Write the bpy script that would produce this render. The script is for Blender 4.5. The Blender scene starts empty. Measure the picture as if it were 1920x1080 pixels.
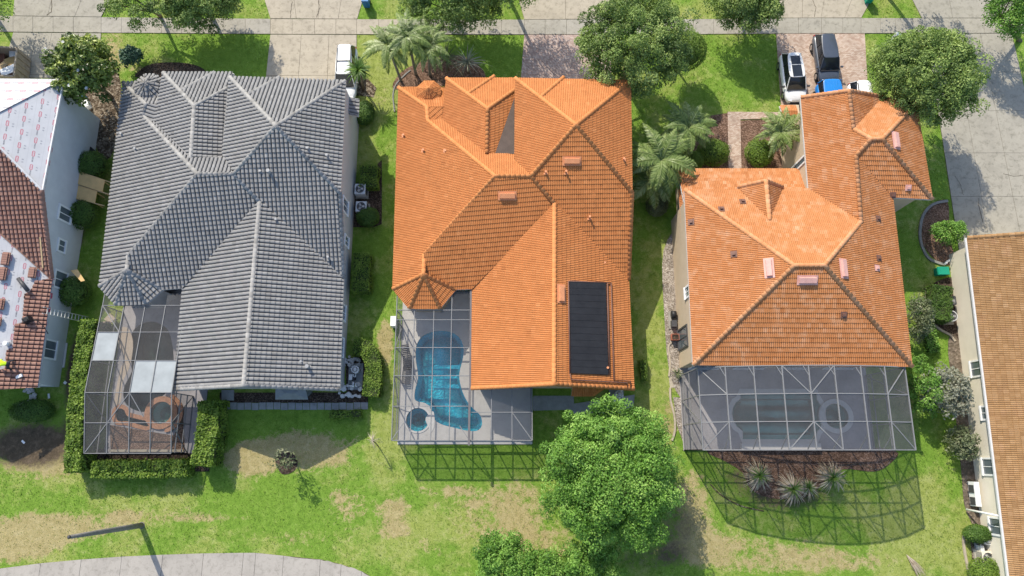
import bpy, bmesh, math, random
import numpy as np
from mathutils import Vector, Matrix
from mathutils.geometry import tessellate_polygon

R = math.radians
scene = bpy.context.scene
COL = scene.collection
random.seed(7)
rng = np.random.default_rng(7)

# ------------------------------------------------------------------ camera
CAM_H, CAM_TILT, FPX = 52.0, R(13.5), 1280.0
cam_data = bpy.data.cameras.new('camera')
cam = bpy.data.objects.new('camera', cam_data)
COL.objects.link(cam)
cam.location = (0, 0, CAM_H)
cam.rotation_euler = (CAM_TILT, 0, 0)
cam_data.sensor_width = 36.0
cam_data.lens = 24.0
cam_data.clip_end = 2000.0
scene.camera = cam

# ------------------------------------------------------------------ sky, sun, exposure
SUN_EL, SUN_AZ = R(41.0), R(-28.6)          # azimuth clockwise from +Y
world = bpy.data.worlds.new('World')
scene.world = world
world.use_nodes = True
wn = world.node_tree
wn.nodes.clear()
sky = wn.nodes.new('ShaderNodeTexSky')
sky.sky_type = 'NISHITA'
sky.sun_disc = False
sky.dust_density = 1.2
sky.sun_elevation = SUN_EL
sky.sun_rotation = SUN_AZ % (2 * math.pi)
bg = wn.nodes.new('ShaderNodeBackground')
bg.inputs['Strength'].default_value = 0.14
wo = wn.nodes.new('ShaderNodeOutputWorld')
wn.links.new(sky.outputs[0], bg.inputs[0])
wn.links.new(bg.outputs[0], wo.inputs[0])

sun_data = bpy.data.lights.new('sun', 'SUN')
sun_data.energy = 3.25
sun_data.angle = R(0.53)
sun_data.color = (1.0, 0.925, 0.79)
sun = bpy.data.objects.new('sun', sun_data)
COL.objects.link(sun)
sd = Vector((-math.sin(SUN_AZ) * math.cos(SUN_EL), -math.cos(SUN_AZ) * math.cos(SUN_EL), -math.sin(SUN_EL)))
sun.rotation_euler = sd.to_track_quat('-Z', 'Y').to_euler()
sun.location = (-30, 50, 60)

vs = scene.view_settings
vs.view_transform = 'Standard'
vs.look = 'None'
vs.gamma = 1.0
vs.use_curve_mapping = False
vs.exposure = 0.80
scene.cycles.transparent_max_bounces = 24
scene.cycles.max_bounces = 8

# ------------------------------------------------------------------ site survey
# Points of the site are noted as (u, v, height): the position of the point in the aerial survey
# picture and its real height.  P() gives its real position in metres (x east, y north, z up).
_ct, _st = math.cos(CAM_TILT), math.sin(CAM_TILT)
def ray(u, v):
    x = (u - 960.0) / FPX
    y = -(v - 540.0) / FPX
    dx, dy, dz = x, y * _ct + _st, y * _st - _ct
    return Vector((dx / -dz, dy / -dz, -1.0))
def P(u, v, z=0.0):
    d = ray(u, v) * (CAM_H - z)
    return Vector((d.x, d.y, z))
def on_plane(u, v, p0, n):
    d = ray(u, v)
    o = Vector((0, 0, CAM_H))
    return o + d * ((p0 - o).dot(n) / d.dot(n))

# ------------------------------------------------------------------ objects
def tag(o, label=None, cat=None, group=None, kind=None):
    if label: o['label'] = label
    if cat: o['category'] = cat
    if group: o['group'] = group
    if kind: o['kind'] = kind
    return o
def adopt(o, parent):
    if parent is not None:
        o.parent = parent
        o.matrix_parent_inverse = parent.matrix_world.inverted()
def link(o, parent=None):
    COL.objects.link(o)
    adopt(o, parent)
    return o
def thing(name, label, cat, loc=(0, 0, 0), group=None, kind=None):
    o = bpy.data.objects.new(name, None)
    o.empty_display_size = 0.2
    o.location = loc
    COL.objects.link(o)
    o.matrix_world = Matrix.Translation(Vector(loc))
    return tag(o, label, cat, group, kind)
def copy_tree(src, mat, parent=None):
    """copy a thing built round the origin, with its parts and sub-parts"""
    c = src.copy()
    COL.objects.link(c)
    for k in ('label', 'category', 'group', 'kind'):
        if k in src: c[k] = src[k]
    if parent is None:
        c.matrix_world = mat
    else:
        c.parent = parent
        c.matrix_parent_inverse = src.matrix_parent_inverse.copy()
    for ch in src.children:
        copy_tree(ch, mat, c)
    return c

def np_mesh(name, verts, faces, mat, parent=None, smooth=False, tint=None):
    """verts (N,3), faces (M,k) array -> one mesh object"""
    verts = np.asarray(verts, dtype=np.float32)
    faces = np.asarray(faces, dtype=np.int32)
    me = bpy.data.meshes.new(name)
    m, k = faces.shape
    me.vertices.add(len(verts)); me.vertices.foreach_set('co', verts.ravel())
    me.loops.add(m * k); me.loops.foreach_set('vertex_index', faces.ravel())
    me.polygons.add(m)
    me.polygons.foreach_set('loop_start', np.arange(0, m * k, k, dtype=np.int32))
    try:
        me.polygons.foreach_set('loop_total', np.full(m, k, dtype=np.int32))
    except Exception:
        pass
    me.update(calc_edges=True)
    if smooth: me.shade_smooth()
    else: me.shade_flat()
    if tint is not None:
        at = me.attributes.new('tint', 'FLOAT', 'FACE')
        at.data.foreach_set('value', np.asarray(tint, dtype=np.float32))
    me.materials.append(mat)
    o = bpy.data.objects.new(name, me)
    return link(o, parent)

class MB:
    """collects simple solids and links them as one mesh"""
    def __init__(s): s.v = []; s.f = []; s.sm = []
    def add(s, vs, fs, smooth=False):
        b = len(s.v); s.v += [tuple(p) for p in vs]
        for f in fs: s.f.append([b + i for i in f]); s.sm.append(smooth)
    def box(s, c, size, rz=0.0, taper=1.0):
        x, y, z = size[0] / 2, size[1] / 2, size[2] / 2
        cs, sn = math.cos(rz), math.sin(rz)
        vs = []
        for dz, k in ((-z, 1.0), (z, taper)):
            for dx, dy in ((-x, -y), (x, -y), (x, y), (-x, y)):
                dx2, dy2 = dx * k, dy * k
                vs.append((c[0] + dx2 * cs - dy2 * sn, c[1] + dx2 * sn + dy2 * cs, c[2] + dz))
        s.add(vs, [(3, 2, 1, 0), (4, 5, 6, 7), (0, 1, 5, 4), (1, 2, 6, 5), (2, 3, 7, 6), (3, 0, 4, 7)])
        return s
    def bar(s, a, b, w, h, up=(0, 0, 1)):
        a, b = Vector(a), Vector(b); d = (b - a)
        if d.length < 1e-6: return s
        d.normalize(); u = Vector(up)
        if abs(d.dot(u)) > 0.98: u = Vector((0, 1, 0))
        sd = d.cross(u).normalized(); u = sd.cross(d).normalized()
        vs = []
        for p in (a, b):
            for i, j in ((-1, -1), (1, -1), (1, 1), (-1, 1)):
                vs.append(p + sd * (i * w / 2) + u * (j * h / 2))
        s.add(vs, [(0, 1, 2, 3), (7, 6, 5, 4), (0, 4, 5, 1), (1, 5, 6, 2), (2, 6, 7, 3), (3, 7, 4, 0)])
        return s
    def tube(s, pts, r, n=8, cap=True):
        pts = [Vector(p) for p in pts]
        rs = r if isinstance(r, (list, tuple)) else [r] * len(pts)
        ref = None; rings = []
        for i, p in enumerate(pts):
            d = (pts[min(i + 1, len(pts) - 1)] - pts[max(i - 1, 0)]).normalized()
            if ref is None: ref = Vector((0, 0, 1)) if abs(d.z) < 0.9 else Vector((1, 0, 0))
            sd = d.cross(ref).normalized(); up = sd.cross(d).normalized(); ref = up
            rings.append([p + (sd * math.cos(2 * math.pi * k / n) + up * math.sin(2 * math.pi * k / n)) * rs[i] for k in range(n)])
        b = len(s.v)
        for rg in rings: s.v += [tuple(q) for q in rg]
        for i in range(len(rings) - 1):
            for k in range(n):
                s.f.append([b + i * n + k, b + i * n + (k + 1) % n, b + (i + 1) * n + (k + 1) % n, b + (i + 1) * n + k]); s.sm.append(True)
        if cap:
            s.f.append([b + k for k in range(n)][::-1]); s.sm.append(False)
            s.f.append([b + (len(rings) - 1) * n + k for k in range(n)]); s.sm.append(False)
        return s
    def cyl(s, c, r, h, n=16, r2=None):
        r2 = r if r2 is None else r2
        vs = [(c[0] + r * math.cos(2 * math.pi * k / n), c[1] + r * math.sin(2 * math.pi * k / n), c[2]) for k in range(n)]
        vs += [(c[0] + r2 * math.cos(2 * math.pi * k / n), c[1] + r2 * math.sin(2 * math.pi * k / n), c[2] + h) for k in range(n)]
        b = len(s.v); s.v += vs
        for k in range(n):
            s.f.append([b + k, b + (k + 1) % n, b + n + (k + 1) % n, b + n + k]); s.sm.append(True)
        s.f.append([b + k for k in range(n)][::-1]); s.sm.append(False)
        s.f.append([b + n + k for k in range(n)]); s.sm.append(False)
        return s
    def prism(s, poly, z0, z1):
        """poly: (x, y) points; any simple polygon"""
        p2 = [(p[0], p[1]) for p in poly]
        area = sum(p2[i][0] * p2[(i + 1) % len(p2)][1] - p2[(i + 1) % len(p2)][0] * p2[i][1] for i in range(len(p2)))
        if area < 0: p2 = p2[::-1]
        n = len(p2); b = len(s.v)
        s.v += [(x, y, z0) for x, y in p2] + [(x, y, z1) for x, y in p2]
        tris = tessellate_polygon([[Vector((x, y, 0)) for x, y in p2]])
        for t in tris:
            a, c, d = t
            ar = (p2[c][0] - p2[a][0]) * (p2[d][1] - p2[a][1]) - (p2[c][1] - p2[a][1]) * (p2[d][0] - p2[a][0])
            if ar < 0: c, d = d, c
            s.f.append([b + n + a, b + n + c, b + n + d]); s.f.append([b + a, b + d, b + c]); s.sm += [False, False]
        for i in range(n):
            j = (i + 1) % n
            s.f.append([b + i, b + j, b + n + j, b + n + i]); s.sm.append(False)
        return s
    def solid(s, poly3, thick):
        """a planar polygon in space with thickness straight down"""
        n = len(poly3); b = len(s.v)
        nrm = Vector((0, 0, 0))
        for i in range(n):
            nrm += Vector(poly3[i]).cross(Vector(poly3[(i + 1) % n]))
        pl = list(poly3) if nrm.z > 0 else list(poly3)[::-1]
        s.v += [tuple(p) for p in pl] + [(p[0], p[1], p[2] - thick) for p in pl]
        for t in tessellate_polygon([[Vector((p[0], p[1], 0)) for p in pl]]):
            a, c, d = t
            ar = (pl[c][0] - pl[a][0]) * (pl[d][1] - pl[a][1]) - (pl[c][1] - pl[a][1]) * (pl[d][0] - pl[a][0])
            if ar < 0: c, d = d, c
            s.f.append([b + a, b + c, b + d]); s.f.append([b + n + a, b + n + d, b + n + c]); s.sm += [False, False]
        for i in range(n):
            j = (i + 1) % n
            s.f.append([b + n + i, b + n + j, b + j, b + i]); s.sm.append(False)
        return s
    def strip(s, pts, w, z0, z1, closed=False):
        """a kerb-like strip of width w along a polyline"""
        pts = [Vector((p[0], p[1])) for p in pts]
        n = len(pts); L = []; Rr = []
        for i in range(n):
            a = pts[(i - 1) % n] if (closed or i > 0) else pts[i]
            c = pts[(i + 1) % n] if (closed or i < n - 1) else pts[i]
            d = (c - a).normalized(); nn = Vector((-d.y, d.x)) * (w / 2)
            L.append(pts[i] + nn); Rr.append(pts[i] - nn)
        m = n if closed else n - 1
        for i in range(m):
            j = (i + 1) % n
            q = [Rr[i], Rr[j], L[j], L[i]]
            vs = [(p.x, p.y, z0) for p in q] + [(p.x, p.y, z1) for p in q]
            fs = [(4, 5, 6, 7), (0, 1, 5, 4), (2, 3, 7, 6)]
            if not closed and i == 0: fs.append((3, 0, 4, 7))
            if not closed and i == m - 1: fs.append((1, 2, 6, 5))
            s.add(vs, fs)
        return s
    def build(s, name, mat, parent=None):
        me = bpy.data.meshes.new(name)
        me.from_pydata(s.v, [], s.f)
        me.polygons.foreach_set('use_smooth', np.array(s.sm, dtype=bool))
        me.update()
        me.materials.append(mat)
        return link(bpy.data.objects.new(name, me), parent)

def catmull(pts, n=6, closed=True):
    pts = [Vector(p) for p in pts]; out = []; m = len(pts)
    rngm = range(m) if closed else range(m - 1)
    for i in rngm:
        if closed: p0, p1, p2, p3 = pts[(i - 1) % m], pts[i], pts[(i + 1) % m], pts[(i + 2) % m]
        else: p0, p1, p2, p3 = pts[max(i - 1, 0)], pts[i], pts[i + 1], pts[min(i + 2, m - 1)]
        for k in range(n):
            t = k / n
            out.append(0.5 * ((2 * p1) + (p2 - p0) * t + (2 * p0 - 5 * p1 + 4 * p2 - p3) * t * t + (3 * p1 - p0 - 3 * p2 + p3) * t ** 3))
    if not closed: out.append(pts[-1])
    return out
def px_poly(pts, z=0.0):
    return [P(u, v, z) for u, v in pts]
# ------------------------------------------------------------------ materials
class NT:
    def __init__(s, name):
        s.m = bpy.data.materials.new(name); s.m.use_nodes = True
        s.t = s.m.node_tree; s.t.nodes.clear()
        s.out = s.n('ShaderNodeOutputMaterial')
    def n(s, typ, **kw):
        nd = s.t.nodes.new(typ)
        for k, v in kw.items(): setattr(nd, k, v)
        return nd
    def set(s, sock, v):
        if isinstance(v, bpy.types.NodeSocket): s.t.links.new(v, sock)
        else: sock.default_value = v
    def math(s, op, a, b=0.0, c=None):
        nd = s.n('ShaderNodeMath', operation=op)
        s.set(nd.inputs[0], a); s.set(nd.inputs[1], b)
        if c is not None: s.set(nd.inputs[2], c)
        return nd.outputs[0]
    def pos(s):
        return s.n('ShaderNodeNewGeometry').outputs['Position']
    def noise(s, scale, detail=3.0, rough=0.55, vec=None, dist=0.0):
        nd = s.n('ShaderNodeTexNoise')
        nd.inputs['Scale'].default_value = scale; nd.inputs['Detail'].default_value = detail
        nd.inputs['Roughness'].default_value = rough; nd.inputs['Distortion'].default_value = dist
        s.t.links.new(vec if vec is not None else s.pos(), nd.inputs['Vector'])
        return nd.outputs['Fac']
    def ramp(s, fac, stops, interp='LINEAR'):
        nd = s.n('ShaderNodeValToRGB'); nd.color_ramp.interpolation = interp
        el = nd.color_ramp.elements
        while len(el) < len(stops): el.new(0.5)
        for e, (p, c) in zip(el, stops):
            e.position = p; e.color = (*c, 1.0) if len(c) == 3 else c
        s.t.links.new(fac, nd.inputs[0])
        return nd.outputs[0]
    def mix(s, fac, a, b, blend='MIX'):
        nd = s.n('ShaderNodeMix', data_type='RGBA', blend_type=blend)
        s.set(nd.inputs[0], fac)
        for sock, v in ((nd.inputs[6], a), (nd.inputs[7], b)):
            s.set(sock, v if isinstance(v, bpy.types.NodeSocket) else (*v, 1.0))
        return nd.outputs[2]
    def attr(s, name):
        return s.n('ShaderNodeAttribute', attribute_name=name).outputs['Fac']
    def bump(s, h, strength=0.4, dist=0.02):
        nd = s.n('ShaderNodeBump'); nd.inputs['Strength'].default_value = strength; nd.inputs['Distance'].default_value = dist
        s.t.links.new(h, nd.inputs['Height']); return nd.outputs[0]
    def pbr(s, col, rough=0.8, metal=0.0, normal=None, spec=0.4, coat=0.0):
        p = s.n('ShaderNodeBsdfPrincipled')
        s.set(p.inputs['Base Color'], col if isinstance(col, bpy.types.NodeSocket) else (*col, 1.0))
        s.set(p.inputs['Roughness'], rough); p.inputs['Metallic'].default_value = metal
        p.inputs['Specular IOR Level'].default_value = spec
        if coat: p.inputs['Coat Weight'].default_value = coat; p.inputs['Coat Roughness'].default_value = 0.06
        if normal is not None: s.t.links.new(normal, p.inputs['Normal'])
        s.t.links.new(p.outputs[0], s.out.inputs[0]); return p
    def surf(s, sh):
        s.t.links.new(sh, s.out.inputs[0]); return s.m

def lo(c, k): return tuple(max(0.0, min(1.0, x * k)) for x in c)

def plain(name, col, rough=0.75, var=0.12, scale=3.0, metal=0.0, bump=0.0, bscale=40.0, spec=0.35, fine=0.0, coat=0.0):
    t = NT(name)
    c = t.ramp(t.noise(scale, 5.0, 0.6), [(0.28, lo(col, 1 - var)), (0.72, lo(col, 1 + var))])
    if fine:
        c = t.mix(1.0, c, t.ramp(t.noise(bscale, 2.0), [(0.3, (1 - fine,) * 3), (0.7, (1.0,) * 3)]), 'MULTIPLY')
    nm = t.bump(t.noise(bscale, 3.0), bump) if bump else None
    t.pbr(c, rough, metal, nm, spec, coat)
    return t.m

def tile_mat(name, dark, mid, light, rough=0.78, blotch=(1.0, 1.0, 1.0), blotch_amt=0.0, bsc=0.9):
    t = NT(name)
    c = t.ramp(t.attr('tint'), [(0.0, dark), (0.5, mid), (1.0, light)])
    c = t.mix(1.0, c, t.ramp(t.noise(1.1, 5.0, 0.65), [(0.25, (0.92,) * 3), (0.75, (1.07,) * 3)]), 'MULTIPLY')
    c = t.mix(1.0, c, t.ramp(t.noise(22.0, 3.0, 0.7), [(0.25, (0.9,) * 3), (0.75, (1.06,) * 3)]), 'MULTIPLY')
    c = t.mix(1.0, c, t.ramp(t.noise(0.55, 7.0, 0.75, dist=1.2), [(0.52, (1, 1, 1)), (0.68, (0.90, 0.89, 0.87)), (0.8, (0.80, 0.78, 0.76))]), 'MULTIPLY')
    if blotch_amt:
        f = t.math('MULTIPLY', t.ramp(t.noise(bsc, 4.0, 0.6), [(0.54, (0, 0, 0)), (0.72, (1, 1, 1))]), blotch_amt)
        c = t.mix(f, c, blotch)
    t.pbr(c, rough, 0.0, t.bump(t.noise(60.0, 2.0), 0.25, 0.01), 0.3)
    return t.m

def leaf_mat(name, dark, mid, light, trans=0.3, rough=0.55):
    t = NT(name)
    c = t.ramp(t.attr('tint'), [(0.0, dark), (0.5, mid), (1.0, light)])
    c = t.mix(1.0, c, t.ramp(t.noise(1.6, 3.0), [(0.25, (0.8, 0.84, 0.8)), (0.75, (1.2, 1.15, 1.1))]), 'MULTIPLY')
    p = t.pbr(c, rough, 0.0, None, 0.35)
    tr = t.n('ShaderNodeBsdfTranslucent'); t.t.links.new(t.mix(1.0, c, (1.15, 1.25, 0.55), 'MULTIPLY'), tr.inputs[0])
    ms = t.n('ShaderNodeMixShader'); ms.inputs[0].default_value = trans
    t.t.links.new(p.outputs[0], ms.inputs[1]); t.t.links.new(tr.outputs[0], ms.inputs[2])
    return t.surf(ms.outputs[0])

def concrete(name, col, stain=0.35, sc=0.7):
    t = NT(name)
    c = t.ramp(t.noise(sc, 6.0, 0.62), [(0.25, lo(col, 0.82)), (0.5, col), (0.78, lo(col, 1.12))])
    st = t.ramp(t.noise(2.6, 6.0, 0.7, dist=0.4), [(0.5, (1, 1, 1)), (0.78, (1 - stain, 1 - stain, 1 - stain * 1.05))])
    c = t.mix(1.0, c, st, 'MULTIPLY')
    c = t.mix(1.0, c, t.ramp(t.noise(30.0, 3.0, 0.7), [(0.3, (0.88,) * 3), (0.7, (1.05,) * 3)]), 'MULTIPLY')
    t.pbr(c, 0.88, 0.0, t.bump(t.noise(55.0, 3.0), 0.25, 0.01), 0.25)
    return t.m

def glassy(name, col, rough=0.05):
    t = NT(name); t.pbr(t.ramp(t.noise(0.8, 2.0), [(0.3, lo(col, 0.8)), (0.7, lo(col, 1.25))]), rough, 0.0, None, 0.6); return t.m

def screen_mat(name, col, fac):
    t = NT(name)
    d = t.n('ShaderNodeBsdfDiffuse')
    t.t.links.new(t.ramp(t.noise(0.9, 4.0), [(0.3, lo(col, 0.85)), (0.7, lo(col, 1.15))]), d.inputs[0])
    tr = t.n('ShaderNodeBsdfTransparent')
    ms = t.n('ShaderNodeMixShader'); ms.inputs[0].default_value = fac
    t.t.links.new(tr.outputs[0], ms.inputs[1]); t.t.links.new(d.outputs[0], ms.inputs[2])
    return t.surf(ms.outputs[0])

def water_mat(name, tint):
    t = NT(name)
    nm = t.bump(t.noise(5.0, 3.0, 0.6), 0.35, 0.03)
    gl = t.n('ShaderNodeBsdfGlossy'); gl.inputs['Roughness'].default_value = 0.04; t.t.links.new(nm, gl.inputs['Normal'])
    tr = t.n('ShaderNodeBsdfTransparent'); tr.inputs[0].default_value = (*tint, 1)
    fr = t.n('ShaderNodeFresnel'); fr.inputs[0].default_value = 1.33; t.t.links.new(nm, fr.inputs['Normal'])
    ms = t.n('ShaderNodeMixShader'); t.t.links.new(fr.outputs[0], ms.inputs[0])
    t.t.links.new(tr.outputs[0], ms.inputs[1]); t.t.links.new(gl.outputs[0], ms.inputs[2])
    return t.surf(ms.outputs[0])

def lawn_mat():
    t = NT('lawn')
    dry, dirt, yel = t.attr('dry'), t.attr('dirt'), t.attr('yellow')
    n1 = t.noise(0.35, 5.0, 0.6); n2 = t.noise(2.2, 5.0, 0.65, dist=0.5); n3 = t.noise(16.0, 4.0, 0.75); n6 = t.noise(6.0, 4.0, 0.7, dist=0.8)
    green = t.ramp(n2, [(0.2, (0.105, 0.20, 0.024)), (0.5, (0.165, 0.285, 0.037)), (0.8, (0.235, 0.355, 0.065))])
    yellow = t.ramp(n2, [(0.2, (0.20, 0.255, 0.045)), (0.5, (0.285, 0.335, 0.085)), (0.8, (0.38, 0.41, 0.16))])
    tan = t.ramp(n2, [(0.2, (0.27, 0.225, 0.09)), (0.5, (0.375, 0.315, 0.15)), (0.8, (0.47, 0.40, 0.22))])
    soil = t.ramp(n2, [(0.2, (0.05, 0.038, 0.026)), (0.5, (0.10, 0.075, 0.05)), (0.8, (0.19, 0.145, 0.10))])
    def edge(a, w=0.85):
        mixn = t.math('ADD', t.math('ADD', t.math('MULTIPLY', n2, 0.42), t.math('MULTIPLY', n6, 0.33)), t.math('MULTIPLY', n3, 0.25))
        return t.ramp(t.math('ADD', a, t.math('MULTIPLY', t.math('SUBTRACT', mixn, 0.5), w * 1.5)), [(0.36, (0, 0, 0)), (0.66, (1, 1, 1))])
    yy = t.math('ADD', yel, t.math('MULTIPLY', t.math('SUBTRACT', n1, 0.5), 1.7))
    c = t.mix(edge(yy), green, yellow)
    dd = t.math('ADD', dry, t.math('MULTIPLY', t.math('MINIMUM', t.math('MULTIPLY', dry, 2.2), 1.0), t.math('MULTIPLY', t.math('SUBTRACT', t.noise(0.9, 6.0, 0.7), 0.5), 1.5)))
    c = t.mix(edge(dd, 1.6), c, tan)
    c = t.mix(edge(dirt), c, soil)  # this mask holds bare soil and one painted house shadow
    c = t.mix(1.0, c, t.ramp(n3, [(0.28, (0.60, 0.63, 0.56)), (0.5, (0.95, 0.95, 0.95)), (0.72, (1.34, 1.28, 1.18))]), 'MULTIPLY')
    h = t.math('ADD', t.math('MULTIPLY', n3, 0.7), t.math('MULTIPLY', t.noise(45.0, 2.0), 0.5))
    t.pbr(c, 0.9, 0.0, t.bump(h, 0.9, 0.06), 0.15)
    return t.m

def mulch_mat(name, a, b, c3, sc=14.0):
    t = NT(name)
    v = t.n('ShaderNodeTexVoronoi'); v.inputs['Scale'].default_value = sc; t.t.links.new(t.pos(), v.inputs['Vector'])
    sep = t.n('ShaderNodeSeparateColor'); t.t.links.new(v.outputs['Color'], sep.inputs[0])
    c = t.ramp(sep.outputs[0], [(0.0, a), (0.55, b), (1.0, c3)])
    c = t.mix(1.0, c, t.ramp(t.noise(1.2, 4.0), [(0.3, (0.65,) * 3), (0.7, (1.15,) * 3)]), 'MULTIPLY')
    t.pbr(c, 0.95, 0.0, t.bump(v.outputs['Distance'], 0.9, 0.06), 0.1)
    return t.m

def paver_mat(name, a, b, c3, ang=0.0, w=0.20, h=0.10):
    t = NT(name)
    mp = t.n('ShaderNodeMapping'); mp.inputs['Rotation'].default_value = (0, 0, ang); t.t.links.new(t.pos(), mp.inputs['Vector'])
    br = t.n('ShaderNodeTexBrick'); t.t.links.new(mp.outputs[0], br.inputs['Vector'])
    br.inputs['Scale'].default_value = 1.0; br.inputs['Brick Width'].default_value = w; br.inputs['Row Height'].default_value = h
    br.inputs['Mortar Size'].default_value = 0.006; br.inputs['Color1'].default_value = (0, 0, 0, 1); br.inputs['Color2'].default_value = (1, 1, 1, 1)
    br.inputs['Mortar'].default_value = (0.2, 0.2, 0.2, 1)
    sep = t.n('ShaderNodeSeparateColor'); t.t.links.new(br.outputs['Color'], sep.inputs[0])
    c = t.ramp(sep.outputs[0], [(0.0, a), (0.5, b), (1.0, c3)])
    c = t.mix(t.math('MULTIPLY', br.outputs['Fac'], 0.6), c, lo(a, 0.5))
    c = t.mix(1.0, c, t.ramp(t.noise(0.8, 5.0), [(0.3, (0.82,) * 3), (0.7, (1.1,) * 3)]), 'MULTIPLY')
    t.pbr(c, 0.9, 0.0, None, 0.2)
    return t.m

def print_mat(name, axis, base=(0.48, 0.48, 0.495)):
    """roofing underlayment sheet with its repeated printed marks; rolls run across the slope"""
    t = NT(name)
    sep = t.n('ShaderNodeSeparateXYZ'); t.t.links.new(t.pos(), sep.inputs[0])
    a, b = (sep.outputs[1], sep.outputs[0]) if axis == 'x' else (sep.outputs[0], sep.outputs[1])
    # a: along the roll, b: across
    a = t.math('ADD', a, t.math('MULTIPLY', b, 0.13))
    row = t.math('FLOOR', t.math('DIVIDE', b, 0.86))
    fb = t.math('SUBTRACT', t.math('MULTIPLY', t.math('FRACT', t.math('DIVIDE', b, 0.86)), 0.86), 0.43)
    sh = t.math('ADD', t.math('DIVIDE', a, 1.05), t.math('MULTIPLY', row, 0.37))
    fa = t.math('SUBTRACT', t.math('MULTIPLY', t.math('FRACT', sh), 1.05), 0.525)
    def rbox(ca, cb, ha, hb, r):
        qa = t.math('SUBTRACT', t.math('ABSOLUTE', t.math('SUBTRACT', fa, ca)), ha - r)
        qb = t.math('SUBTRACT', t.math('ABSOLUTE', t.math('SUBTRACT', fb, cb)), hb - r)
        ma, mb = t.math('MAXIMUM', qa, 0.0), t.math('MAXIMUM', qb, 0.0)
        d = t.math('SQRT', t.math('ADD', t.math('MULTIPLY', ma, ma), t.math('MULTIPLY', mb, mb)))
        return t.math('SUBTRACT', t.math('ADD', d, t.math('MINIMUM', t.math('MAXIMUM', qa, qb), 0.0)), r)
    d1 = rbox(0.17, -0.1, 0.225, 0.088, 0.08)
    ring = t.math('LESS_THAN', t.math('ABSOLUTE', t.math('ADD', d1, 0.02)), 0.019)
    inner = t.math('MULTIPLY', t.math('LESS_THAN', d1, -0.06), t.math('GREATER_THAN', t.noise(30.0, 1.0), 0.52))
    word = t.math('MULTIPLY', t.math('LESS_THAN', rbox(-0.27, -0.1, 0.2, 0.045, 0.01), 0.0), t.math('GREATER_THAN', t.noise(26.0, 2.0), 0.44))
    marks = t.math('MULTIPLY', t.math('MAXIMUM', t.math('LESS_THAN', rbox(0.22, 0.22, 0.05, 0.06, 0.02), 0.0), t.math('LESS_THAN', rbox(0.02, 0.22, 0.05, 0.06, 0.02), 0.0)), t.math('GREATER_THAN', t.noise(34.0, 2.0), 0.42))
    c = t.ramp(t.noise(0.9, 4.0), [(0.3, lo(base, 0.9)), (0.7, lo(base, 1.06))])
    c = t.mix(ring, c, (0.40, 0.07, 0.11))
    c = t.mix(inner, c, (0.5, 0.12, 0.15))
    c = t.mix(t.math('MULTIPLY', word, 0.75), c, (0.10, 0.10, 0.12))
    c = t.mix(t.math('MULTIPLY', marks, 0.65), c, (0.16, 0.17, 0.2))
    lap = t.math('LESS_THAN', t.math('ABSOLUTE', t.math('ADD', fb, 0.42)), 0.012)
    c = t.mix(t.math('MULTIPLY', lap, 0.35), c, (0.3, 0.3, 0.33))
    t.pbr(c, 0.6, 0.0, t.bump(t.noise(3.0, 3.0), 0.2, 0.03), 0.3)
    return t.m

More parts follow.
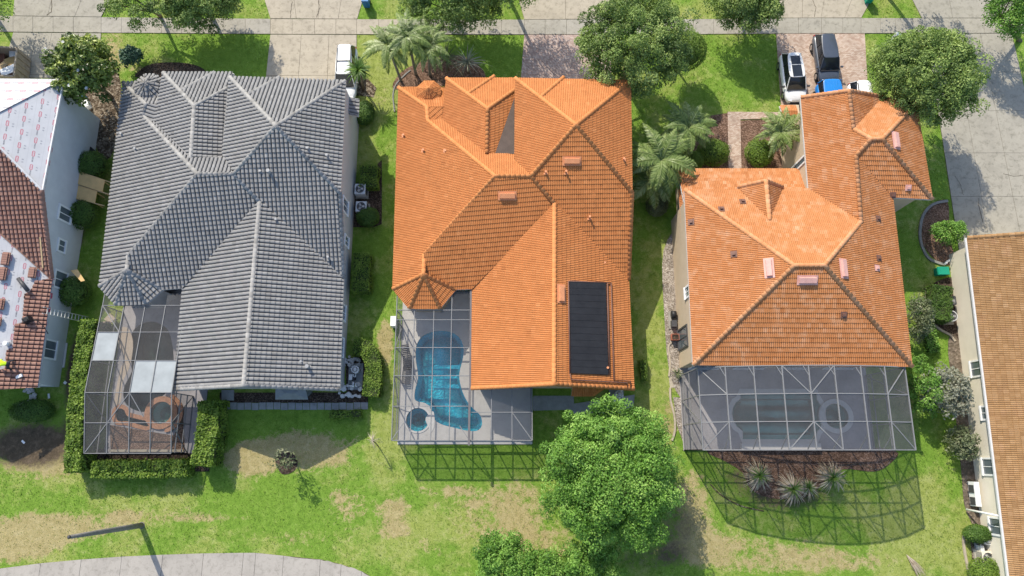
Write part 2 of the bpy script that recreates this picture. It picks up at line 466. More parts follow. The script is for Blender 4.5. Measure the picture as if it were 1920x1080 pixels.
MT = dict(
    lawn=lawn_mat(),
    conc_warm=concrete('concrete_warm', (0.41, 0.36, 0.28), 0.5),
    conc_grey=concrete('concrete_grey', (0.345, 0.32, 0.265), 0.5),
    conc_walk=concrete('concrete_walk', (0.36, 0.335, 0.285), 0.5),
    conc_path=concrete('concrete_path', (0.37, 0.34, 0.30), 0.4, 0.5),
    asphalt=plain('asphalt', (0.06, 0.06, 0.062), 0.9, 0.2, 1.0, fine=0.3, bscale=50),
    joint=plain('joint', (0.10, 0.085, 0.06), 0.95),
    paver_rose=paver_mat('paver_rose', (0.33, 0.235, 0.20), (0.42, 0.32, 0.275), (0.50, 0.41, 0.36), 0.78),
    paver_tan=paver_mat('paver_tan', (0.36, 0.25, 0.19), (0.46, 0.35, 0.275), (0.54, 0.44, 0.36)),
    paver_grey=plain('paver_grey', (0.30, 0.31, 0.31), 0.9, 0.18, 2.0, fine=0.25),
    deck_grey=concrete('deck_grey', (0.52, 0.50, 0.47), 0.15),
    deck_beige=concrete('deck_beige', (0.55, 0.45, 0.35), 0.2),
    deck_dark=concrete('deck_dark', (0.36, 0.34, 0.345), 0.2),
    brick=plain('coping_brick', (0.50, 0.25, 0.14), 0.85, 0.3, 6.0, fine=0.35, bscale=18.0),
    coping=plain('coping', (0.62, 0.60, 0.57), 0.8, 0.08, 5.0, fine=0.12),
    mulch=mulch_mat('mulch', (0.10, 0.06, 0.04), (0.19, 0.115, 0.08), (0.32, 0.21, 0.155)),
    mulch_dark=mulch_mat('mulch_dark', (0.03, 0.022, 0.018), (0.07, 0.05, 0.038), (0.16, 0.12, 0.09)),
    litter=mulch_mat('leaf_litter', (0.06, 0.045, 0.03), (0.13, 0.095, 0.065), (0.34, 0.29, 0.22), 9.0),
    gravel=mulch_mat('gravel', (0.18, 0.15, 0.12), (0.34, 0.29, 0.24), (0.58, 0.53, 0.47), 16.0),
    dirt=mulch_mat('dirt', (0.12, 0.095, 0.07), (0.17, 0.14, 0.105), (0.25, 0.2, 0.16), 6.0),
    kerb=concrete('kerb', (0.42, 0.36, 0.28), 0.3, 2.0),
    kerb_grey=concrete('kerb_grey', (0.24, 0.235, 0.22), 0.3, 2.0),
    t_grey=tile_mat('tile_grey', (0.185, 0.18, 0.173), (0.245, 0.239, 0.23), (0.325, 0.318, 0.307)),
    t_orange=tile_mat('tile_orange', (0.43, 0.157, 0.048), (0.505, 0.192, 0.060), (0.58, 0.24, 0.085)),
    t_orange2=tile_mat('tile_orange_worn', (0.40, 0.152, 0.05), (0.475, 0.195, 0.07), (0.55, 0.29, 0.155), 0.8, (0.54, 0.34, 0.21), 0.45, 1.1),
    t_brown=tile_mat('tile_brown', (0.20, 0.10, 0.075), (0.27, 0.145, 0.11), (0.36, 0.21, 0.16)),
    t_tan=tile_mat('tile_tan', (0.25, 0.138, 0.058), (0.325, 0.187, 0.082), (0.41, 0.255, 0.13), 0.8, (0.36, 0.20, 0.12), 0.35),
    under_e=print_mat('underlayment_e', 'x'), under_n=print_mat('underlayment_n', 'y'),
    felt=plain('flat_roofing', (0.085, 0.062, 0.05), 0.9, 0.15, 2.0),
    fascia=plain('fascia', (0.50, 0.48, 0.46), 0.7),
    fascia_brown=plain('fascia_brown', (0.28, 0.15, 0.10), 0.7),
    stucco_grey=plain('stucco_grey', (0.56, 0.575, 0.59), 0.9, 0.06, 1.2, bump=0.3, bscale=25),
    stucco_light=plain('stucco_light', (0.52, 0.50, 0.48), 0.9, 0.06, 1.2, bump=0.3, bscale=25),
    stucco_tan=plain('stucco_tan', (0.52, 0.42, 0.30), 0.9, 0.06, 1.2, bump=0.3, bscale=25),
    stucco_cream=plain('stucco_cream', (0.68, 0.63, 0.52), 0.9, 0.05, 1.2, bump=0.3, bscale=25),
    white=plain('white_paint', (0.78, 0.78, 0.77), 0.5, 0.05),
    white_metal=plain('white_metal', (0.60, 0.60, 0.60), 0.45, 0.06),
    frame=plain('cage_aluminium', (0.20, 0.20, 0.20), 0.5, 0.08),
    gutter=plain('gutter', (0.13, 0.12, 0.12), 0.5),
    screen=screen_mat('insect_screen', (0.14, 0.14, 0.145), 0.34),
    screen_clear=screen_mat('insect_screen_clear', (0.11, 0.11, 0.115), 0.26),
    hood=plain('bay_hood', (0.16, 0.18, 0.20), 0.5, 0.15),
    screen_light=screen_mat('insect_screen_light', (0.15, 0.147, 0.143), 0.32),
    panel_white=screen_mat('white_roof_panel', (0.34, 0.365, 0.37), 0.95),
    glass=glassy('window_glass', (0.11, 0.135, 0.15)),
    glass_car=glassy('car_glass', (0.018, 0.022, 0.028), 0.03),
    solar=plain('solar_mat', (0.022, 0.022, 0.024), 0.55, 0.25, 1.5),
    steel=plain('galvanised', (0.50, 0.50, 0.50), 0.4, 0.1, metal=0.7),
    alu=plain('aluminium', (0.62, 0.62, 0.60), 0.4, 0.06, metal=0.4),
    black=plain('black_plastic', (0.02, 0.02, 0.022), 0.5),
    dark=plain('dark_metal', (0.06, 0.06, 0.065), 0.5),
    rubber=plain('rubber', (0.025, 0.025, 0.025), 0.85),
    plywood=plain('plywood', (0.66, 0.44, 0.19), 0.8, 0.12, 2.5, fine=0.12),
    lumber=plain('lumber', (0.56, 0.40, 0.22), 0.8, 0.15),
    bark=plain('bark', (0.16, 0.12, 0.09), 0.95, 0.3, 6.0, bump=0.6, bscale=18),
    bark_grey=plain('bark_grey', (0.24, 0.215, 0.18), 0.95, 0.3, 6.0, bump=0.6, bscale=18),
    pole_wood=plain('pole_concrete', (0.20, 0.19, 0.18), 0.9, 0.25, 3.0, fine=0.2),
    vent_orange=plain('vent_orange', (0.62, 0.26, 0.12), 0.6),
    vent_pink=plain('vent_pink', (0.60, 0.34, 0.29), 0.6),
    vent_dark=plain('vent_dark', (0.17, 0.085, 0.06), 0.6),
    vent_grey=plain('vent_grey', (0.3, 0.3, 0.3), 0.5),
    blue=plain('blue_plastic', (0.03, 0.16, 0.36), 0.5),
    green_p=plain('green_plastic', (0.01, 0.27, 0.17), 0.5, 0.06),
    dumpster=plain('dumpster_paint', (0.30, 0.25, 0.19), 0.7, 0.25, 3.0),
    rust=plain('dumpster_inside', (0.20, 0.09, 0.06), 0.8, 0.3, 3.0),
    water_blue=water_mat('water_blue', (0.62, 0.95, 1.0)),
    water_green=water_mat('water_green', (0.78, 0.92, 0.88)),
    terracotta=plain('terracotta', (0.40, 0.13, 0.08), 0.8),
)
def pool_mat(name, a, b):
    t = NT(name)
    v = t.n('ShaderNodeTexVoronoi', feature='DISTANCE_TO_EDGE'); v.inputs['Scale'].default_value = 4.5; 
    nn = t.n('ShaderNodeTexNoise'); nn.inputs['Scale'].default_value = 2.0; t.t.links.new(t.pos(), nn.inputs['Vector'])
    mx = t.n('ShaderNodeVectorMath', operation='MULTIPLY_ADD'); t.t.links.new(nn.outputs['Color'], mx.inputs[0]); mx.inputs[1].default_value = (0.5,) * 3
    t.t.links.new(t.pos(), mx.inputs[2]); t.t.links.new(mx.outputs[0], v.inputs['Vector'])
    c = t.ramp(v.outputs['Distance'], [(0.0, b), (0.10, lo(a, 1.15)), (0.4, a)])  # bright edge lines are water caustics painted into the plaster colour
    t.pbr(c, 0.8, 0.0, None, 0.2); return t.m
MT['pool_blue'] = pool_mat('pool_plaster_caustics', (0.06, 0.74, 0.86), (0.25, 0.88, 0.95))
MT['pool_green'] = plain('pool_plaster_green', (0.34, 0.66, 0.64), 0.8, 0.12, 1.5)
MT['pool_dark'] = plain('pool_plaster_dark', (0.10, 0.13, 0.12), 0.8, 0.25, 1.5)
LEAF = dict(
    oak=leaf_mat('leaf_oak', (0.06, 0.105, 0.024), (0.185, 0.275, 0.062), (0.40, 0.49, 0.16), 0.2),
    bright=leaf_mat('leaf_bright', (0.045, 0.12, 0.015), (0.145, 0.30, 0.042), (0.33, 0.50, 0.12), 0.22),
    magnolia=leaf_mat('leaf_magnolia', (0.04, 0.07, 0.015), (0.15, 0.21, 0.04), (0.40, 0.46, 0.12), 0.15, 0.35),
    hedge=leaf_mat('leaf_hedge', (0.06, 0.12, 0.016), (0.15, 0.245, 0.03), (0.30, 0.40, 0.075), 0.28),
    topiary=leaf_mat('leaf_topiary', (0.04, 0.09, 0.014), (0.08, 0.16, 0.024), (0.16, 0.25, 0.045), 0.2),
    olive=leaf_mat('leaf_olive', (0.07, 0.09, 0.04), (0.14, 0.17, 0.085), (0.28, 0.29, 0.19), 0.2),
    greygreen=leaf_mat('leaf_grey', (0.10, 0.11, 0.08), (0.24, 0.25, 0.19), (0.42, 0.42, 0.36), 0.2),
    bluegreen=leaf_mat('leaf_bluegreen', (0.02, 0.06, 0.04), (0.05, 0.12, 0.08), (0.12, 0.2, 0.14), 0.15),
    palm=leaf_mat('leaf_palm', (0.075, 0.13, 0.026), (0.19, 0.26, 0.07), (0.40, 0.46, 0.22), 0.25, 0.4),
    drypalm=leaf_mat('leaf_drypalm', (0.26, 0.20, 0.14), (0.44, 0.37, 0.29), (0.58, 0.52, 0.43), 0.15, 0.7),
    sago=leaf_mat('leaf_sago', (0.05, 0.11, 0.02), (0.10, 0.18, 0.035), (0.18, 0.26, 0.07), 0.2, 0.4),
    grass=leaf_mat('leaf_grass', (0.095, 0.175, 0.02), (0.18, 0.27, 0.04), (0.36, 0.40, 0.14), 0.3, 0.8),
)
# ------------------------------------------------------------------ ground
def ell(X, Y, u, v, ru, rv, amp):
    c = P(u, v); a = P(u + ru, v); b = P(u, v + rv)
    rx, ry = abs(a.x - c.x), abs(b.y - c.y)
    d = np.sqrt(((X - c.x) / rx) ** 2 + ((Y - c.y) / ry) ** 2)
    return amp * np.clip(1.45 - d, 0, 1)
def dist_in(poly, X, Y):
    inside = np.zeros(X.shape, bool); n = len(poly)
    for i in range(n):
        x1, y1 = poly[i][0], poly[i][1]; x2, y2 = poly[(i + 1) % n][0], poly[(i + 1) % n][1]
        c = ((y1 > Y) != (y2 > Y)) & (X < (x2 - x1) * (Y - y1) / (y2 - y1 + 1e-12) + x1)
        inside ^= c
    return inside

DECK1 = [(-30.2, -0.1), (-23.0, -0.1), (-23.0, 5.0), (-24.2, 5.0), (-24.2, 12.5), (-30.2, 12.5)]
DECK2 = [(-8.5, 0.55), (1.5, 0.55), (1.5, 5.0), (-2.5, 5.0), (-2.5, 12.2), (-8.5, 12.2)]
DECK3 = [(12.7, 0.1), (26.9, 0.1), (26.9, 6.2), (12.7, 6.2)]

def build_ground():
    far = np.array([-600, -300, -150, -90, -65, -52])
    xs = np.concatenate([far, np.arange(-46, 47.01, 0.3), -far[::-1]])
    ys = np.concatenate([np.array([-600, -300, -150, -80, -45, -25]), np.arange(-14, 45.01, 0.3), np.array([55, 80, 150, 300, 600])])
    X, Y = np.meshgrid(xs, ys)
    nx, ny = len(xs), len(ys)
    Z = 0.012 * np.sin(X * 1.3 + 0.7 * Y) * np.sin(Y * 0.9) - 0.012
    verts = np.stack([X, Y, Z], -1).reshape(-1, 3)
    i, j = np.meshgrid(np.arange(nx - 1), np.arange(ny - 1))
    a = (j * nx + i).ravel()
    faces = np.stack([a, a + 1, a + nx + 1, a + nx], -1)
    cx = verts[faces].mean(1)
    keep = np.ones(len(faces), bool)
    for dk in (DECK1, DECK2, DECK3):
        d = np.array(dk); c = d.mean(0)
        keep &= ~dist_in([(c[0] + (p[0] - c[0]) * 0.93, c[1] + (p[1] - c[1]) * 0.93) for p in dk], cx[:, 0], cx[:, 1])
    faces = faces[keep]
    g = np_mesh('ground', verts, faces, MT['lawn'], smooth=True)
    x, y = verts[:, 0], verts[:, 1]
    dry = np.zeros(len(verts)); dirt = np.zeros(len(verts)); yel = np.full(len(verts), 0.42)
    for e in [(560, 845, 105, 38, .95), (465, 865, 45, 30, 1.0), (90, 862, 85, 36, 1.0), (110, 985, 150, 26, .7), (60, 1000, 90, 30, .6), (330, 965, 120, 16, .4), (10, 1030, 90, 26, .9), (232, 968, 26, 14, .7),
              (740, 968, 30, 40, .75), (905, 965, 80, 66, .45), (1005, 1010, 80, 50, .6), (980, 930, 60, 38, .45), (1300, 935, 34, 60, .7), (1300, 1010, 70, 40, .6), (1420, 1040, 150, 36, .6),
              (722, 640, 16, 42, 1.0), (655, 955, 46, 22, .55), (205, 100, 26, 40, .8), (250, 118, 26, 24, .5), (705, 185, 40, 30, .35), (1290, 30, 60, 12, .35), (820, 920, 60, 14, .4), (640, 930, 40, 14, .4), (1256, 790, 14, 60, .6), (560, 1010, 120, 18, .35), (1600, 1050, 100, 24, .45)]:
        dry += ell(x, y, *e)
    for e in [(60, 835, 90, 46, .9), (145, 690, 22, 90, .9), (190, 200, 40, 66, .9), (150, 440, 12, 40, .6), (1810, 700, 22, 80, .8), (1838, 900, 20, 100, .8), (545, 868, 26, 18, .55), (1470, 925, 105, 42, .62), (1370, 880, 40, 30, .35), (1268, 985, 50, 60, .5), (1210, 1050, 90, 30, .45), (225, 1000, 12, 26, .35)]:  # first ellipse is the reroofed house's cast shadow, painted with the soil tone
        dirt += ell(x, y, *e)
    for e in [(1400, 120, 90, 80, -.1), (1710, 110, 70, 60, .0), (700, 150, 60, 80, .45), (1720, 1000, 90, 100, .45), (820, 990, 120, 40, .3), (1230, 680, 30, 180, .25), (330, 950, 200, 30, .2), (450, 20, 60, 20, .1), (1270, 20, 80, 20, .35), (735, 840, 40, 60, .5), (700, 700, 40, 40, .3)]:
        yel += ell(x, y, *e)
    for e in [(590, 950, 120, 34, -.55), (480, 955, 160, 30, -.3), (1600, 860, 160, 30, -.5), (860, 860, 130, 34, -.5), (430, 100, 90, 40, -.35), (920, 100, 60, 40, -.5), (480, 800, 160, 30, -.6)]:
        yel += ell(x, y, *e)
    for line, amp, wd in (([(330, 972), (480, 974), (620, 984), (720, 1000), (800, 1030)], .55, .22), ([(700, 945), (800, 948), (900, 945)], .4, .2), ([(740, 990), (790, 1010), (830, 1040)], .45, .2), ([(480, 905), (600, 912), (700, 915)], .3, .2), ([(20, 1045), (200, 1025), (400, 1020)], .3, .25), ([(1300, 1050), (1450, 1066), (1640, 1060)], .3, .25)):
        q = catmull([P(*c) for c in line], 12, False)
        for p0 in q: dry += amp * .32 * np.exp(-((x - p0.x) ** 2 + (y - p0.y) ** 2) / (2 * wd ** 2))
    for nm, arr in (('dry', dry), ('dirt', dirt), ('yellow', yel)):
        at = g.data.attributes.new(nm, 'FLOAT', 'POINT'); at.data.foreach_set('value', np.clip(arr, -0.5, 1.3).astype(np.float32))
    tag(g, 'patchy green lawn with dry tan spots between the houses', 'lawn', kind='structure')
    return g
ground = build_ground()

def sheet(name, pts, mat, z1, label, cat, kind='structure', z0=-0.05, smooth=0, parent=None):
    pl = px_poly(pts)
    if smooth: pl = catmull(pl, smooth)
    o = MB().prism(pl, z0, z1).build(name, mat, parent)
    return tag(o, label, cat, kind=kind) if parent is None else o

def bilerp(q, s, t):
    return (q[0] * (1 - s) + q[1] * s) * (1 - t) + (q[3] * (1 - s) + q[2] * s) * t
def slabs(name, quad, us, vs_, mat, label, cat, z=0.035, gap=0.012, jit=0.006, only=None):
    """slabs laid on a dark joint bed; quad = nw, ne, se, sw in survey coordinates; us / vs_ = joint fractions"""
    q = [P(*c) for c in quad]
    base = MB().prism([q[0], q[1], q[2], q[3]], -0.06, z - 0.022).build(name, MT['joint'])
    tag(base, label, cat, kind='structure')
    for i in range(len(us) - 1):
        for j in range(len(vs_) - 1):
            c = [bilerp(q, us[i], vs_[j]), bilerp(q, us[i + 1], vs_[j]), bilerp(q, us[i + 1], vs_[j + 1]), bilerp(q, us[i], vs_[j + 1])]
            m = sum(c, Vector()) / 4
            cc = []
            for p in c:
                d = (m - p); cc.append(p + Vector((math.copysign(gap, d.x), math.copysign(gap, d.y), 0)))
            MB().prism(cc, -0.05, z + random.uniform(-jit, jit)).build('slab', mat, base)
    return base
lin = lambda n: [k / n for k in range(n + 1)]

# sidewalk along the street: slabs one by one
def sidewalk():
    top = [(-60, 28), (0, 30), (240, 33), (560, 36), (960, 37), (1300, 36), (1500, 34), (1900, 34.5), (1990, 36)]
    bot = [(-60, 58), (0, 60), (240, 62), (560, 64.5), (960, 65), (1300, 64.5), (1500, 63), (1900, 62.5), (1990, 64)]
    def at(tab, u):
        return np.interp(u, [p[0] for p in tab], [p[1] for p in tab])
    cuts = [-60, -20, 25, 62, 100, 138, 190, 228, 265, 303, 341, 380, 420, 460, 507, 548, 590, 630, 669, 710, 748, 785, 822, 860, 900, 940, 983, 1022, 1062, 1102, 1145, 1185, 1225, 1262, 1300, 1338, 1376, 1415, 1455, 1497, 1540, 1580, 1614, 1650, 1679, 1711, 1752, 1795, 1845, 1895, 1940, 1990]
    base = MB().prism([P(u, at(top, u)) for u in cuts] + [P(u, at(bot, u)) for u in cuts[::-1]], -0.06, 0.015).build('sidewalk', MT['joint'])
    tag(base, 'pale concrete sidewalk of square slabs running along the street', 'sidewalk', kind='structure')
    for a, b in zip(cuts[:-1], cuts[1:]):
        g = 0.28
        warm = 500 < a < 715
        m = MT['conc_warm'] if warm else (MT['conc_grey'] if (a >= 1455 or a < 190) else MT['conc_walk'])
        MB().prism([P(a + g, at(top, a) + .3), P(b - g, at(top, b) + .3), P(b - g, at(bot, b) - .3), P(a + g, at(bot, a) - .3)], -0.05, 0.04 + random.uniform(-.006, .006)).build('slab', m, base)
sidewalk()

# driveways and their aprons towards the street
slabs('driveway', [(25, 61), (190, 62.8), (184, 146), (2, 146)], [0, .27, .44, .69, 1], [0, .52, .93, 1], MT['conc_grey'], 'concrete driveway with a dumpster on it, at the house being reroofed', 'driveway')
slabs('driveway', [(30, -40), (228, -40), (190, 32), (25, 29.8)], [0, .39, .7, 1], [0, .5, 1], MT['conc_grey'], 'shaded concrete apron above the sidewalk by the dumpster driveway', 'driveway')
slabs('driveway', [(507, 65), (669, 65.6), (668, 152), (498, 152)], [0, .36, .68, 1], [0, .885, 1], MT['conc_warm'], 'warm beige concrete driveway with a white van parked on it', 'driveway')
slabs('driveway', [(484, -40), (692, -40), (670, 35.8), (507, 34.9)], [0, .3, .55, .78, 1], [0, .5, 1], MT['conc_warm'], 'warm beige concrete apron flaring to the street above the van', 'driveway')
dp = sheet('driveway', [(983, 65.6), (1145, 65.6), (1146, 156), (976, 156)], MT['paver_rose'], 0.04, 'rose brick paver driveway half in tree shade before the orange roof', 'driveway')
slabs('driveway', [(962, -40), (1158, -40), (1138, 36), (983, 36.6)], [0, .5, 1], [0, .5, 1], MT['conc_warm'], 'plain concrete apron above the rose paver driveway', 'driveway')
sheet('driveway', [(1455, 63.8), (1621, 63.4), (1632, 250), (1468, 250)], MT['paver_tan'], 0.04, 'tan brick paver driveway with four parked cars', 'driveway')
slabs('driveway', [(1440, -40), (1655, -40), (1615, 33.6), (1457, 33.9)], [0, .3, .52, .8, 1], [0, .5, 1], MT['conc_warm'], 'concrete apron above the driveway with parked cars', 'driveway')
slabs('driveway', [(1737, 63.2), (1897, 63.0), (1990, 470), (1798, 470)], [0, .31, .63, 1], [0, .19, .375, .57, .765, .93, 1], MT['conc_grey'], 'wide grey concrete driveway of large slabs beside the tan roof', 'driveway')
slabs('driveway', [(1690, -40), (1925, -40), (1893, 34), (1728, 34)], [0, .35, .7, 1], [0, .5, 1], MT['conc_grey'], 'concrete apron in tree shade above the wide grey driveway', 'driveway')

# curved footpath at the bottom left
def curved_path():
    top = [(-60, 1076), (0, 1066), (77, 1056), (153, 1049), (229, 1043.5), (306, 1040), (382, 1037.5), (457, 1036.5), (480, 1036.5)]
    right = [(532, 1042), (601, 1049), (640, 1058), (678, 1071), (712, 1090), (735, 1120)]
    tp = [P(*p) for p in top + right]
    base = MB().prism(tp + [P(735, 1330), P(-60, 1330)], -0.06, 0.012).build('footpath', MT['joint'])
    tag(base, 'curved pale concrete footpath with ragged lawn edge at the bottom', 'footpath', kind='structure')
    for k in range(len(tp) - 1):
        a, b = tp[k], tp[k + 1]
        wdt = (b - a).length
        if wdt < 0.5: continue
        e = 0.012
        a2, b2 = a.lerp(b, e / wdt), b.lerp(a, e / wdt)
        edge = [a2.lerp(b2, t) + Vector((0, random.uniform(-.05, .04) if 0 < t < 1 and k > 8 else 0, 0)) for t in (0, .17, .33, .5, .66, .83, 1)]
        MB().prism(edge + [Vector((b2.x, -14.5, 0)), Vector((a2.x, -14.5, 0))], -0.05, 0.04 + random.uniform(-.008, .008)).build('slab', MT['conc_path'], base)
curved_path()

# front walk of the right orange house
sheet('front_walk', [(1364, 210), (1470, 211), (1470, 223), (1388, 224), (1390, 322), (1366, 322)], MT['paver_tan'], 0.05, 'tan paver garden walk leading round two mulch beds', 'path')
# planting beds
BED = [('mulch_bed', [(742, 168), (748, 140), (775, 122), (820, 106), (860, 104), (895, 120), (908, 150), (840, 160)], 'mulch', 'brown mulch bed with palms before the middle orange roof'),
       ('mulch_bed', [(1292, 318), (1296, 250), (1325, 218), (1364, 212), (1366, 322)], 'mulch', 'mulch bed with palms left of the tan garden walk'),
       ('mulch_bed', [(1390, 322), (1388, 226), (1468, 224), (1472, 322)], 'mulch', 'mulch bed between the garden walk and the orange garage roof'),
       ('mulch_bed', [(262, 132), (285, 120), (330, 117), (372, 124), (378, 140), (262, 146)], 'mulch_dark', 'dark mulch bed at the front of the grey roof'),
       ('mulch_bed', [(664, 178), (664, 152), (690, 148), (706, 165), (700, 182)], 'litter', 'small litter bed under the broad-leaved plant by the grey roof'),
       ('mulch_bed', [(1724, 440), (1726, 408), (1742, 386), (1776, 377), (1780, 440), (1790, 494), (1762, 492), (1738, 470)], 'mulch', 'oval mulch bed with a grey kerb beside the wide driveway'),
       ('mulch_bed', [(1326, 846), (1362, 866), (1392, 886), (1404, 912), (1430, 930), (1476, 936), (1520, 928), (1546, 902), (1580, 880), (1640, 884), (1670, 868), (1680, 846), (1600, 838), (1400, 838)], 'mulch', 'brown mulch bed under spiky plants below the arched cage'),
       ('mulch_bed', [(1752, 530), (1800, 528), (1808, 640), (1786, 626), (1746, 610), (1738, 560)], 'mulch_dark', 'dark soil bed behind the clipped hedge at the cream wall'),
       ('leaf_litter', [(172, 150), (222, 138), (224, 240), (200, 300), (168, 250), (150, 190)], 'litter', 'brown leaf litter under the magnolia beside the grey roof'),
       ('gravel_strip', [(1244, 470), (1284, 440), (1288, 720), (1272, 740), (1254, 690), (1246, 600)], 'gravel', 'pale gravel strip along the tan house wall'),
       ('gravel_strip', [(1262, 745), (1300, 745), (1304, 842), (1286, 842), (1270, 800)], 'gravel', 'gravel strip outside the left side of the arched cage'),
       ('dirt_strip', [(1778, 640), (1812, 636), (1850, 990), (1812, 960), (1802, 880), (1790, 760)], 'dirt', 'bare brown dirt strip along the cream wall'),
       ('mulch_bed', [(1818, 1000), (1856, 996), (1890, 1100), (1828, 1100)], 'litter', 'equipment bed with pool pumps at the cream wall'),
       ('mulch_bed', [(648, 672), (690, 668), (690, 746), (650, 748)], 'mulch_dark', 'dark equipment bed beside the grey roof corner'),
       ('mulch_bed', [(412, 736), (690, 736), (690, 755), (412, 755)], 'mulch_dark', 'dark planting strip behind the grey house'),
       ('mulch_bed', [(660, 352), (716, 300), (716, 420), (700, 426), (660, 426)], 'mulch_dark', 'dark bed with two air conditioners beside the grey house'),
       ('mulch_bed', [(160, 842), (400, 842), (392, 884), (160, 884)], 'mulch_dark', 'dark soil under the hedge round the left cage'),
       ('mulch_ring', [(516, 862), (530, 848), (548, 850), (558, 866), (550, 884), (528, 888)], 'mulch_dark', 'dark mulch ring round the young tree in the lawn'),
       ('patio', [(1000, 742), (1076, 742), (1076, 768), (1000, 770)], 'paver_grey', 'grey paved strip behind the middle orange house'),
       ('patio', [(1068, 758), (1190, 740), (1188, 762), (1140, 776), (1068, 776)], 'paver_grey', 'dark grey paved corner with pool pumps by the round tree'),
       ('step', [(1254, 706), (1284, 704), (1284, 726), (1256, 727)], 'conc_warm', 'pale concrete step at the side door of the arched cage')]
for nm, pts, mt, lab in BED:
    sm = 4 if nm in ('mulch_bed', 'leaf_litter', 'mulch_ring', 'dirt_strip', 'gravel_strip') and len(pts) > 5 else 0
    sheet(nm, pts, MT[mt], 0.018 + random.uniform(0, .006), lab, nm.replace('_', ' '), smooth=sm)

def edging(pts, w, h, mat, label, closed=False, n=5):
    pl = catmull([P(u, v) for u, v in pts], n, closed)
    o = MB().strip(pl, w, -0.05, h, closed).build('garden_edging', mat)
    tag(o, label, 'edging')
edging([(1776, 377), (1748, 384), (1730, 404), (1724, 436), (1728, 462), (1740, 484), (1758, 493), (1770, 496)], .2, .12, MT['kerb_grey'], 'grey concrete kerb curving round the mulch bed by the driveway')
edging([(1770, 496), (1776, 490), (1782, 487)], .16, .14, MT['white'], 'short white hose lying beside the green box')
edging([(1736, 541), (1735, 562), (1738, 585), (1746, 604), (1762, 618), (1780, 628), (1790, 640)], .16, .1, MT['kerb'], 'cream kerb curving round the clipped hedge')
edging([(1818, 998), (1808, 1000), (1806, 1020), (1812, 1056), (1820, 1090)], .16, .1, MT['kerb'], 'cream kerb beside the pool pumps at the cream wall')
edging([(1262, 640), (1253, 650), (1256, 680), (1254, 706)], .12, .1, MT['kerb'], 'short cream kerb at the gravel under the dark door')
edging([(1256, 727), (1257, 750), (1264, 780), (1265, 806), (1260, 826)], .14, .1, MT['kerb'], 'thin cream kerb winding beside the arched cage')
edging([(1332, 908), (1352, 928), (1388, 948), (1432, 958)], .07, .05, MT['litter'], 'thin edging round the spiky plants in the cage shadow')
edging([(1580, 872), (1612, 870), (1640, 880), (1662, 872), (1673, 856)], .07, .05, MT['litter'], 'thin edging at the end of the cage mulch bed')
edging([(740, 210), (737, 180), (742, 160), (758, 142), (770, 132)], .1, .08, MT['kerb_grey'], 'thin grey edging round the palms before the middle roof')

# stepping pavers behind the grey house
pv = thing('paver_row', 'row of square grey pavers behind the grey house', 'pavers', P(550, 763), kind='structure')
n = 20
for k in range(n):
    a, b = 418 + k * 13.65, 418 + (k + 1) * 13.65 - 1.1
    o = random.uniform(-.8, .8)
    MB().prism([P(a, 755 + o), P(b, 755 + o), P(b, 768 + o), P(a, 768 + o)], -0.04, 0.045 + random.uniform(-.008, .008)).build('paver', MT['paver_grey'], pv)
pv2 = thing('paver_pad', 'single pale square pad behind the grey house', 'pavers', P(428, 742), kind='structure')
MB().prism([P(416, 731), P(439, 731), P(439, 751), P(416, 751)], -0.04, 0.06).build('paver', MT['paver_grey'], pv2)
pv3 = thing('paver_pad', 'single pale square pad behind the middle orange house', 'pavers', P(1008, 758), kind='structure')
MB().prism([P(999, 745), P(1018, 745), P(1018, 768), P(999, 768)], -0.04, 0.06).build('paver', MT['paver_grey'], pv3)

# cracks in old concrete
def crack(name_parent, pts, w=.03, seed=1):
    rr = random.Random(seed); out = []
    for a, b in zip(pts[:-1], pts[1:]):
        for k in range(6): t = k / 6; out.append(P(a[0] + (b[0] - a[0]) * t + rr.uniform(-.9, .9), a[1] + (b[1] - a[1]) * t))
    out.append(P(*pts[-1])); MB().strip(out, w, .03, .0485).build('crack', MT['joint'], name_parent)
dr = [o for o in bpy.data.objects if o.name.startswith('driveway')]
by = lambda word: next(o for o in dr if word in o['label'])
crack(by('flaring'), [(548, 2), (546, 16), (545, 34)], .035, 1); crack(by('flaring'), [(597, 1), (600, 14), (594, 33)], .035, 2); crack(by('dumpster driveway'), [(97, -4), (98, 22), (88, 29)], .06, 3)
crack(by('above the driveway with parked'), [(1524, 0), (1529, 14), (1527, 32)], .035, 4); crack(by('large slabs'), [(1880, 326), (1900, 331), (1918, 329)], .03, 5); crack(by('large slabs'), [(1834, 372), (1836, 392), (1842, 416)], .03, 6); crack(by('large slabs'), [(1790, 330), (1800, 345), (1806, 366)], .025, 7)

# the street itself, north of the aprons
yr = P(960, -38).y
rd = MB().prism([(-90, yr + .25), (90, yr + .25), (90, yr + 8.2), (-90, yr + 8.2)], -.06, .012).build('road', MT['asphalt']); tag(rd, 'grey asphalt street beyond the driveway aprons', 'road', kind='structure')
for k, yy in enumerate((yr + .12, yr + 8.35)):
    kb = MB().box((0, yy, .03), (180, .25, .14)).build('kerb', MT['conc_walk']); tag(kb, ['low concrete kerb on the near side of the street', 'low concrete kerb on the far side of the street'][k], 'kerb', kind='structure')
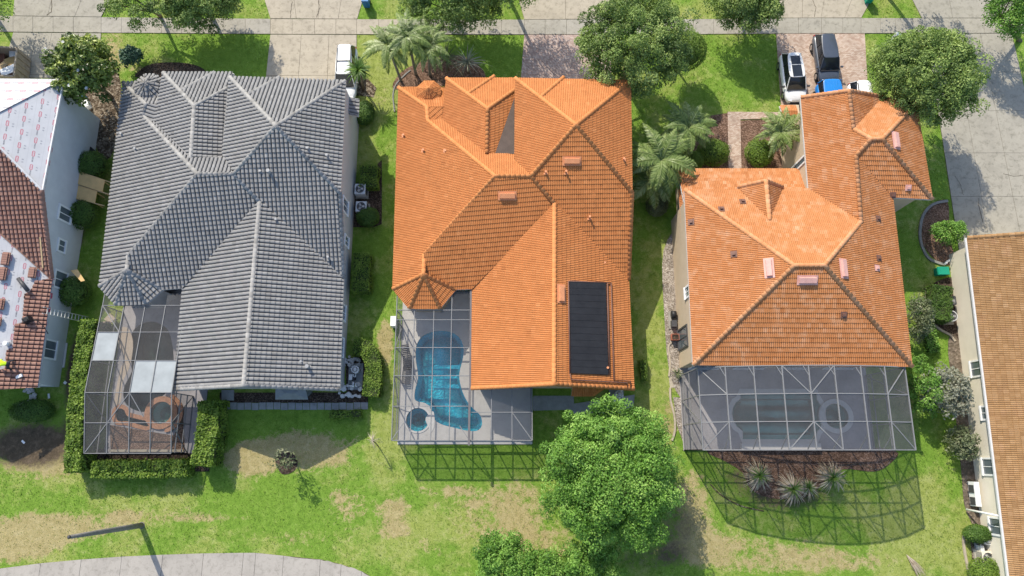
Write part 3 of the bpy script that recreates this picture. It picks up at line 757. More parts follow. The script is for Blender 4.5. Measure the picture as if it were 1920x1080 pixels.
# ------------------------------------------------------------------ tiled roofs
def tile_template(kind):
    """returns local verts (u along eave, v up the slope, w out of the roof), faces, width, course"""
    if kind == 'roll':          # one big roll and a pan
        w, L = 0.298, 0.345
        prof = [(0, -.05), (.02, .052), (.09, .080), (.30, .094), (.52, .090), (.68, .070), (.745, .040), (.77, -.05), (1.0, -.05)]
        lift = 0.074
    else:                       # two low rolls
        w, L = 0.268, 0.338
        prof = [(0, 0), (.06, .026), (.22, .046), (.40, .028), (.5, 0), (.56, .026), (.72, .046), (.90, .028), (1, 0)]
        lift = 0.036
    n = len(prof)
    V = [(a * w, -0.02, h + lift) for a, h in prof] + [(a * w, L, h) for a, h in prof] + [(a * w, -0.02, -0.055) for a, h in prof]
    Fq = []
    for i in range(n - 1):
        Fq.append((i, i + 1, n + i + 1, n + i))
        Fq.append((2 * n + i, 2 * n + i + 1, i + 1, i))
    return np.array(V), np.array(Fq), w, L

TILE = {k: tile_template(k) for k in ('roll', 'double')}

def in_poly(poly, pts):
    return dist_in(poly, pts[:, 0], pts[:, 1])

class Roof:
    def __init__(s, parent, kind, mat, spread, tiles_out=300, deck_mat=None):
        s.kind, s.mat, s.spread, s.max_obj = kind, mat, spread, tiles_out
        s.V, s.Fq, s.w, s.L = TILE[kind]
        s.parent = parent; s.deck = MB(); s.full = []; s.pv = []; s.pf = []; s.pt = []; s.npv = 0
        s.cap_list = []; s.deck_mat = deck_mat or MT['fascia']
        s.lr = np.random.default_rng(len(bpy.data.objects))
    def face(s, poly, tiled=True, clip=None, thick=0.16):
        """poly: 3D corners of one roof plane; clip: list of 3D polygons if only a part of the plane is tiled"""
        pts = np.array([tuple(p) for p in poly]); c = pts.mean(0)
        _, _, vt = np.linalg.svd(pts - c); nrm = vt[2]
        if nrm[2] < 0: nrm = -nrm
        fit = pts - np.outer((pts - c) @ nrm, nrm)
        s.deck.solid([Vector(p) - Vector((0, 0, 0.07)) for p in fit], thick)
        if not tiled: return c, nrm
        z = np.array([0, 0, 1.0]); up = z - nrm * nrm[2]; up /= np.linalg.norm(up); e = np.cross(up, nrm)
        for pl in (clip or [poly]):
            q = np.array([tuple(p) for p in pl]); q2 = np.stack([(q - c) @ e, (q - c) @ up], -1)
            s._lay(q2, c, e, up, nrm)
        return c, nrm
    def _lay(s, q2, c, e, up, nrm):
        w, L = s.w, s.L
        u0, v0 = q2[:, 0].min(), q2[:, 1].min()
        nu, nv = int((q2[:, 0].max() - u0) / w) + 2, int((q2[:, 1].max() - v0) / L) + 2
        I, J = np.meshgrid(np.arange(-1, nu), np.arange(nv)); I = I.ravel(); J = J.ravel()
        off = s.lr.random() * w
        U, Vv = u0 + I * w + off, v0 + J * L
        cnt = np.zeros(len(U), int)
        for a in (0.0, .25, .5, .75, 1.0):
            for b in (0.0, .33, .66, 1.0):
                cnt += in_poly(q2, np.stack([U + a * w * .999 + 5e-4, Vv + b * L * .998 + 5e-4], -1))
        full = cnt == 20; part = (cnt > 0) & ~full
        M = np.stack([e, up, nrm], 1)
        for a, b in zip(U[full], Vv[full]):
            s.full.append((c + e * a + up * b, M))
        ids = np.nonzero(part)[0]
        if not len(ids): return
        # trimmed tiles along hips, valleys and rakes
        tris = tessellate_polygon([[Vector((p[0], p[1], 0)) for p in q2]])
        for t in tris:
            T2 = [Vector((q2[k][0], q2[k][1])) for k in t]
            if (T2[1] - T2[0]).cross(T2[2] - T2[0]) < 0: T2 = [T2[0], T2[2], T2[1]]
            lo2 = [min(p[k] for p in T2) for k in (0, 1)]; hi2 = [max(p[k] for p in T2) for k in (0, 1)]
            bm = bmesh.new(); lay = bm.faces.layers.float.new('tint')
            for k in ids:
                if U[k] > hi2[0] or U[k] + w < lo2[0] or Vv[k] > hi2[1] or Vv[k] + L < lo2[1]: continue
                vv = [bm.verts.new((p[0] + U[k], p[1] + Vv[k], p[2])) for p in s.V]
                tn = ((int(k) * 7919) % 1000) / 1000.0
                for f in s.Fq:
                    bm.faces.new([vv[i] for i in f])[lay] = tn
            for k in range(3):
                a, b = T2[k], T2[(k + 1) % 3]; d = b - a
                if not bm.faces: break
                bmesh.ops.bisect_plane(bm, geom=bm.verts[:] + bm.edges[:] + bm.faces[:], plane_co=(a.x, a.y, 0), plane_no=(d.y, -d.x, 0), clear_outer=True)
            bmesh.ops.triangulate(bm, faces=bm.faces[:])
            bm.verts.index_update()
            if bm.faces:
                loc = np.array([v.co[:] for v in bm.verts])
                s.pv.append(c + loc[:, :1] * e + loc[:, 1:2] * up + loc[:, 2:] * nrm)
                s.pf.append(np.array([[v.index for v in f.verts] for f in bm.faces]) + s.npv)
                s.pt.append(np.array([f[lay] for f in bm.faces])); s.npv += len(loc)
            bm.free()
    def caps(s, a, b, lift=0.075, r=0.16):
        s.cap_list.append((Vector(a), Vector(b), lift, r))
    def finish(s):
        roof = s.deck.build('roof', s.deck_mat, s.parent)
        s.roof = roof
        lr = s.lr
        sh = lambda: float(np.clip(lr.normal(0.5, s.spread), 0, 1)) if lr.random() > .05 else float(lr.random())
        if s.full:
            O = np.array([f[0] for f in s.full]); N3 = np.array([f[1][:, 2] for f in s.full])
            view = np.array([0, 0, CAM_H]) - O; dist = np.linalg.norm(view, axis=1)
            area = (N3 * view).sum(1) / dist ** 3
            d0 = np.array([0, _st, -_ct]); rel = O - np.array([0, 0, CAM_H]); dep = rel @ d0
            uu = 960 + FPX * rel[:, 0] / dep; vv = 540 - FPX * (rel @ np.array([0, _ct, _st])) / dep
            area[(uu < 8) | (uu > 1912) | (vv < 8) | (vv > 1072)] *= 0.01
            order = np.argsort(-area)
            single = order[:s.max_obj]; rest = order[s.max_obj:]
            variants = []
            for k in range(10):
                me = bpy.data.meshes.new('tile')
                me.from_pydata(s.V.tolist(), [], s.Fq.tolist()); me.materials.append(s.mat)
                at = me.attributes.new('tint', 'FLOAT', 'FACE'); at.data.foreach_set('value', np.full(len(s.Fq), sh(), np.float32))
                me.update(); variants.append(me)
            inv = roof.matrix_world.inverted()
            for k in single:
                o = bpy.data.objects.new('tile', variants[int(lr.integers(10))])
                COL.objects.link(o); o.parent = roof
                m = np.eye(4); m[:3, :3] = s.full[k][1]; m[:3, 3] = s.full[k][0]
                o.matrix_local = Matrix(m.tolist())
            if len(rest):
                nv, nf = len(s.V), len(s.Fq)
                Ms = np.array([s.full[k][1] for k in rest]); Os = O[rest]
                vv = np.einsum('kij,nj->kni', Ms, s.V) + Os[:, None, :]
                jit = lr.normal(0, .0035, (len(rest), 1, 1)) * Ms[:, None, :, 2]
                vv = vv + jit
                ff = (s.Fq[None] + (np.arange(len(rest)) * nv)[:, None, None]).reshape(-1, 4)
                tv = np.clip(lr.normal(.5, s.spread, len(rest)), 0, 1); odd = lr.random(len(rest)) < .03; tv[odd] = lr.random(odd.sum()); tt = np.repeat(tv, nf)
                o = np_mesh('tile_field', vv.reshape(-1, 3), ff, s.mat, roof, tint=tt); o['kind'] = 'stuff'
        if s.pv:
            o = np_mesh('cut_tiles', np.concatenate(s.pv), np.concatenate(s.pf), s.mat, roof, tint=np.clip(.5 + (np.concatenate(s.pt) - .5) * s.spread * 3, 0, 1)); o['kind'] = 'stuff'
        # ridge, hip and rake caps, one by one
        cl, n = 0.40, 7
        meshes = {}
        for a, b, lift, r in s.cap_list:
            if a.z > b.z + 1e-3: a, b = b, a
            d = b - a; Ln = d.length; d.normalize()
            sd = d.cross(Vector((0, 0, 1))).normalized(); upv = sd.cross(d).normalized()
            cnt = max(1, int(round(Ln / 0.355)))
            step = Ln / cnt
            if r not in meshes:
                meshes[r] = []
                for q in range(5):
                    vs_ = []
                    for y, rr, dz in ((-0.01, r, .03), (cl, r * .86, .0), (-0.01, r * .8, .0)):
                        for k in range(n):
                            t = math.pi * k / (n - 1)
                            vs_.append((rr * math.cos(t), y, rr * .8 * math.sin(t) - .05 + dz))
                    fs = []
                    for k in range(n - 1):
                        fs += [(k + 1, k, n + k, n + k + 1), (k, k + 1, 2 * n + k + 1, 2 * n + k)]
                    me = bpy.data.meshes.new('cap_tile'); me.from_pydata(vs_, [], fs); me.materials.append(s.mat)
                    at = me.attributes.new('tint', 'FLOAT', 'FACE'); at.data.foreach_set('value', np.full(len(fs), min(1, sh() + .2), np.float32))
                    me.polygons.foreach_set('use_smooth', np.ones(len(fs), bool)); me.update(); meshes[r].append(me)
            for k in range(cnt):
                p = a + d * (k * step) + Vector((0, 0, lift))
                o = bpy.data.objects.new('cap_tile', random.choice(meshes[r]))
                COL.objects.link(o); o.parent = roof
                M = Matrix((sd, d, upv)).transposed().to_4x4(); M.translation = p
                o.matrix_local = M
        return roof

def window(parent, c, right, wd, ht, out, mull=1, frame=None, depth=.07):
    """window set in a wall: c centre on the wall face, right / out unit vectors"""
    c, right, out = Vector(c), Vector(right).normalized(), Vector(out).normalized(); up = Vector((0, 0, 1))
    fm = MB(); t = 0.13
    o = out * (depth / 2)
    fm.bar(c + o - right * (wd / 2) - up * (ht / 2), c + o - right * (wd / 2) + up * (ht / 2), depth, t, right)
    fm.bar(c + o + right * (wd / 2) - up * (ht / 2), c + o + right * (wd / 2) + up * (ht / 2), depth, t, right)
    fm.bar(c + o - right * (wd / 2 + t / 2) + up * (ht / 2), c + o + right * (wd / 2 + t / 2) + up * (ht / 2), depth + .01, t)
    fm.bar(c + out * .06 - right * (wd / 2 + t / 2) - up * (ht / 2), c + out * .06 + right * (wd / 2 + t / 2) - up * (ht / 2), .14, t)
    w = fm.build('window', frame or MT['white'], parent)
    pm = MB(); pm.bar(c - right * (wd / 2) + out * .01, c + right * (wd / 2) + out * .01, .02, ht)
    pm.build('pane', MT['glass'], w)
    if mull:
        MB().bar(c + out * .035 - up * (ht / 2), c + out * .035 + up * (ht / 2), .04, .05, right).build('mullion', frame or MT['white'], w)
    return w

def pipe_vent(parent, p, h=.35, r=.07, mat=None):
    mb = MB().cyl((p[0], p[1], p[2] - .1), r, h + .1, 10); mb.cyl((p[0], p[1], p[2] + h), r * 1.25, .03, 10)
    mb.box((p[0], p[1], p[2] + .035), (.3, .3, .02))
    return mb.build('roof_vent', mat or MT['vent_grey'], parent)
def box_vent(parent, p, ex, nrm, lw, ld, mat, h=.2):
    ex = Vector(ex).normalized(); n = Vector(nrm); ey = n.cross(ex)
    vs_ = []
    for z, k in ((-.02, 1.0), (h, .82)):
        for a, b in ((-1, -1), (1, -1), (1, 1), (-1, 1)):
            vs_.append(Vector(p) + ex * (a * lw / 2 * (k * .1 + .9)) + ey * (b * ld / 2 * k) + n * z)
    mb = MB(); mb.add(vs_, [(3, 2, 1, 0), (4, 5, 6, 7), (0, 1, 5, 4), (1, 2, 6, 5), (2, 3, 7, 6), (3, 0, 4, 7)])
    o = mb.build('roof_vent', mat, parent)
    fl = []
    for z in (.03, .045):
        for a, b in ((-1, -1), (1, -1), (1, 1), (-1, 1)):
            fl.append(Vector(p) + ex * (a * (lw / 2 + .12)) + ey * (b * (ld / 2 + .12)) + n * (z))
    m2 = MB(); m2.add(fl, [(3, 2, 1, 0), (4, 5, 6, 7), (0, 1, 5, 4), (1, 2, 6, 5), (2, 3, 7, 6), (3, 0, 4, 7)]); m2.build('flashing', mat, o)
    return o

# --- the plan shared by the left three houses; corner name -> position
H2 = dict(w0=(-9.05, 28.23, 2.85), w1=(-6.59, 25.97, 3.83), w2=(-6.5, 24.84, 3.83), m1=(-1.23, 19.33, 6.07), w4=(-6.44, 14.09, 3.88), ta=(-6.45, 12.59, 3.89), w6=(-8.83, 11.71, 2.9),
          m2=(1.35, 19.35, 6.01), s1=(3.07, 17.53, 5.32), v1=(-2.95, 11.72, 2.89), t4=(-4.13, 11.69, 2.88), r1=(2.85, 4.49, 5.33), se=(8.72, 4.38, 2.91), sw=(-2.9, 4.42, 2.9), ev=(8.65, 12.4, 2.97),
          g=(4.56, 22.71, 7.33), gnw=(.23, 27.5, 5.47), gne=(8.97, 27.3, 5.49), gse=(8.71, 18.29, 5.51), gv=(.2, 20.92, 5.46), k1=(-1.85, 21.46, 5.2), k0=(-1.83, 25.11, 5.22), kne=(.24, 27.18, 4.36), knw=(-5.15, 28.47, 3.83), nv0=(-5.44, 24.99, 3.71))
H1 = dict(w0=(-31.03, 28.68, 2.83), w1=(-28.36, 26.18, 3.83), w2=(-28.45, 25.22, 3.75), m1=(-22.63, 19.42, 6.14), w4=(-28.1, 13.98, 3.87), ta=(-28.07, 12.88, 3.9), w6=(-30.52, 11.93, 2.89), t4=(-25.79, 11.68, 2.89),
          m2=(-20.06, 19.45, 6.06), s1=(-18.28, 17.62, 5.36), v1=(-24.31, 11.8, 2.9), r1=(-18.22, 4.38, 5.38), sw=(-24.13, 4.34, 2.9), se=(-12.3, 4.34, 2.91), ev=(-12.47, 12.49, 2.98), g=(-16.84, 22.6, 7.32), gnw=(-21.36, 27.6, 5.43),
          gne=(-12.58, 27.26, 5.46), gse=(-12.44, 18.22, 5.45), gv=(-21.25, 21.3, 5.43), k1=(-23.56, 20.96, 5.52), k0=(-23.76, 25.15, 5.5), kne=(-21.77, 27.06, 4.74), knw=(-27.26, 28.82, 4.01), nv0=(-27.48, 24.62, 3.95))
ya = R(.7); H0 = {}
for k, (x, y, z) in H2.items():
    H0[k] = (math.cos(ya) * x - math.sin(ya) * (y - 15) - 42.72, math.sin(ya) * x + math.cos(ya) * (y - 15) + 15.0, z)
for D, off in ((H2, 0), (H1, 1), (H0, 2)):
    for k in D: D[k] = Vector(D[k])
    if off == 0: D['t5'], D['t6'] = P(767, 578.6, 2.9), P(825.5, 578.6, 2.9)
    elif off == 1: D['t5'], D['t6'] = P(217.8, 571.8, 2.9), P(274.5, 569.6, 2.9)
    else: D['t5'], D['t6'] = D['w6'] + Vector((1.2, -1.5, 0)), D['t4'] + Vector((-1.2, -1.5, 0))
    D['n0e'] = Vector((D['knw'].x - .2, D['w1'].y, D['w1'].z)); D['n0f'] = Vector((D['knw'].x - .2, D['w0'].y, D['w0'].z))
    D['kfe'] = Vector((D['kne'].x, D['knw'].y, D['knw'].z)); D['ks'] = Vector((D['gv'].x, D['k1'].y, D['kne'].z)); D['nk'] = Vector((D['gv'].x, D['k1'].y, D['k1'].z))

FACES = dict(W='w0 w1 w2 m1 w4 ta w6', N='w2 m1 m2 gv nk k1 nv0', S='m1 m2 s1 v1 t4 ta w4', W2='s1 v1 sw r1', E='m2 s1 r1 se ev', Wg='gnw g m2 gv', Ng='gnw g gne', Eg='gne g gse', Sg='g m2 ev gse',
             W1='knw k0 k1 nv0', N1='knw k0 kne kfe', E1='k0 k1 ks kne', N0='w0 w1 n0e n0f', Es='w1 w2 nv0 n0e', Ta='ta w6 t5', Tb='ta t5 t6', Tc='ta t6 t4')
CAPS = 'w0 w1,w1 w2,w2 m1,m1 m2,m1 w4,w4 ta,ta w6,ta t5,ta t6,ta t4,m2 s1,s1 r1,m2 g,g gnw,g gne,g gse,k0 k1,k0 knw,k0 kne,sw r1,r1 se,gse ev'

def model_walls(root, D, mat, name='wall'):
    """outer walls standing under the eaves"""
    ins = .42
    x0, x1 = D['w6'].x + ins, D['se'].x - ins
    ys, yS, yN = D['se'].y + .3, D['v1'].y + ins, D['gnw'].y - .55
    gx0, gx1 = D['gnw'].x + ins, D['gse'].x - ins
    xw = D['sw'].x + ins
    def wall(pts, z0=-.05):
        """one straight wall, pts bottom run a->b with top heights"""
        e_ = Vector((pts[-1][0][0] - pts[0][0][0], pts[-1][0][1] - pts[0][0][1])).normalized() * .005   # keep end faces inside the next wall
        pts = [((pts[0][0][0] + e_.x, pts[0][0][1] + e_.y), pts[0][1])] + list(pts[1:-1]) + [((pts[-1][0][0] - e_.x, pts[-1][0][1] - e_.y), pts[-1][1])]
        (a, za), (b, zb) = pts[0], pts[-1]
        mb = MB(); d = Vector((b[0] - a[0], b[1] - a[1], 0)).normalized(); nn = Vector((-d.y, d.x, 0)) * .2
        prof = [Vector((p[0], p[1], z)) for p, z in pts]
        low = [Vector((a[0], a[1], z0)), Vector((b[0], b[1], z0))]
        fr = [low[0], low[1]] + prof[::-1]
        bk = [p + nn for p in fr]; k = len(fr)
        mb.add(fr + bk, [list(range(k)), list(range(2 * k - 1, k - 1, -1))] + [(i, k + i, k + (i + 1) % k, (i + 1) % k) for i in range(k)])
        return mb.build(name, mat, root)
    ze = D['se'].z - .06
    out = {}
    out['east'] = wall([((x1, ys), ze), ((x1, D['ev'].y), ze), ((x1, D['gse'].y), D['gse'].z - .15), ((x1, yN), D['gne'].z - .15)])
    out['south'] = wall([((xw, ys), ze), ((D['r1'].x, ys), D['r1'].z - .15), ((x1, ys), ze)])
    out['swing'] = wall([((xw, yS), ze), ((xw, ys), ze)])
    out['lanai'] = wall([((x0 + .8, yS + .6), ze), ((xw, yS + .6), ze)])
    out['west'] = wall([((x0, D['w0'].y - ins), ze), ((x0, D['w6'].y + .3), ze)])
    out['front'] = wall([((gx0, yN), ze), ((x0, yN), ze)])
    out['gfront'] = wall([((x1, yN), D['gne'].z - .15), ((gx0, yN), D['gne'].z - .15)])
    out['gwest'] = wall([((gx0, yN), D['gnw'].z - .15), ((gx0, D['gv'].y - 1.0), D['gnw'].z - .15)])
    # garage door in the front wall
    gd = MB().box(((gx0 + x1) / 2, yN + .02, 1.1), (4.9, .06, 2.2)).build('garage_door', MT['white'], out['gfront'])
    for q in range(4): MB().box(((gx0 + x1) / 2, yN + .055, .3 + q * .54), (4.7, .03, .46)).build('door_panel', MT['white'], gd)
    # turret walls
    ctr = (D['w6'] + D['t4']) / 2
    tp = [D[k].lerp(Vector((ctr.x, ctr.y + .4, D[k].z)), .17) for k in ('w6', 't5', 't6', 't4')]
    for a, b in zip(tp[:-1], tp[1:]):
        wall([((a.x, a.y), ze), ((b.x, b.y), ze)])
    return out, x1, ys

def model_roof(root, D, kind, mat, spread, skip=(), clip=None, capskip=(), deck_mat=None, nmax=300):
    rf = Roof(root, kind, mat, spread, nmax, deck_mat); nrm = {}
    for k, v in FACES.items():
        nrm[k] = rf.face([D[q] for q in v.split()], tiled=k not in skip, clip=(clip or {}).get(k))
    for c in CAPS.split(','):
        if c in capskip: continue
        a, b = c.split(); rf.caps(D[a], D[b], .08 if kind == 'roll' else .06)
    return rf, nrm

def spot(nrm, key, u, v):
    c, n = nrm[key]; return on_plane(u, v, Vector(c), Vector(n)), Vector(n)

# --- entry turret roof: small eight sided cone beside the front door
def entry_turret(rf, c, r, ze, za):
    apex = Vector((c.x, c.y, za))
    ring = [Vector((c.x + r * math.cos(R(22.5 + 45 * k)), c.y + r * math.sin(R(22.5 + 45 * k)), ze)) for k in range(8)]
    for k in range(8):
        a, b = ring[k], ring[(k + 1) % 8]
        rf.face([apex, a, b], thick=.1); rf.caps(a, apex, .03, .085)

def grey_house():
    root = thing('house', 'large house with grey concrete tile roof and hipped gables', 'house', (-21.5, 16, 0))
    walls, x1, ys = model_walls(root, H1, MT['stucco_light'])
    rf, nrm = model_roof(root, H1, 'roll', MT['t_grey'], .10)
    entry_turret(rf, P(277, 160, 3.8), 1.15, 3.5, 4.1)
    for a, b in (((340, 170), (403, 136)), ((469, 176), (525, 145))):
        key = 'N1' if a[0] < 400 else 'Ng'
        rf.caps(spot(nrm, key, *a)[0], spot(nrm, key, *b)[0], .07)
    rf.finish()
    for key, u, v, h in (('W', 230, 253, .3), ('W', 256, 281, .3), ('Sg', 507, 325, .55), ('Eg', 578, 280, .3), ('Eg', 615, 295, .45), ('Sg', 520, 414, .4), ('E', 579, 688, .5), ('E', 565, 678, .15), ('Sg', 617, 484, .4), ('Sg', 489, 322, .2)):
        pipe_vent(rf.roof, spot(nrm, key, u, v)[0], h, .075 if h < .5 else .11)
    for y, w_, h_, z in ((P(656, 410).y, 1.1, 1.5, 2.9), (P(654, 466).y, .8, 1.1, 1.9), (7.6, 1.4, 1.3, 1.7), (10.2, 1.2, 1.3, 1.7)):
        window(walls['east'], (x1 + .002, y, z), (0, 1, 0), w_, h_, (1, 0, 0))
    # eave soffit return at the front right corner
    p = H1['gne'] + Vector((.5, -1.3, -2.2))
    low = Roof(root, 'roll', MT['t_grey'], .17, 0)
    low.face([p + Vector((-.9, .9, .35)), p + Vector((.05, .9, -.05)), p + Vector((.05, -.4, -.05)), p + Vector((-.9, -.4, .35))]); low.caps(p + Vector((.05, .9, -.05)), p + Vector((-.9, .9, .35)), .05)
    low.finish().name = 'porch_roof'
    # bay window with a metal hood at the back
    b = MB(); c = P(546, 746, 2.1); hw = 1.05
    b.add([(c.x - hw, ys + .0, 2.55), (c.x + hw, ys, 2.55), (c.x - hw - .15, ys - .95, 1.95), (c.x + hw + .15, ys - .95, 1.95), (c.x - .35, ys - .55, 2.45), (c.x + .35, ys - .55, 2.45)], [(0, 2, 4), (1, 5, 3), (2, 3, 5, 4), (0, 4, 5, 1), (0, 1, 3, 2)])
    b.build('bay_hood', MT['hood'], walls['south'])
    MB().prism([(c.x - hw, ys + .05), (c.x - hw, ys - .3), (c.x - .6, ys - .8), (c.x + .6, ys - .8), (c.x + hw, ys - .3), (c.x + hw, ys + .05)], .5, 1.94).build('bay_window', MT['glass'], walls['south'])
    return root
grey_house()

def middle_house():
    root = thing('house', 'middle house with bright orange tile roof and black solar mat', 'house', (0, 16, 0))
    walls, x1, ys = model_walls(root, H2, MT['stucco_tan'])
    rf, nrm = model_roof(root, H2, 'double', MT['t_orange'], .09)
    entry_turret(rf, P(803, 168, 3.7), 1.0, 3.35, 3.9)
    for a, b in (((878, 175.5), (927, 143)), ((1015, 181), (1057, 145))):
        key = 'N1' if a[0] < 1000 else 'Ng'
        rf.caps(spot(nrm, key, *a)[0], spot(nrm, key, *b)[0], .07)
    rf.finish()
    # flat grey cricket in the dead corner beside the garage roof
    D = H2
    MB().solid([Vector((.18, 26.4, 4.50)), Vector((-1.25, 21.5, 5.16)), Vector((.18, 21.4, 5.30))], .1).build('roof_cricket', MT['felt'], root)
    for key, u, v, h in (('W', 757, 255, .25), ('W', 794, 283, .25), ('W', 835, 283, .1), ('Sg', 1023, 324, .25), ('Sg', 1061, 324, .35), ('Sg', 1105, 409, .4), ('Sg', 1133, 494, .3), ('Eg', 1169, 300, .3), ('E', 1139, 690, .2)):
        pipe_vent(rf.roof, spot(nrm, key, u, v)[0], h, .07, MT['vent_orange'])
    for key, u, v, ex in (('S', 951, 367, (1, 0, 0)), ('Sg', 1072, 302, (1, 0, 0)), ('E', 1051.5, 551, (0, 1, 0))):
        p, n = spot(nrm, key, u, v); e = Vector(ex); e = (e - n * e.dot(n)).normalized()
        box_vent(rf.roof, p + n * .05, e, n, 1.12, .42, MT['vent_orange'])
    # pool heating mat
    n = Vector(nrm['E'][1])
    q = [spot(nrm, 'E', *c)[0] + n * .13 for c in ((1066, 529), (1134, 531), (1139, 703), (1069, 700))]
    sm = MB(); sm.add([p for p in q] + [p - n * .05 for p in q], [(3, 2, 1, 0), (0, 1, 5, 4), (1, 2, 6, 5), (2, 3, 7, 6), (3, 0, 4, 7)])
    mat_o = sm.build('solar_mat', MT['solar'], rf.roof)
    ns = 14
    for k in range(ns):
        a, b = q[0].lerp(q[3], (k + .02) / ns), q[0].lerp(q[3], (k + .985) / ns); c, d = q[1].lerp(q[2], (k + .985) / ns), q[1].lerp(q[2], (k + .02) / ns)
        m = MB(); pts = [a, d, c, b]
        m.add([p + n * (.022 + random.uniform(-.004, .004)) for p in pts] + [p for p in pts], [(3, 2, 1, 0), (0, 1, 5, 4), (1, 2, 6, 5), (2, 3, 7, 6), (3, 0, 4, 7)])
        m.build('mat_strip', MT['solar'], mat_o)
    def pipe(pts, r=.045, m='vent_dark', nm='solar_pipe'):
        MB().tube([spot(nrm, 'E', *p)[0] + n * .14 for p in pts], r, 6).build(nm, MT[m], mat_o)
    pipe([(1064, 528), (1144, 531)]); pipe([(1144, 531), (1149, 712), (1180, 715), (1181, 728)]); pipe([(1067, 701), (1069, 712), (1174, 718), (1175, 729)]); pipe([(1064, 528), (1067, 701)], .05); pipe([(1137, 531), (1141, 703)], .05)
    for y, z in ((23.5, 3.2), (15.6, 2.0), (9.5, 1.7)):
        window(walls['east'], (x1 + .002, y, z), (0, 1, 0), 1.1, 1.2, (1, 0, 0))
    # small tiled hood over the back window
    c = P(1103, 738, 2.3)
    hood = Roof(root, 'double', MT['t_orange'], .15, 0)
    a, b = Vector((c.x - 1.15, ys - .05, 2.65)), Vector((c.x + 1.15, ys - .05, 2.65)); f1, f2 = Vector((c.x - 1.25, ys - .75, 2.3)), Vector((c.x + .35, ys - .75, 2.3)); f3 = Vector((c.x + 1.2, ys - .2, 2.35))
    hood.face([a, b, f2 + Vector((0, 0, 0)), f1], thick=.1); hood.face([b, f3, f2], thick=.1); hood.caps(f2, b, .03, .08)
    hood.finish().name = 'window_hood'
    # aluminium gutter on the lanai side
    MB().bar(H2['v1'] + Vector((-.09, .1, -.05)), H2['sw'] + Vector((-.09, 0, -.05)), .14, .13).build('gutter', MT['gutter'], root)
    return root
middle_house()

def left_house():
    root = thing('house', 'grey-blue walled house being reroofed, half printed white underlayment', 'house', (-42.7, 16, 0))
    walls, x1, ys = model_walls(root, H0, MT['stucco_grey'])
    D = H0
    skip = ('Eg', 'Ng', 'Wg', 'W', 'N', 'W1', 'N1', 'E1', 'N0', 'Es', 'Ta', 'Tb', 'Tc', 'S', 'W2')
    pts = np.array([tuple(D[q]) for q in FACES['E'].split()]); cc = pts.mean(0); _, _, vt = np.linalg.svd(pts - cc); nn = Vector(vt[2] if vt[2][2] > 0 else -vt[2])
    pe = lambda u, v: on_plane(u, v, Vector(cc), nn)
    steps = [D['se'], D['ev'], pe(66, 527), pe(58, 545), pe(46, 552), pe(42, 605), pe(28, 608), pe(24, 652), pe(12, 658), pe(10, 690), pe(-20, 700), pe(-60, 735)]
    rf, nrm = model_roof(root, D, 'roll', MT['t_brown'], .13, skip=skip, clip={'E': [steps]}, capskip=tuple(c for c in CAPS.split(',') if c not in ('gse ev',)), deck_mat=MT['under_e'], nmax=300)
    rf.finish()
    # underlayment sheets on the bare planes
    for key, m in (('Ng', 'under_n'), ('Wg', 'under_e'), ('N', 'under_n'), ('N1', 'under_n'), ('W1', 'under_e')):
        pl = [D[q] for q in FACES[key].split()]
        MB().solid([p + Vector((0, 0, .012)) for p in pl], .02).build('underlayment', MT[m], rf.roof)
    # metal drip edge along the bare eave, brown flashing in the valley
    MB().bar(D['gne'] + Vector((0, 0, -.03)), D['gse'] + Vector((0, 0, -.03)), .1, .14).build('drip_edge', MT['white_metal'], rf.roof)
    MB().bar(D['ev'] + Vector((0, 0, .06)), D['m2'] + Vector((0, 0, .06)), .28, .03).build('valley_flashing', MT['fascia_brown'], rf.roof)
    MB().bar(D['g'].lerp(D['gse'], .0) + Vector((0, 0, .03)), D['gse'] + Vector((0, 0, .05)), .2, .03).build('hip_batten', MT['white_metal'], rf.roof)
    # loose batten on the tiles
    s0, n0 = spot(nrm, 'Sg', 78, 444); s1, _ = spot(nrm, 'Sg', 83, 502)
    MB().bar(s0 + n0 * .16, s1 + n0 * .16, .09, .05).build('batten', MT['lumber'], rf.roof)
    for u, v, w_, h_, z in ((103, 525, 1.3, 1.4, 1.75), (92, 655, 1.35, 1.45, 1.75), (116, 461, .95, .8, 2.25), (122, 402, 1.1, 1.4, 2.45)):
        y = P(u, v, z).y
        window(walls['east'], (x1 + .003, y, z), (0, 1, 0), w_, h_, (1, 0, 0))
    return root, rf, nrm
left_root, left_rf, left_nrm = left_house()

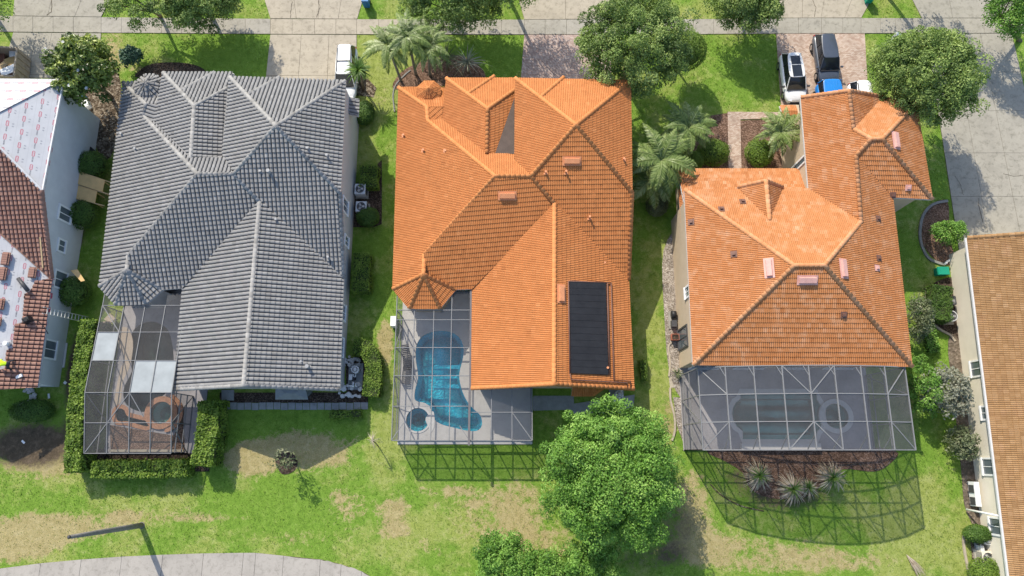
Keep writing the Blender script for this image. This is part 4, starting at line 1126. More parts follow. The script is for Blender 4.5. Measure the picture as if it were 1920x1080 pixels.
H3 = {k: Vector(v) for k, v in dict(ra=(18.74, 12.05, 8.25), rb=(20.73, 12.05, 8.27), sw=(12.31, 5.75, 5.6), se=(27.22, 5.64, 5.59), nw=(12.47, 18.47, 5.61), nv=(21.5, 18.57, 5.51), rc=(24.35, 15.63, 6.74), rd=(24.59, 20.61, 6.74), ev=(27.52, 17.89, 5.55), pa=(25.58, 21.68, 7.18), pb=(26.35, 21.68, 7.18), gse=(30.35, 17.73, 5.55), gne=(30.23, 25.38, 5.59), gn=(27.88, 25.98, 5.41), rf=(24.63, 22.65, 6.79), rn=(24.65, 25.7, 6.79), gw=(21.64, 25.84, 5.55)).items()}
def right_house():
    root = thing('house', 'right house with faded orange tile roof and arched screen cage', 'house', (21, 14, 0))
    D = H3
    wl = {}
    def wall(key, a, b, za, zb, mat='stucco_tan'):
        d = Vector((b[0] - a[0], b[1] - a[1], 0)).normalized(); nn = Vector((-d.y, d.x, 0)) * .2
        e_ = Vector((d.x, d.y)) * .005; a = (a[0] + e_.x, a[1] + e_.y); b = (b[0] - e_.x, b[1] - e_.y)
        f = [Vector((*a, -.05)), Vector((*b, -.05)), Vector((*b, zb)), Vector((*a, za))]
        mb = MB(); mb.add(f + [p + nn for p in f], [(0, 1, 2, 3), (7, 6, 5, 4), (0, 4, 5, 1), (1, 5, 6, 2), (2, 6, 7, 3), (3, 7, 4, 0)])
        wl[key] = mb.build('wall', MT[mat], root)
    i = .45; ze = 5.4
    wx, ex, sy, ny = D['sw'].x + i, D['se'].x - i, D['sw'].y + i, D['nw'].y - i
    wall('west', (wx, ny), (wx, sy), ze, ze); wall('south', (wx, sy), (ex, sy), ze, ze); wall('east', (ex, sy), (ex, D['ev'].y + .4), ze, ze)
    wall('north', (D['nv'].x + i, ny), (wx, ny), ze, ze); wall('gwest', (D['gw'].x + i, D['gw'].y - i), (D['gw'].x + i, ny), ze, ze)
    wall('gsouth', (ex, D['gse'].y + i), (D['gse'].x - i, D['gse'].y + i), ze, ze); wall('geast', (D['gse'].x - i, D['gse'].y + i), (D['gse'].x - i, D['gne'].y - i), ze, ze)
    wall('gnorth', (D['gse'].x - i, D['gne'].y - i), (D['gw'].x + i, D['gw'].y - i), ze, ze)
    rf = Roof(root, 'double', MT['t_orange2'], .11, 300); nrm = {}
    for k, v in dict(W='ra sw nw', S='ra rb se sw', E='rb rc rd ev se', N='ra rb rc nv nw', W2='gw rn rf pa rd rc nv', Sg='pa pb gse ev rd', Eg='pb gne gse', Ng='pa pb gne gn rf', Es='rn rf gn').items():
        nrm[k] = rf.face([D[q] for q in v.split()])
    for c in 'ra rb,ra sw,ra nw,rb se,rb rc,rc rd,rd pa,pa pb,pa rf,rf rn,pb gse,pb gne,gw rn,rn gn'.split(','):
        a, b = c.split(); rf.caps(D[a], D[b])
    # front dormer
    d1, _ = spot(nrm, 'N', 1438, 412); d0 = P(1437, 345, d1.z); dl, _ = spot(nrm, 'N', 1384, 356); dr, _ = spot(nrm, 'N', 1468, 357)
    d0 = Vector(((dl.x + dr.x) / 2, dl.y + .25, d1.z)); d1.x = d0.x
    dl = Vector((dl.x, dl.y + .25, dl.z - .05)); dr = Vector((dr.x, dr.y + .25, dr.z - .05))
    rf.face([d0, d1, dl], thick=.12); rf.face([d0, d1, dr], thick=.12); rf.caps(d0, d1); rf.caps(dl, d0, .06); rf.caps(dr, d0, .06)
    rf.finish()
    g = MB(); g.add([dl + Vector((0, -.2, -.1)), dr + Vector((0, -.2, -.1)), d0 + Vector((0, -.2, -.15)), dl + Vector((0, -.35, -.1)), dr + Vector((0, -.35, -.1)), d0 + Vector((0, -.35, -.15))], [(0, 1, 2), (5, 4, 3), (0, 3, 4, 1), (1, 4, 5, 2), (2, 5, 3, 0)]); g.build('dormer_wall', MT['stucco_tan'], root)
    # lower roof along the front
    lf = Roof(root, 'double', MT['t_orange2'], .2, 0)
    a, b = P(1270, 317, 2.95), P(1497, 317, 2.95)
    yb = ny + .02; zb = 2.95 + .4167 * (a.y - yb)
    lf.face([a, b, Vector((b.x, yb, zb)), Vector((a.x + .0, yb, zb))])
    lf.face([a + Vector((0, 0, 0)), Vector((a.x, yb - 1.2, 2.95)), Vector((a.x + 1.0, yb - 1.2, 3.5)), Vector((a.x + 1.0, yb, zb - .35))], thick=.1)
    lf.finish().name = 'porch_roof'
    wall('pwest', (a.x + .5, a.y - .5), (a.x + .5, ny - .3), 2.85, 2.85); wall('pnorth', (b.x - .2, a.y - .5), (a.x + .5, a.y - .5), 2.85, 2.85)
    for key, u, v in (('N', 1352, 393), ('N', 1392, 379), ('W', 1376, 477), ('E', 1645, 410), ('E', 1646, 484), ('E', 1643, 503), ('S', 1581, 590), ('Sg', 1702, 352), ('Sg', 1673, 366), ('W', 1296, 417)):
        p, n = spot(nrm, key, u, v); e = Vector((1, 0, 0)); e = (e - n * e.dot(n)).normalized()
        box_vent(rf.roof, p + n * .05, e, n, .2, .2, MT['vent_dark' if u not in (1643, 1702) else 'vent_pink'], .16)
    for key, u, v, ex_ in (('W', 1442, 503, (0, 1, 0)), ('S', 1513, 525, (1, 0, 0)), ('E', 1580, 504, (0, 1, 0)), ('Eg', 1678, 264, (0, 1, 0))):
        p, n = spot(nrm, key, u, v); e = Vector(ex_); e = (e - n * e.dot(n)).normalized()
        box_vent(rf.roof, p + n * .05, e, n, 1.15, .42, MT['vent_pink'])
    y = P(1275, 548, 3.6).y
    window(wl['west'], (wx - .003, y, 3.7), (0, -1, 0), .8, 1.2, (-1, 0, 0))
    y = P(1287, 628, 3.0).y
    dd = window(wl['west'], (wx - .003, y, 1.7), (0, -1, 0), 1.5, 2.6, (-1, 0, 0), frame=MT['dark']); dd.name = 'sliding_door'
    window(wl['gwest'], (D['gw'].x + i - .003, 21.5, 2.6), (0, -1, 0), .5, 3.6, (-1, 0, 0), 0)
    for k in range(4):
        window(wl['south'], (14.5 + k * 3.4, sy - .003, 1.4), (1, 0, 0), 2.2, 2.4, (0, -1, 0), frame=MT['white'])
    # tiled pillar roof by the front door
    MB().box(tuple(P(1480, 216, .9)), (.9, .9, 1.8)).build('pillar', MT['stucco_tan'], root)
    c = P(1478, 211, 1.85); pr = Roof(root, 'double', MT['t_orange2'], .2, 0)
    pr.face([c + Vector((-.65, .6, 0)), c + Vector((.65, .6, 0)), c + Vector((.65, 0, .25)), c + Vector((-.65, 0, .25))], thick=.1); pr.face([c + Vector((-.65, -.6, 0)), c + Vector((.65, -.6, 0)), c + Vector((.65, 0, .25)), c + Vector((-.65, 0, .25))], thick=.1)
    pr.finish().name = 'pillar_roof'
    return root
right_house()

def far_right_house():
    root = thing('house', 'cream walled house with tan tile roof at the right edge', 'house', (38, 4, 0))
    z0 = 2.95
    e0, e1 = P(1813, 446, z0), P(1893, 1080, z0)
    d = (e1 - e0).normalized(); e1 = e0 + d * 29.0
    nrm2 = Vector((-d.y, d.x, 0)); nrm2 = nrm2 if nrm2.x > 0 else -nrm2
    run = 3.75; zr = z0 + run * .4167
    r0 = e0 + nrm2 * run; r0.z = zr; r1 = e1 + nrm2 * run; r1.z = zr
    x0 = e0 + nrm2 * (2 * run); x1 = e1 + nrm2 * (2 * run)
    rf = Roof(root, 'double', MT['t_tan'], .15, 300, MT['fascia_brown'])
    rf.face([e0, e1, r1, r0]); rf.face([x0, x1, r1, r0]); rf.caps(r1, r0); rf.caps(e0, r0, .06); rf.caps(x0, r0, .06)
    rf.finish()
    MB().bar(e0 + Vector((-.07, 0, -.08)), e1 + Vector((-.07, 0, -.08)), .14, .13).build('gutter', MT['white_metal'], root)
    def wall(a, b, tops):
        f = [Vector((a.x, a.y, -.05)), Vector((b.x, b.y, -.05))] + tops[::-1]
        nn = (b - a).normalized(); nn = Vector((-nn.y, nn.x, 0)) * .2; k = len(f)
        mb = MB(); mb.add(f + [p + nn for p in f], [list(range(k)), list(range(2 * k - 1, k - 1, -1))] + [(i, k + i, k + (i + 1) % k, (i + 1) % k) for i in range(k)])
        return mb.build('wall', MT['stucco_cream'], root)
    ins = .4
    wa = e0 + nrm2 * ins + d * .455; wb = e1 + nrm2 * ins
    up = lambda p, z: Vector((p.x, p.y, z))
    west = wall(wa, wb, [up(wa, 2.85), up(wb, 2.85)])
    xa = x0 - nrm2 * ins + d * .45; ra = r0 + d * .45
    wall(xa, wa, [up(xa, 2.85), up(ra, zr - .15), up(wa, 2.85)])
    out = -nrm2
    for u, v, wd, ht, z in ((1826, 691, 1.15, 1.25, 1.65), (1838, 774, .95, .75, 1.95), (1852, 875, 1.15, 1.25, 1.65), (1866, 987, 1.15, 1.25, 1.65)):
        t = (P(u, v, z) - wa).dot(d)
        c = wa + d * t + out * .003; c.z = z
        window(west, c, -d, wd, ht, out)
    # pipe on the wall running down to the ground
    a = P(1876, 968, 2.7); b = P(1812, 955, .25)
    MB().tube([a, a.lerp(b, .35) + Vector((0, 0, .05)), b], .07, 8).build('downspout', MT['white'], west)
    return root, wa, wb, d, out
fr_root, fr_a, fr_b, fr_d, fr_out = far_right_house()
# ------------------------------------------------------------------ pools and pool decks
def holed(name, outer, holes, z0, z1, mat, parent=None):
    """a slab with openings"""
    def ccw(p, want):
        a = sum(p[i][0] * p[(i + 1) % len(p)][1] - p[(i + 1) % len(p)][0] * p[i][1] for i in range(len(p)))
        return list(p) if (a > 0) == want else list(p)[::-1]
    loops = [ccw([(q[0], q[1]) for q in outer], True)] + [ccw([(q[0], q[1]) for q in h], False) for h in holes]
    flat = [p for l in loops for p in l]; n = len(flat)
    mb = MB(); b = 0
    mb.v = [(x, y, z1) for x, y in flat] + [(x, y, z0) for x, y in flat]
    for a, c, d in tessellate_polygon([[Vector((x, y, 0)) for x, y in l] for l in loops]):
        ar = (flat[c][0] - flat[a][0]) * (flat[d][1] - flat[a][1]) - (flat[c][1] - flat[a][1]) * (flat[d][0] - flat[a][0])
        if ar < 0: c, d = d, c
        mb.f.append([a, c, d]); mb.sm.append(False)
    k = 0
    for l in loops:
        m = len(l)
        for i in range(m):
            j = (i + 1) % m
            mb.f.append([k + i, n + k + i, n + k + j, k + j]); mb.sm.append(False)
        k += m
    return mb.build(name, mat, parent)
def offset_poly(p, d):
    c = sum((Vector((q[0], q[1])) for q in p), Vector((0, 0))) / len(p); out = []
    n = len(p)
    a2 = sum(p[i][0] * p[(i + 1) % n][1] - p[(i + 1) % n][0] * p[i][1] for i in range(n)); sg = 1 if a2 > 0 else -1
    for i in range(n):
        a, b = Vector((p[i - 1][0], p[i - 1][1])), Vector((p[(i + 1) % n][0], p[(i + 1) % n][1]))
        t = (b - a).normalized(); nn = Vector((t.y, -t.x)) * sg
        out.append(Vector((p[i][0], p[i][1])) + nn * d)
    return out
def circle(c, r, n=28): return [Vector((c[0] + r * math.cos(2 * math.pi * k / n), c[1] + r * math.sin(2 * math.pi * k / n))) for k in range(n)]
def basin(root, outline, depth, mat, water, zw=-.04, name='basin'):
    pl = [(p[0], p[1]) for p in outline]; n = len(pl)
    a2 = sum(pl[i][0] * pl[(i + 1) % n][1] - pl[(i + 1) % n][0] * pl[i][1] for i in range(n))
    if a2 < 0: pl = pl[::-1]
    inner = offset_poly(pl, -.35)
    mb = MB(); mb.v = [(x, y, .06) for x, y in pl] + [(x, y, -depth * .7) for x, y in pl] + [(p[0], p[1], -depth) for p in inner]
    for i in range(n):
        j = (i + 1) % n
        mb.f += [[j, i, n + i, n + j], [n + j, n + i, 2 * n + i, 2 * n + j]]; mb.sm += [False, True]
    for t in tessellate_polygon([[Vector((p[0], p[1], 0)) for p in inner]]):
        a, c, d = t
        ar = (inner[c][0] - inner[a][0]) * (inner[d][1] - inner[a][1]) - (inner[c][1] - inner[a][1]) * (inner[d][0] - inner[a][0])
        if ar < 0: c, d = d, c
        mb.f.append([2 * n + a, 2 * n + c, 2 * n + d]); mb.sm.append(True)
    o = mb.build(name, mat, root)
    wv = MB()
    wp = offset_poly(pl, .02)
    wv.v = [(p[0], p[1], zw) for p in wp]
    for t in tessellate_polygon([[Vector((p[0], p[1], 0)) for p in wp]]):
        a, c, d = t
        ar = (wp[c][0] - wp[a][0]) * (wp[d][1] - wp[a][1]) - (wp[c][1] - wp[a][1]) * (wp[d][0] - wp[a][0])
        if ar < 0: c, d = d, c
        wv.f.append([a, c, d]); wv.sm.append(False)
    wv.build('water', water, root)
    return o
Z2 = lambda pts, s, ox, oy: [P(ox + x / s, oy + y / s) for x, y in pts]

# middle pool: bright blue, free form
o2 = catmull(Z2([(176, 300), (200, 262), (245, 238), (300, 228), (355, 235), (398, 260), (420, 300), (425, 350), (415, 400), (403, 450), (403, 490), (416, 545), (440, 598), (472, 640), (508, 672), (522, 705), (518, 742), (492, 762), (440, 760), (375, 745), (310, 728), (272, 704), (256, 668), (243, 632), (215, 612), (176, 604), (163, 585), (167, 540), (181, 490), (179, 440), (171, 390), (170, 340)], 2.843, 720, 540), 3)
spc2 = P(720 + 180 / 2.843, 540 + 702 / 2.843); spa2 = circle(spc2, .86)
pool2 = thing('swimming_pool', 'bright turquoise free-form pool with round spa in the middle cage', 'pool', (-5.5, 5, 0))
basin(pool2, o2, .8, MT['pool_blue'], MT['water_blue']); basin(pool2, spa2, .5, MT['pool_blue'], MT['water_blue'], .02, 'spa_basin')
dk = holed('pool_deck', DECK2, [o2, spa2], -.1, .07, MT['deck_grey']); tag(dk, 'pale grey pool deck under the middle screen cage', 'pool deck', kind='structure')
holed('spa_wall', circle(spc2, 1.0), [spa2], -.5, .11, MT['coping'], pool2)
MB().prism(catmull(Z2([(222, 700), (240, 672), (262, 658), (270, 690), (268, 740), (250, 770), (240, 745)], 2.843, 720, 540), 4), -.2, .1).build('spillway', MT['coping'], pool2)
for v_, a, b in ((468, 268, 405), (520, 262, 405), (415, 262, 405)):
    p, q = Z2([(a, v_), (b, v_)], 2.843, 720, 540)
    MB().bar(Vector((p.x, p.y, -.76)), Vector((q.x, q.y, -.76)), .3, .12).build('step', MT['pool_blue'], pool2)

# right pool: geometric with rounded ends and a ring spa
o3 = Z2([(420, 222), (420, 252), (396, 268), (380, 298), (376, 330), (382, 364), (400, 396), (432, 422), (432, 465), (826, 465), (826, 428), (846, 404), (855, 372), (856, 330), (852, 290), (826, 252), (826, 222)], 2.842, 1240, 660)
spc3 = P(1240 + 928 / 2.842, 660 + 342 / 2.842); spa3 = circle(spc3, .92)
o3 = [p if (Vector((p.x, p.y)) - Vector((spc3.x, spc3.y))).length > 1.1 else Vector((spc3.x - 1.12, p.y, 0)) for p in o3]
pool3 = thing('swimming_pool', 'murky green pool with stepped ends and ring spa in the arched cage', 'pool', (20, 3, 0))
basin(pool3, o3, .8, MT['pool_green'], MT['water_green']); basin(pool3, spa3, .8, MT['pool_green'], MT['water_green'], .06, 'spa_basin')
cp3 = offset_poly(o3, .36)
dk = holed('pool_deck', DECK3, [o3, spa3], -.1, .06, MT['deck_dark']); tag(dk, 'grey pool deck under the arched screen cage', 'pool deck', kind='structure')
holed('coping', cp3, [o3], -.1, .075, MT['coping'], pool3); holed('spa_coping', circle(spc3, 1.28), [spa3], -.3, .16, MT['coping'], pool3)
MB().strip([P(1388, 838), P(1536, 838)], .5, .05, .35).build('planter_wall', MT['coping'], pool3)

# left pool: dark green with brick coping
o1 = catmull(Z2([(310, 340), (318, 275), (345, 224), (395, 196), (455, 192), (520, 228), (548, 300), (560, 420), (546, 520), (512, 596), (432, 648), (405, 694), (350, 690), (292, 655), (276, 602), (286, 545), (324, 470), (318, 400)], 3.0, 140, 540), 3)
o1 = [Vector((min(p.x, -24.35), p.y, 0)) for p in o1]
spc1 = P(140 + 492 / 3, 540 + 702 / 3); spa1 = circle(spc1, .82)
fnt = catmull(Z2([(240, 690), (262, 678), (285, 690), (300, 720), (360, 738), (420, 752), (418, 778), (380, 772), (300, 750), (250, 748), (236, 720)], 3.0, 140, 540), 3)
pool1 = thing('swimming_pool', 'dark green pool with brick-rimmed round spa in the left cage', 'pool', (-26, 5, 0))
basin(pool1, o1, 1.3, MT['pool_dark'], MT['water_green']); basin(pool1, spa1, .7, MT['pool_green'], MT['water_green'], .12, 'spa_basin'); basin(pool1, fnt, .4, MT['pool_dark'], MT['water_green'], .0, 'fountain_basin')
dk = holed('pool_deck', DECK1, [o1, spa1, fnt], -.1, .06, MT['deck_dark']); tag(dk, 'grey and beige pool deck under the left screen cage', 'pool deck', kind='structure')
holed('spa_coping', circle(spc1, 1.22), [spa1], -.3, .22, MT['brick'], pool1)
holed('fountain_coping', offset_poly(fnt, .3), [fnt], -.2, .12, MT['brick'], pool1)
MB().prism([p for p in catmull(Z2([(555, 600), (600, 640), (616, 690), (605, 745), (570, 790), (520, 812), (516, 796), (560, 770), (590, 730), (596, 690), (580, 650), (545, 612)], 3., 140, 540), 3)], -.05, .2).build('seat_wall', MT['brick'], pool1)
MB().prism([p for p in catmull(Z2([(250, 235), (300, 225), (330, 300), (322, 400), (300, 470), (270, 540), (262, 640), (225, 655), (238, 560), (262, 450), (285, 400), (250, 320)], 3., 140, 540), 3)], .0, .066).build('deck_band', MT['deck_beige'], dk)
MB().prism(Z2([(200, 770), (560, 830), (612, 700), (622, 912), (205, 912)], 3., 140, 540), .0, .064).build('mulch_patch', MT['mulch'], dk)
MB().prism(Z2([(205, 908), (618, 908), (618, 922), (205, 922)], 3., 140, 540), .0, .2).build('deck_kerb', MT['conc_warm'], dk)

# ------------------------------------------------------------------ screen cages
class Cage:
    def __init__(s, label, loc, screen='screen'):
        s.root = thing('screen_enclosure', label, 'screen cage', loc); s.scr = MT[screen]
    def beam(s, a, b, w=.06, h=.12, mat='frame', up=(0, 0, 1)):
        MB().bar(a, b, w, h, up).build('beam', MT[mat], s.root)
    def panel(s, pts, mat=None):
        mb = MB(); mb.add([Vector(p) for p in pts], [list(range(len(pts)))]); mb.build('screen_panel', mat or s.scr, s.root)
    def grid(s, G, white=(), w=.05, h=.10, skip=()):
        """G[row][col] of points: roof grid of beams and panels"""
        nr, nc = len(G), len(G[0])
        for r in range(nr):
            for c in range(nc - 1): s.beam(G[r][c], G[r][c + 1], w, h)
        for c in range(nc):
            for r in range(nr - 1): s.beam(G[r][c] + Vector((0, 0, .004)), G[r + 1][c] + Vector((0, 0, .004)), w * 1.1, h * 1.1)
        for r in range(nr - 1):
            for c in range(nc - 1):
                if (r, c) in skip: continue
                dz = Vector((0, 0, .0))
                s.panel([G[r][c] + dz, G[r][c + 1] + dz, G[r + 1][c + 1] + dz, G[r + 1][c] + dz], MT['panel_white'] if (r, c) in white else None)
    def wall(s, tops, z0=.06, rails=(1.0,), diag=()):
        for p in tops: s.beam(Vector((p.x, p.y, z0)), p, .07, .06, up=(0, 1, 0))
        for i in range(len(tops) - 1):
            a, b = tops[i], tops[i + 1]
            for z in rails: s.beam(Vector((a.x, a.y, z)), Vector((b.x, b.y, z)), .06, .06)
            s.beam(Vector((a.x, a.y, z0 + .04)), Vector((b.x, b.y, z0 + .04)), .05, .06)
            s.panel([Vector((a.x, a.y, z0)), Vector((b.x, b.y, z0)), b, a])
            if i in diag: s.beam(Vector((a.x, a.y, z0)), Vector((b.x, b.y, b.z)), .06, .05)
            if -i - 1 in diag: s.beam(Vector((b.x, b.y, z0)), Vector((a.x, a.y, a.z)), .06, .05)

# middle cage, flat roof
z = 2.78
cg = Cage('flat-topped screen cage over the turquoise pool', (-4, 5, 0), 'screen_clear')
cx = [P(u, 826, z).x for u in (734, 769.2, 807.2, 842, 880)]
ry = [P(800, v, z).y for v in (581.5, 599.8, 651.9, 704.6, 761.6, 825.6)]
G2 = [[Vector((x, y, z)) for x in cx] for y in ry]
cg.grid(G2)
yt = H2['v1'].y - .1
cg.panel([Vector((cx[3], yt, z)), Vector((cx[4], yt, z)), G2[0][4], G2[0][3]]); cg.beam(Vector((cx[3], yt - .35, z)), G2[0][3]); cg.beam(Vector((cx[4], yt, z)), G2[0][4])
cg.panel([Vector((cx[0], ry[0] + 1.1, z)), H2['t5'] + Vector((-.2, .1, -.15)), G2[0][1], G2[0][0]]); cg.beam(Vector((cx[0], ry[0] + 1.1, z)), G2[0][0])
cx2 = [cx[4]] + [P(u, 826, z).x for u in (921, 960, 998)]; ry2 = [H2['sw'].y + .25, P(900, 773, z).y, ry[5]]
cg.grid([[Vector((x, y, z - .003)) for x in cx2] for y in ry2])
cg.beam(Vector((cx[4] - .02, H2['sw'].y, z + .08)), Vector((cx[4] - .02, ry[5] - .35, z + .08)), .16, .14, 'gutter')
cg.wall([Vector((cx[0], y, z)) for y in ry], rails=(.95,), diag=(1, -4)); cg.wall([Vector((x, ry[5], z)) for x in cx], rails=(.95, 1.95), diag=(0, -2, 3)); cg.wall([Vector((x, ry[5], z)) for x in cx2], rails=(.95, 1.95), diag=(-1, 2)); cg.wall([Vector((cx2[3], y, z)) for y in ry2], rails=(.95,), diag=(1,))
cg.beam(G2[5][0], Vector((cx[0] + .8, ry[5] + 1.2, z + .01)), .05, .06); cg.beam(Vector((cx2[2], ry2[1], z + .01)), Vector((cx2[3], ry2[2], z + .01)), .05, .06); cg.beam(G2[5][4], Vector((cx[4] - .7, ry[5] + 1., z + .01)), .05, .06)

# right cage, vaulted roof
cg = Cage('tall arched screen cage over the murky green pool', (20, 3, 0), 'screen')
A3 = [(12.77, 5.06), (14.43, 5.76), (16.22, 6.14), (18.04, 6.36), (19.75, 6.52), (21.46, 6.52), (23.31, 6.34), (25.09, 6.0), (26.81, 5.39)]
ry = [5.62] + [P(1500, v, 6.2).y for v in (738.5, 790.5)] + [.13]
G3 = [[Vector((x, y, zz)) for x, zz in A3] for y in ry]
cg.grid(G3, w=.062)
S3 = [Vector((x, ry[3], zz)) for x, zz in A3]
cg.wall(S3, rails=(.9, 2.3, 3.7), diag=(0, -3, 4, -8, 5)); cg.wall([Vector((A3[0][0], y, A3[0][1])) for y in ry], rails=(.9, 2.6), diag=(1,)); cg.wall([Vector((A3[8][0], y, A3[8][1])) for y in ry], rails=(.9, 2.6), diag=(0,))
for (r, c, r2, c2) in ((0, 0, 1, 1), (0, 3, 1, 4), (0, 5, 1, 4), (0, 8, 1, 7), (2, 1, 3, 0), (2, 4, 3, 3), (2, 4, 3, 5), (2, 7, 3, 8)):
    cg.beam(G3[r][c] + Vector((0, 0, .02)), G3[r2][c2] + Vector((0, 0, .02)), .06, .06)
for c in range(1, 8):
    cg.beam(G3[0][c] + Vector((-.35, -.05, .0)), G3[0][c] + Vector((0, -.7, .0)), .05, .06)
    cg.beam(S3[c] + Vector((0, 0, -1.4)), S3[c] + Vector((0, 1.0, -.02)), .05, .05)
for i in range(8):
    a, b = G3[0][i], G3[0][i + 1]; cg.panel([Vector((a.x, a.y, 5.3)), Vector((b.x, b.y, 5.3)), b, a])

# left cage, roof falling to the south, three white panels
cg = Cage('left screen cage with three opaque white roof panels', (-27, 5, 0), 'screen_light')
cx = [-30.14, -28.55, -27.0, -25.5, -24.02]; rows = [(572.7, 2.8), (622.7, 3.0), (676, 3.2), (736, 3.4), (792.7, 2.95), (850, 2.5)]
G1 = [[Vector((x, P(200, v, zz).y, zz)) for x in cx] for v, zz in rows]
cg.grid(G1, white=((1, 0), (2, 2), (2, 3)), w=.045, h=.09)
cg.wall([g[0] for g in G1], rails=(1.0,), diag=(1, -4)); cg.wall(G1[5], rails=(1.0,), diag=(0, -3)); cg.wall([g[4] for g in G1[3:]], rails=(1.0, 2.0), diag=(0, -2))
cg.beam(G1[5][0], G1[4][1], .05, .06); cg.beam(G1[4][1], G1[3][2], .05, .06); cg.beam(G1[3][2], G1[4][3] + Vector((-.5, .4, .1)), .05, .06); cg.beam(G1[0][0], G1[1][1], .05, .05)
cg.panel([G1[0][0], G1[0][0] + Vector((0, 1.1, -.05)), H1['t5'] + Vector((-.15, 0, -.15)), G1[0][1]]); cg.panel([G1[0][3], G1[0][4], Vector((cx[4], 11.4, 2.75)), Vector((cx[3], 11.4, 2.75))])
cg.beam(G1[0][0], G1[0][0] + Vector((0, 1.1, -.05)), .05, .07)

# things inside the cages
def lounger(label, c, rz):
    r = thing('sun_lounger', label, 'lounger', c, 'loungers beside the turquoise pool')
    M = Matrix.Translation(c) @ Matrix.Rotation(rz, 4, 'Z')
    def T(p): return M @ Vector(p)
    f = MB()
    for x in (-.3, .3): f.bar(T((x, -.95, .3)), T((x, .35, .3)), .05, .05)
    f.build('frame', MT['dark'], r)
    for k in range(9): MB().bar(T((-.3, -.9 + k * .15, .33)), T((.3, -.9 + k * .15, .33)), .1, .025).build('slat', MT['dark'], r)
    for k in range(5): MB().bar(T((-.3, .42 + k * .12, .38 + k * .09)), T((.3, .42 + k * .12, .38 + k * .09)), .1, .025).build('slat', MT['dark'], r)
    for x, y in ((-.28, -.85), (.28, -.85), (-.28, .3), (.28, .3)): MB().bar(T((x, y, .06)), T((x, y, .3)), .05, .05).build('leg', MT['dark'], r)
lounger('dark slatted lounger left of the turquoise pool, nearer the house', P(764, 672, .1), R(8)); lounger('dark slatted lounger left of the turquoise pool, nearer the spa', P(764, 697, .1), R(-4))
def chair(label, c, rz, mat):
    r = thing('patio_chair', label, 'chair', c); M = Matrix.Translation(c) @ Matrix.Rotation(rz, 4, 'Z')
    T = lambda p: M @ Vector(p)
    MB().bar(T((0, -.3, .42)), T((0, .3, .42)), .62, .12).build('seat', mat, r); MB().bar(T((0, .33, .42)), T((0, .45, .95)), .62, .1, (0, 1, 0)).build('backrest', mat, r)
    for x, y in ((-.27, -.25), (.27, -.25), (-.27, .28), (.27, .28)): MB().bar(T((x, y, .05)), T((x, y, .38)), .05, .05).build('leg', MT['dark'], r)
chair('beige padded chair in the corner of the left cage', P(212, 600, .1), R(140), MT['deck_beige'])
def grill(c):
    r = thing('barbecue_grill', 'grey grill with teal cover under the grey eave', 'grill', c)
    MB().box((c.x, c.y, .55), (.55, 1.0, .9)).build('cart', MT['dark'], r); MB().box((c.x, c.y + .05, 1.12), (.5, .85, .22), taper=.75).build('lid', MT['steel'], r); MB().box((c.x - .05, c.y - .62, .9), (.5, .3, .05)).build('shelf', MT['green_p'], r)
grill(P(318, 705, .1) + Vector((-.3, 0, 0)))

# ------------------------------------------------------------------ vegetation
def leaf_quads(pos, nrm, size, r, droop=0.0, aspect=.55):
    n = len(pos)
    nrm = nrm / (np.linalg.norm(nrm, axis=1, keepdims=True) + 1e-9)
    a = r.normal(size=(n, 3)); a[:, 2] -= droop
    t = a - nrm * (a * nrm).sum(1, keepdims=True); t /= np.linalg.norm(t, axis=1, keepdims=True) + 1e-9
    b = np.cross(nrm, t); L = (size * r.uniform(.65, 1.35, n))[:, None]
    W = L * aspect
    v = np.stack([pos - t * L * .5, pos + b * W * .5 + nrm * L * .06, pos + t * L * .5, pos - b * W * .5 + nrm * L * .06], 1)
    return v
def leaf_mesh(name, pos, nrm, size, tint, mat, parent, r, droop=0., aspect=.55):
    v = leaf_quads(pos, nrm, size, r, droop, aspect)
    f = np.arange(len(pos) * 4).reshape(-1, 4)
    return np_mesh(name, v.reshape(-1, 3), f, mat, parent, tint=np.clip(tint, 0, 1))
def clump_leaves(ctr, rad, per, r, up=.55):
    k = len(ctr)
    d = r.normal(size=(k, per, 3)); d /= np.linalg.norm(d, axis=2, keepdims=True)
    d[:, :, 2] = np.where(d[:, :, 2] < -.35, -d[:, :, 2], d[:, :, 2])
    rr = r.uniform(.45, 1.0, (k, per, 1)) ** .5
    pos = ctr[:, None] + d * rr * rad[:, None, None]
    nrm = d * (1 - up) + np.array([0, 0, up]) + r.normal(size=d.shape) * .5
    return pos.reshape(-1, 3), nrm.reshape(-1, 3)
def limbs(root, base, tops, r0, mat, fork, n=6):
    tr = MB(); b = Vector(base); f = Vector(fork)
    tr.tube([b - Vector((0, 0, .1)), b.lerp(f, .35) + Vector((.04, .03, 0)), b.lerp(f, .7), f], [r0 * 1.35, r0, r0 * .9, r0 * .8], 9)
    for t in tops:
        t = Vector(t); m = f.lerp(t, .5) + Vector((random.uniform(-.2, .2), random.uniform(-.2, .2), .15))
        tr.tube([f - Vector((0, 0, .15)), m, t], [r0 * .5, r0 * .3, r0 * .1], n, cap=False)
    return tr.build('trunk', mat, root)
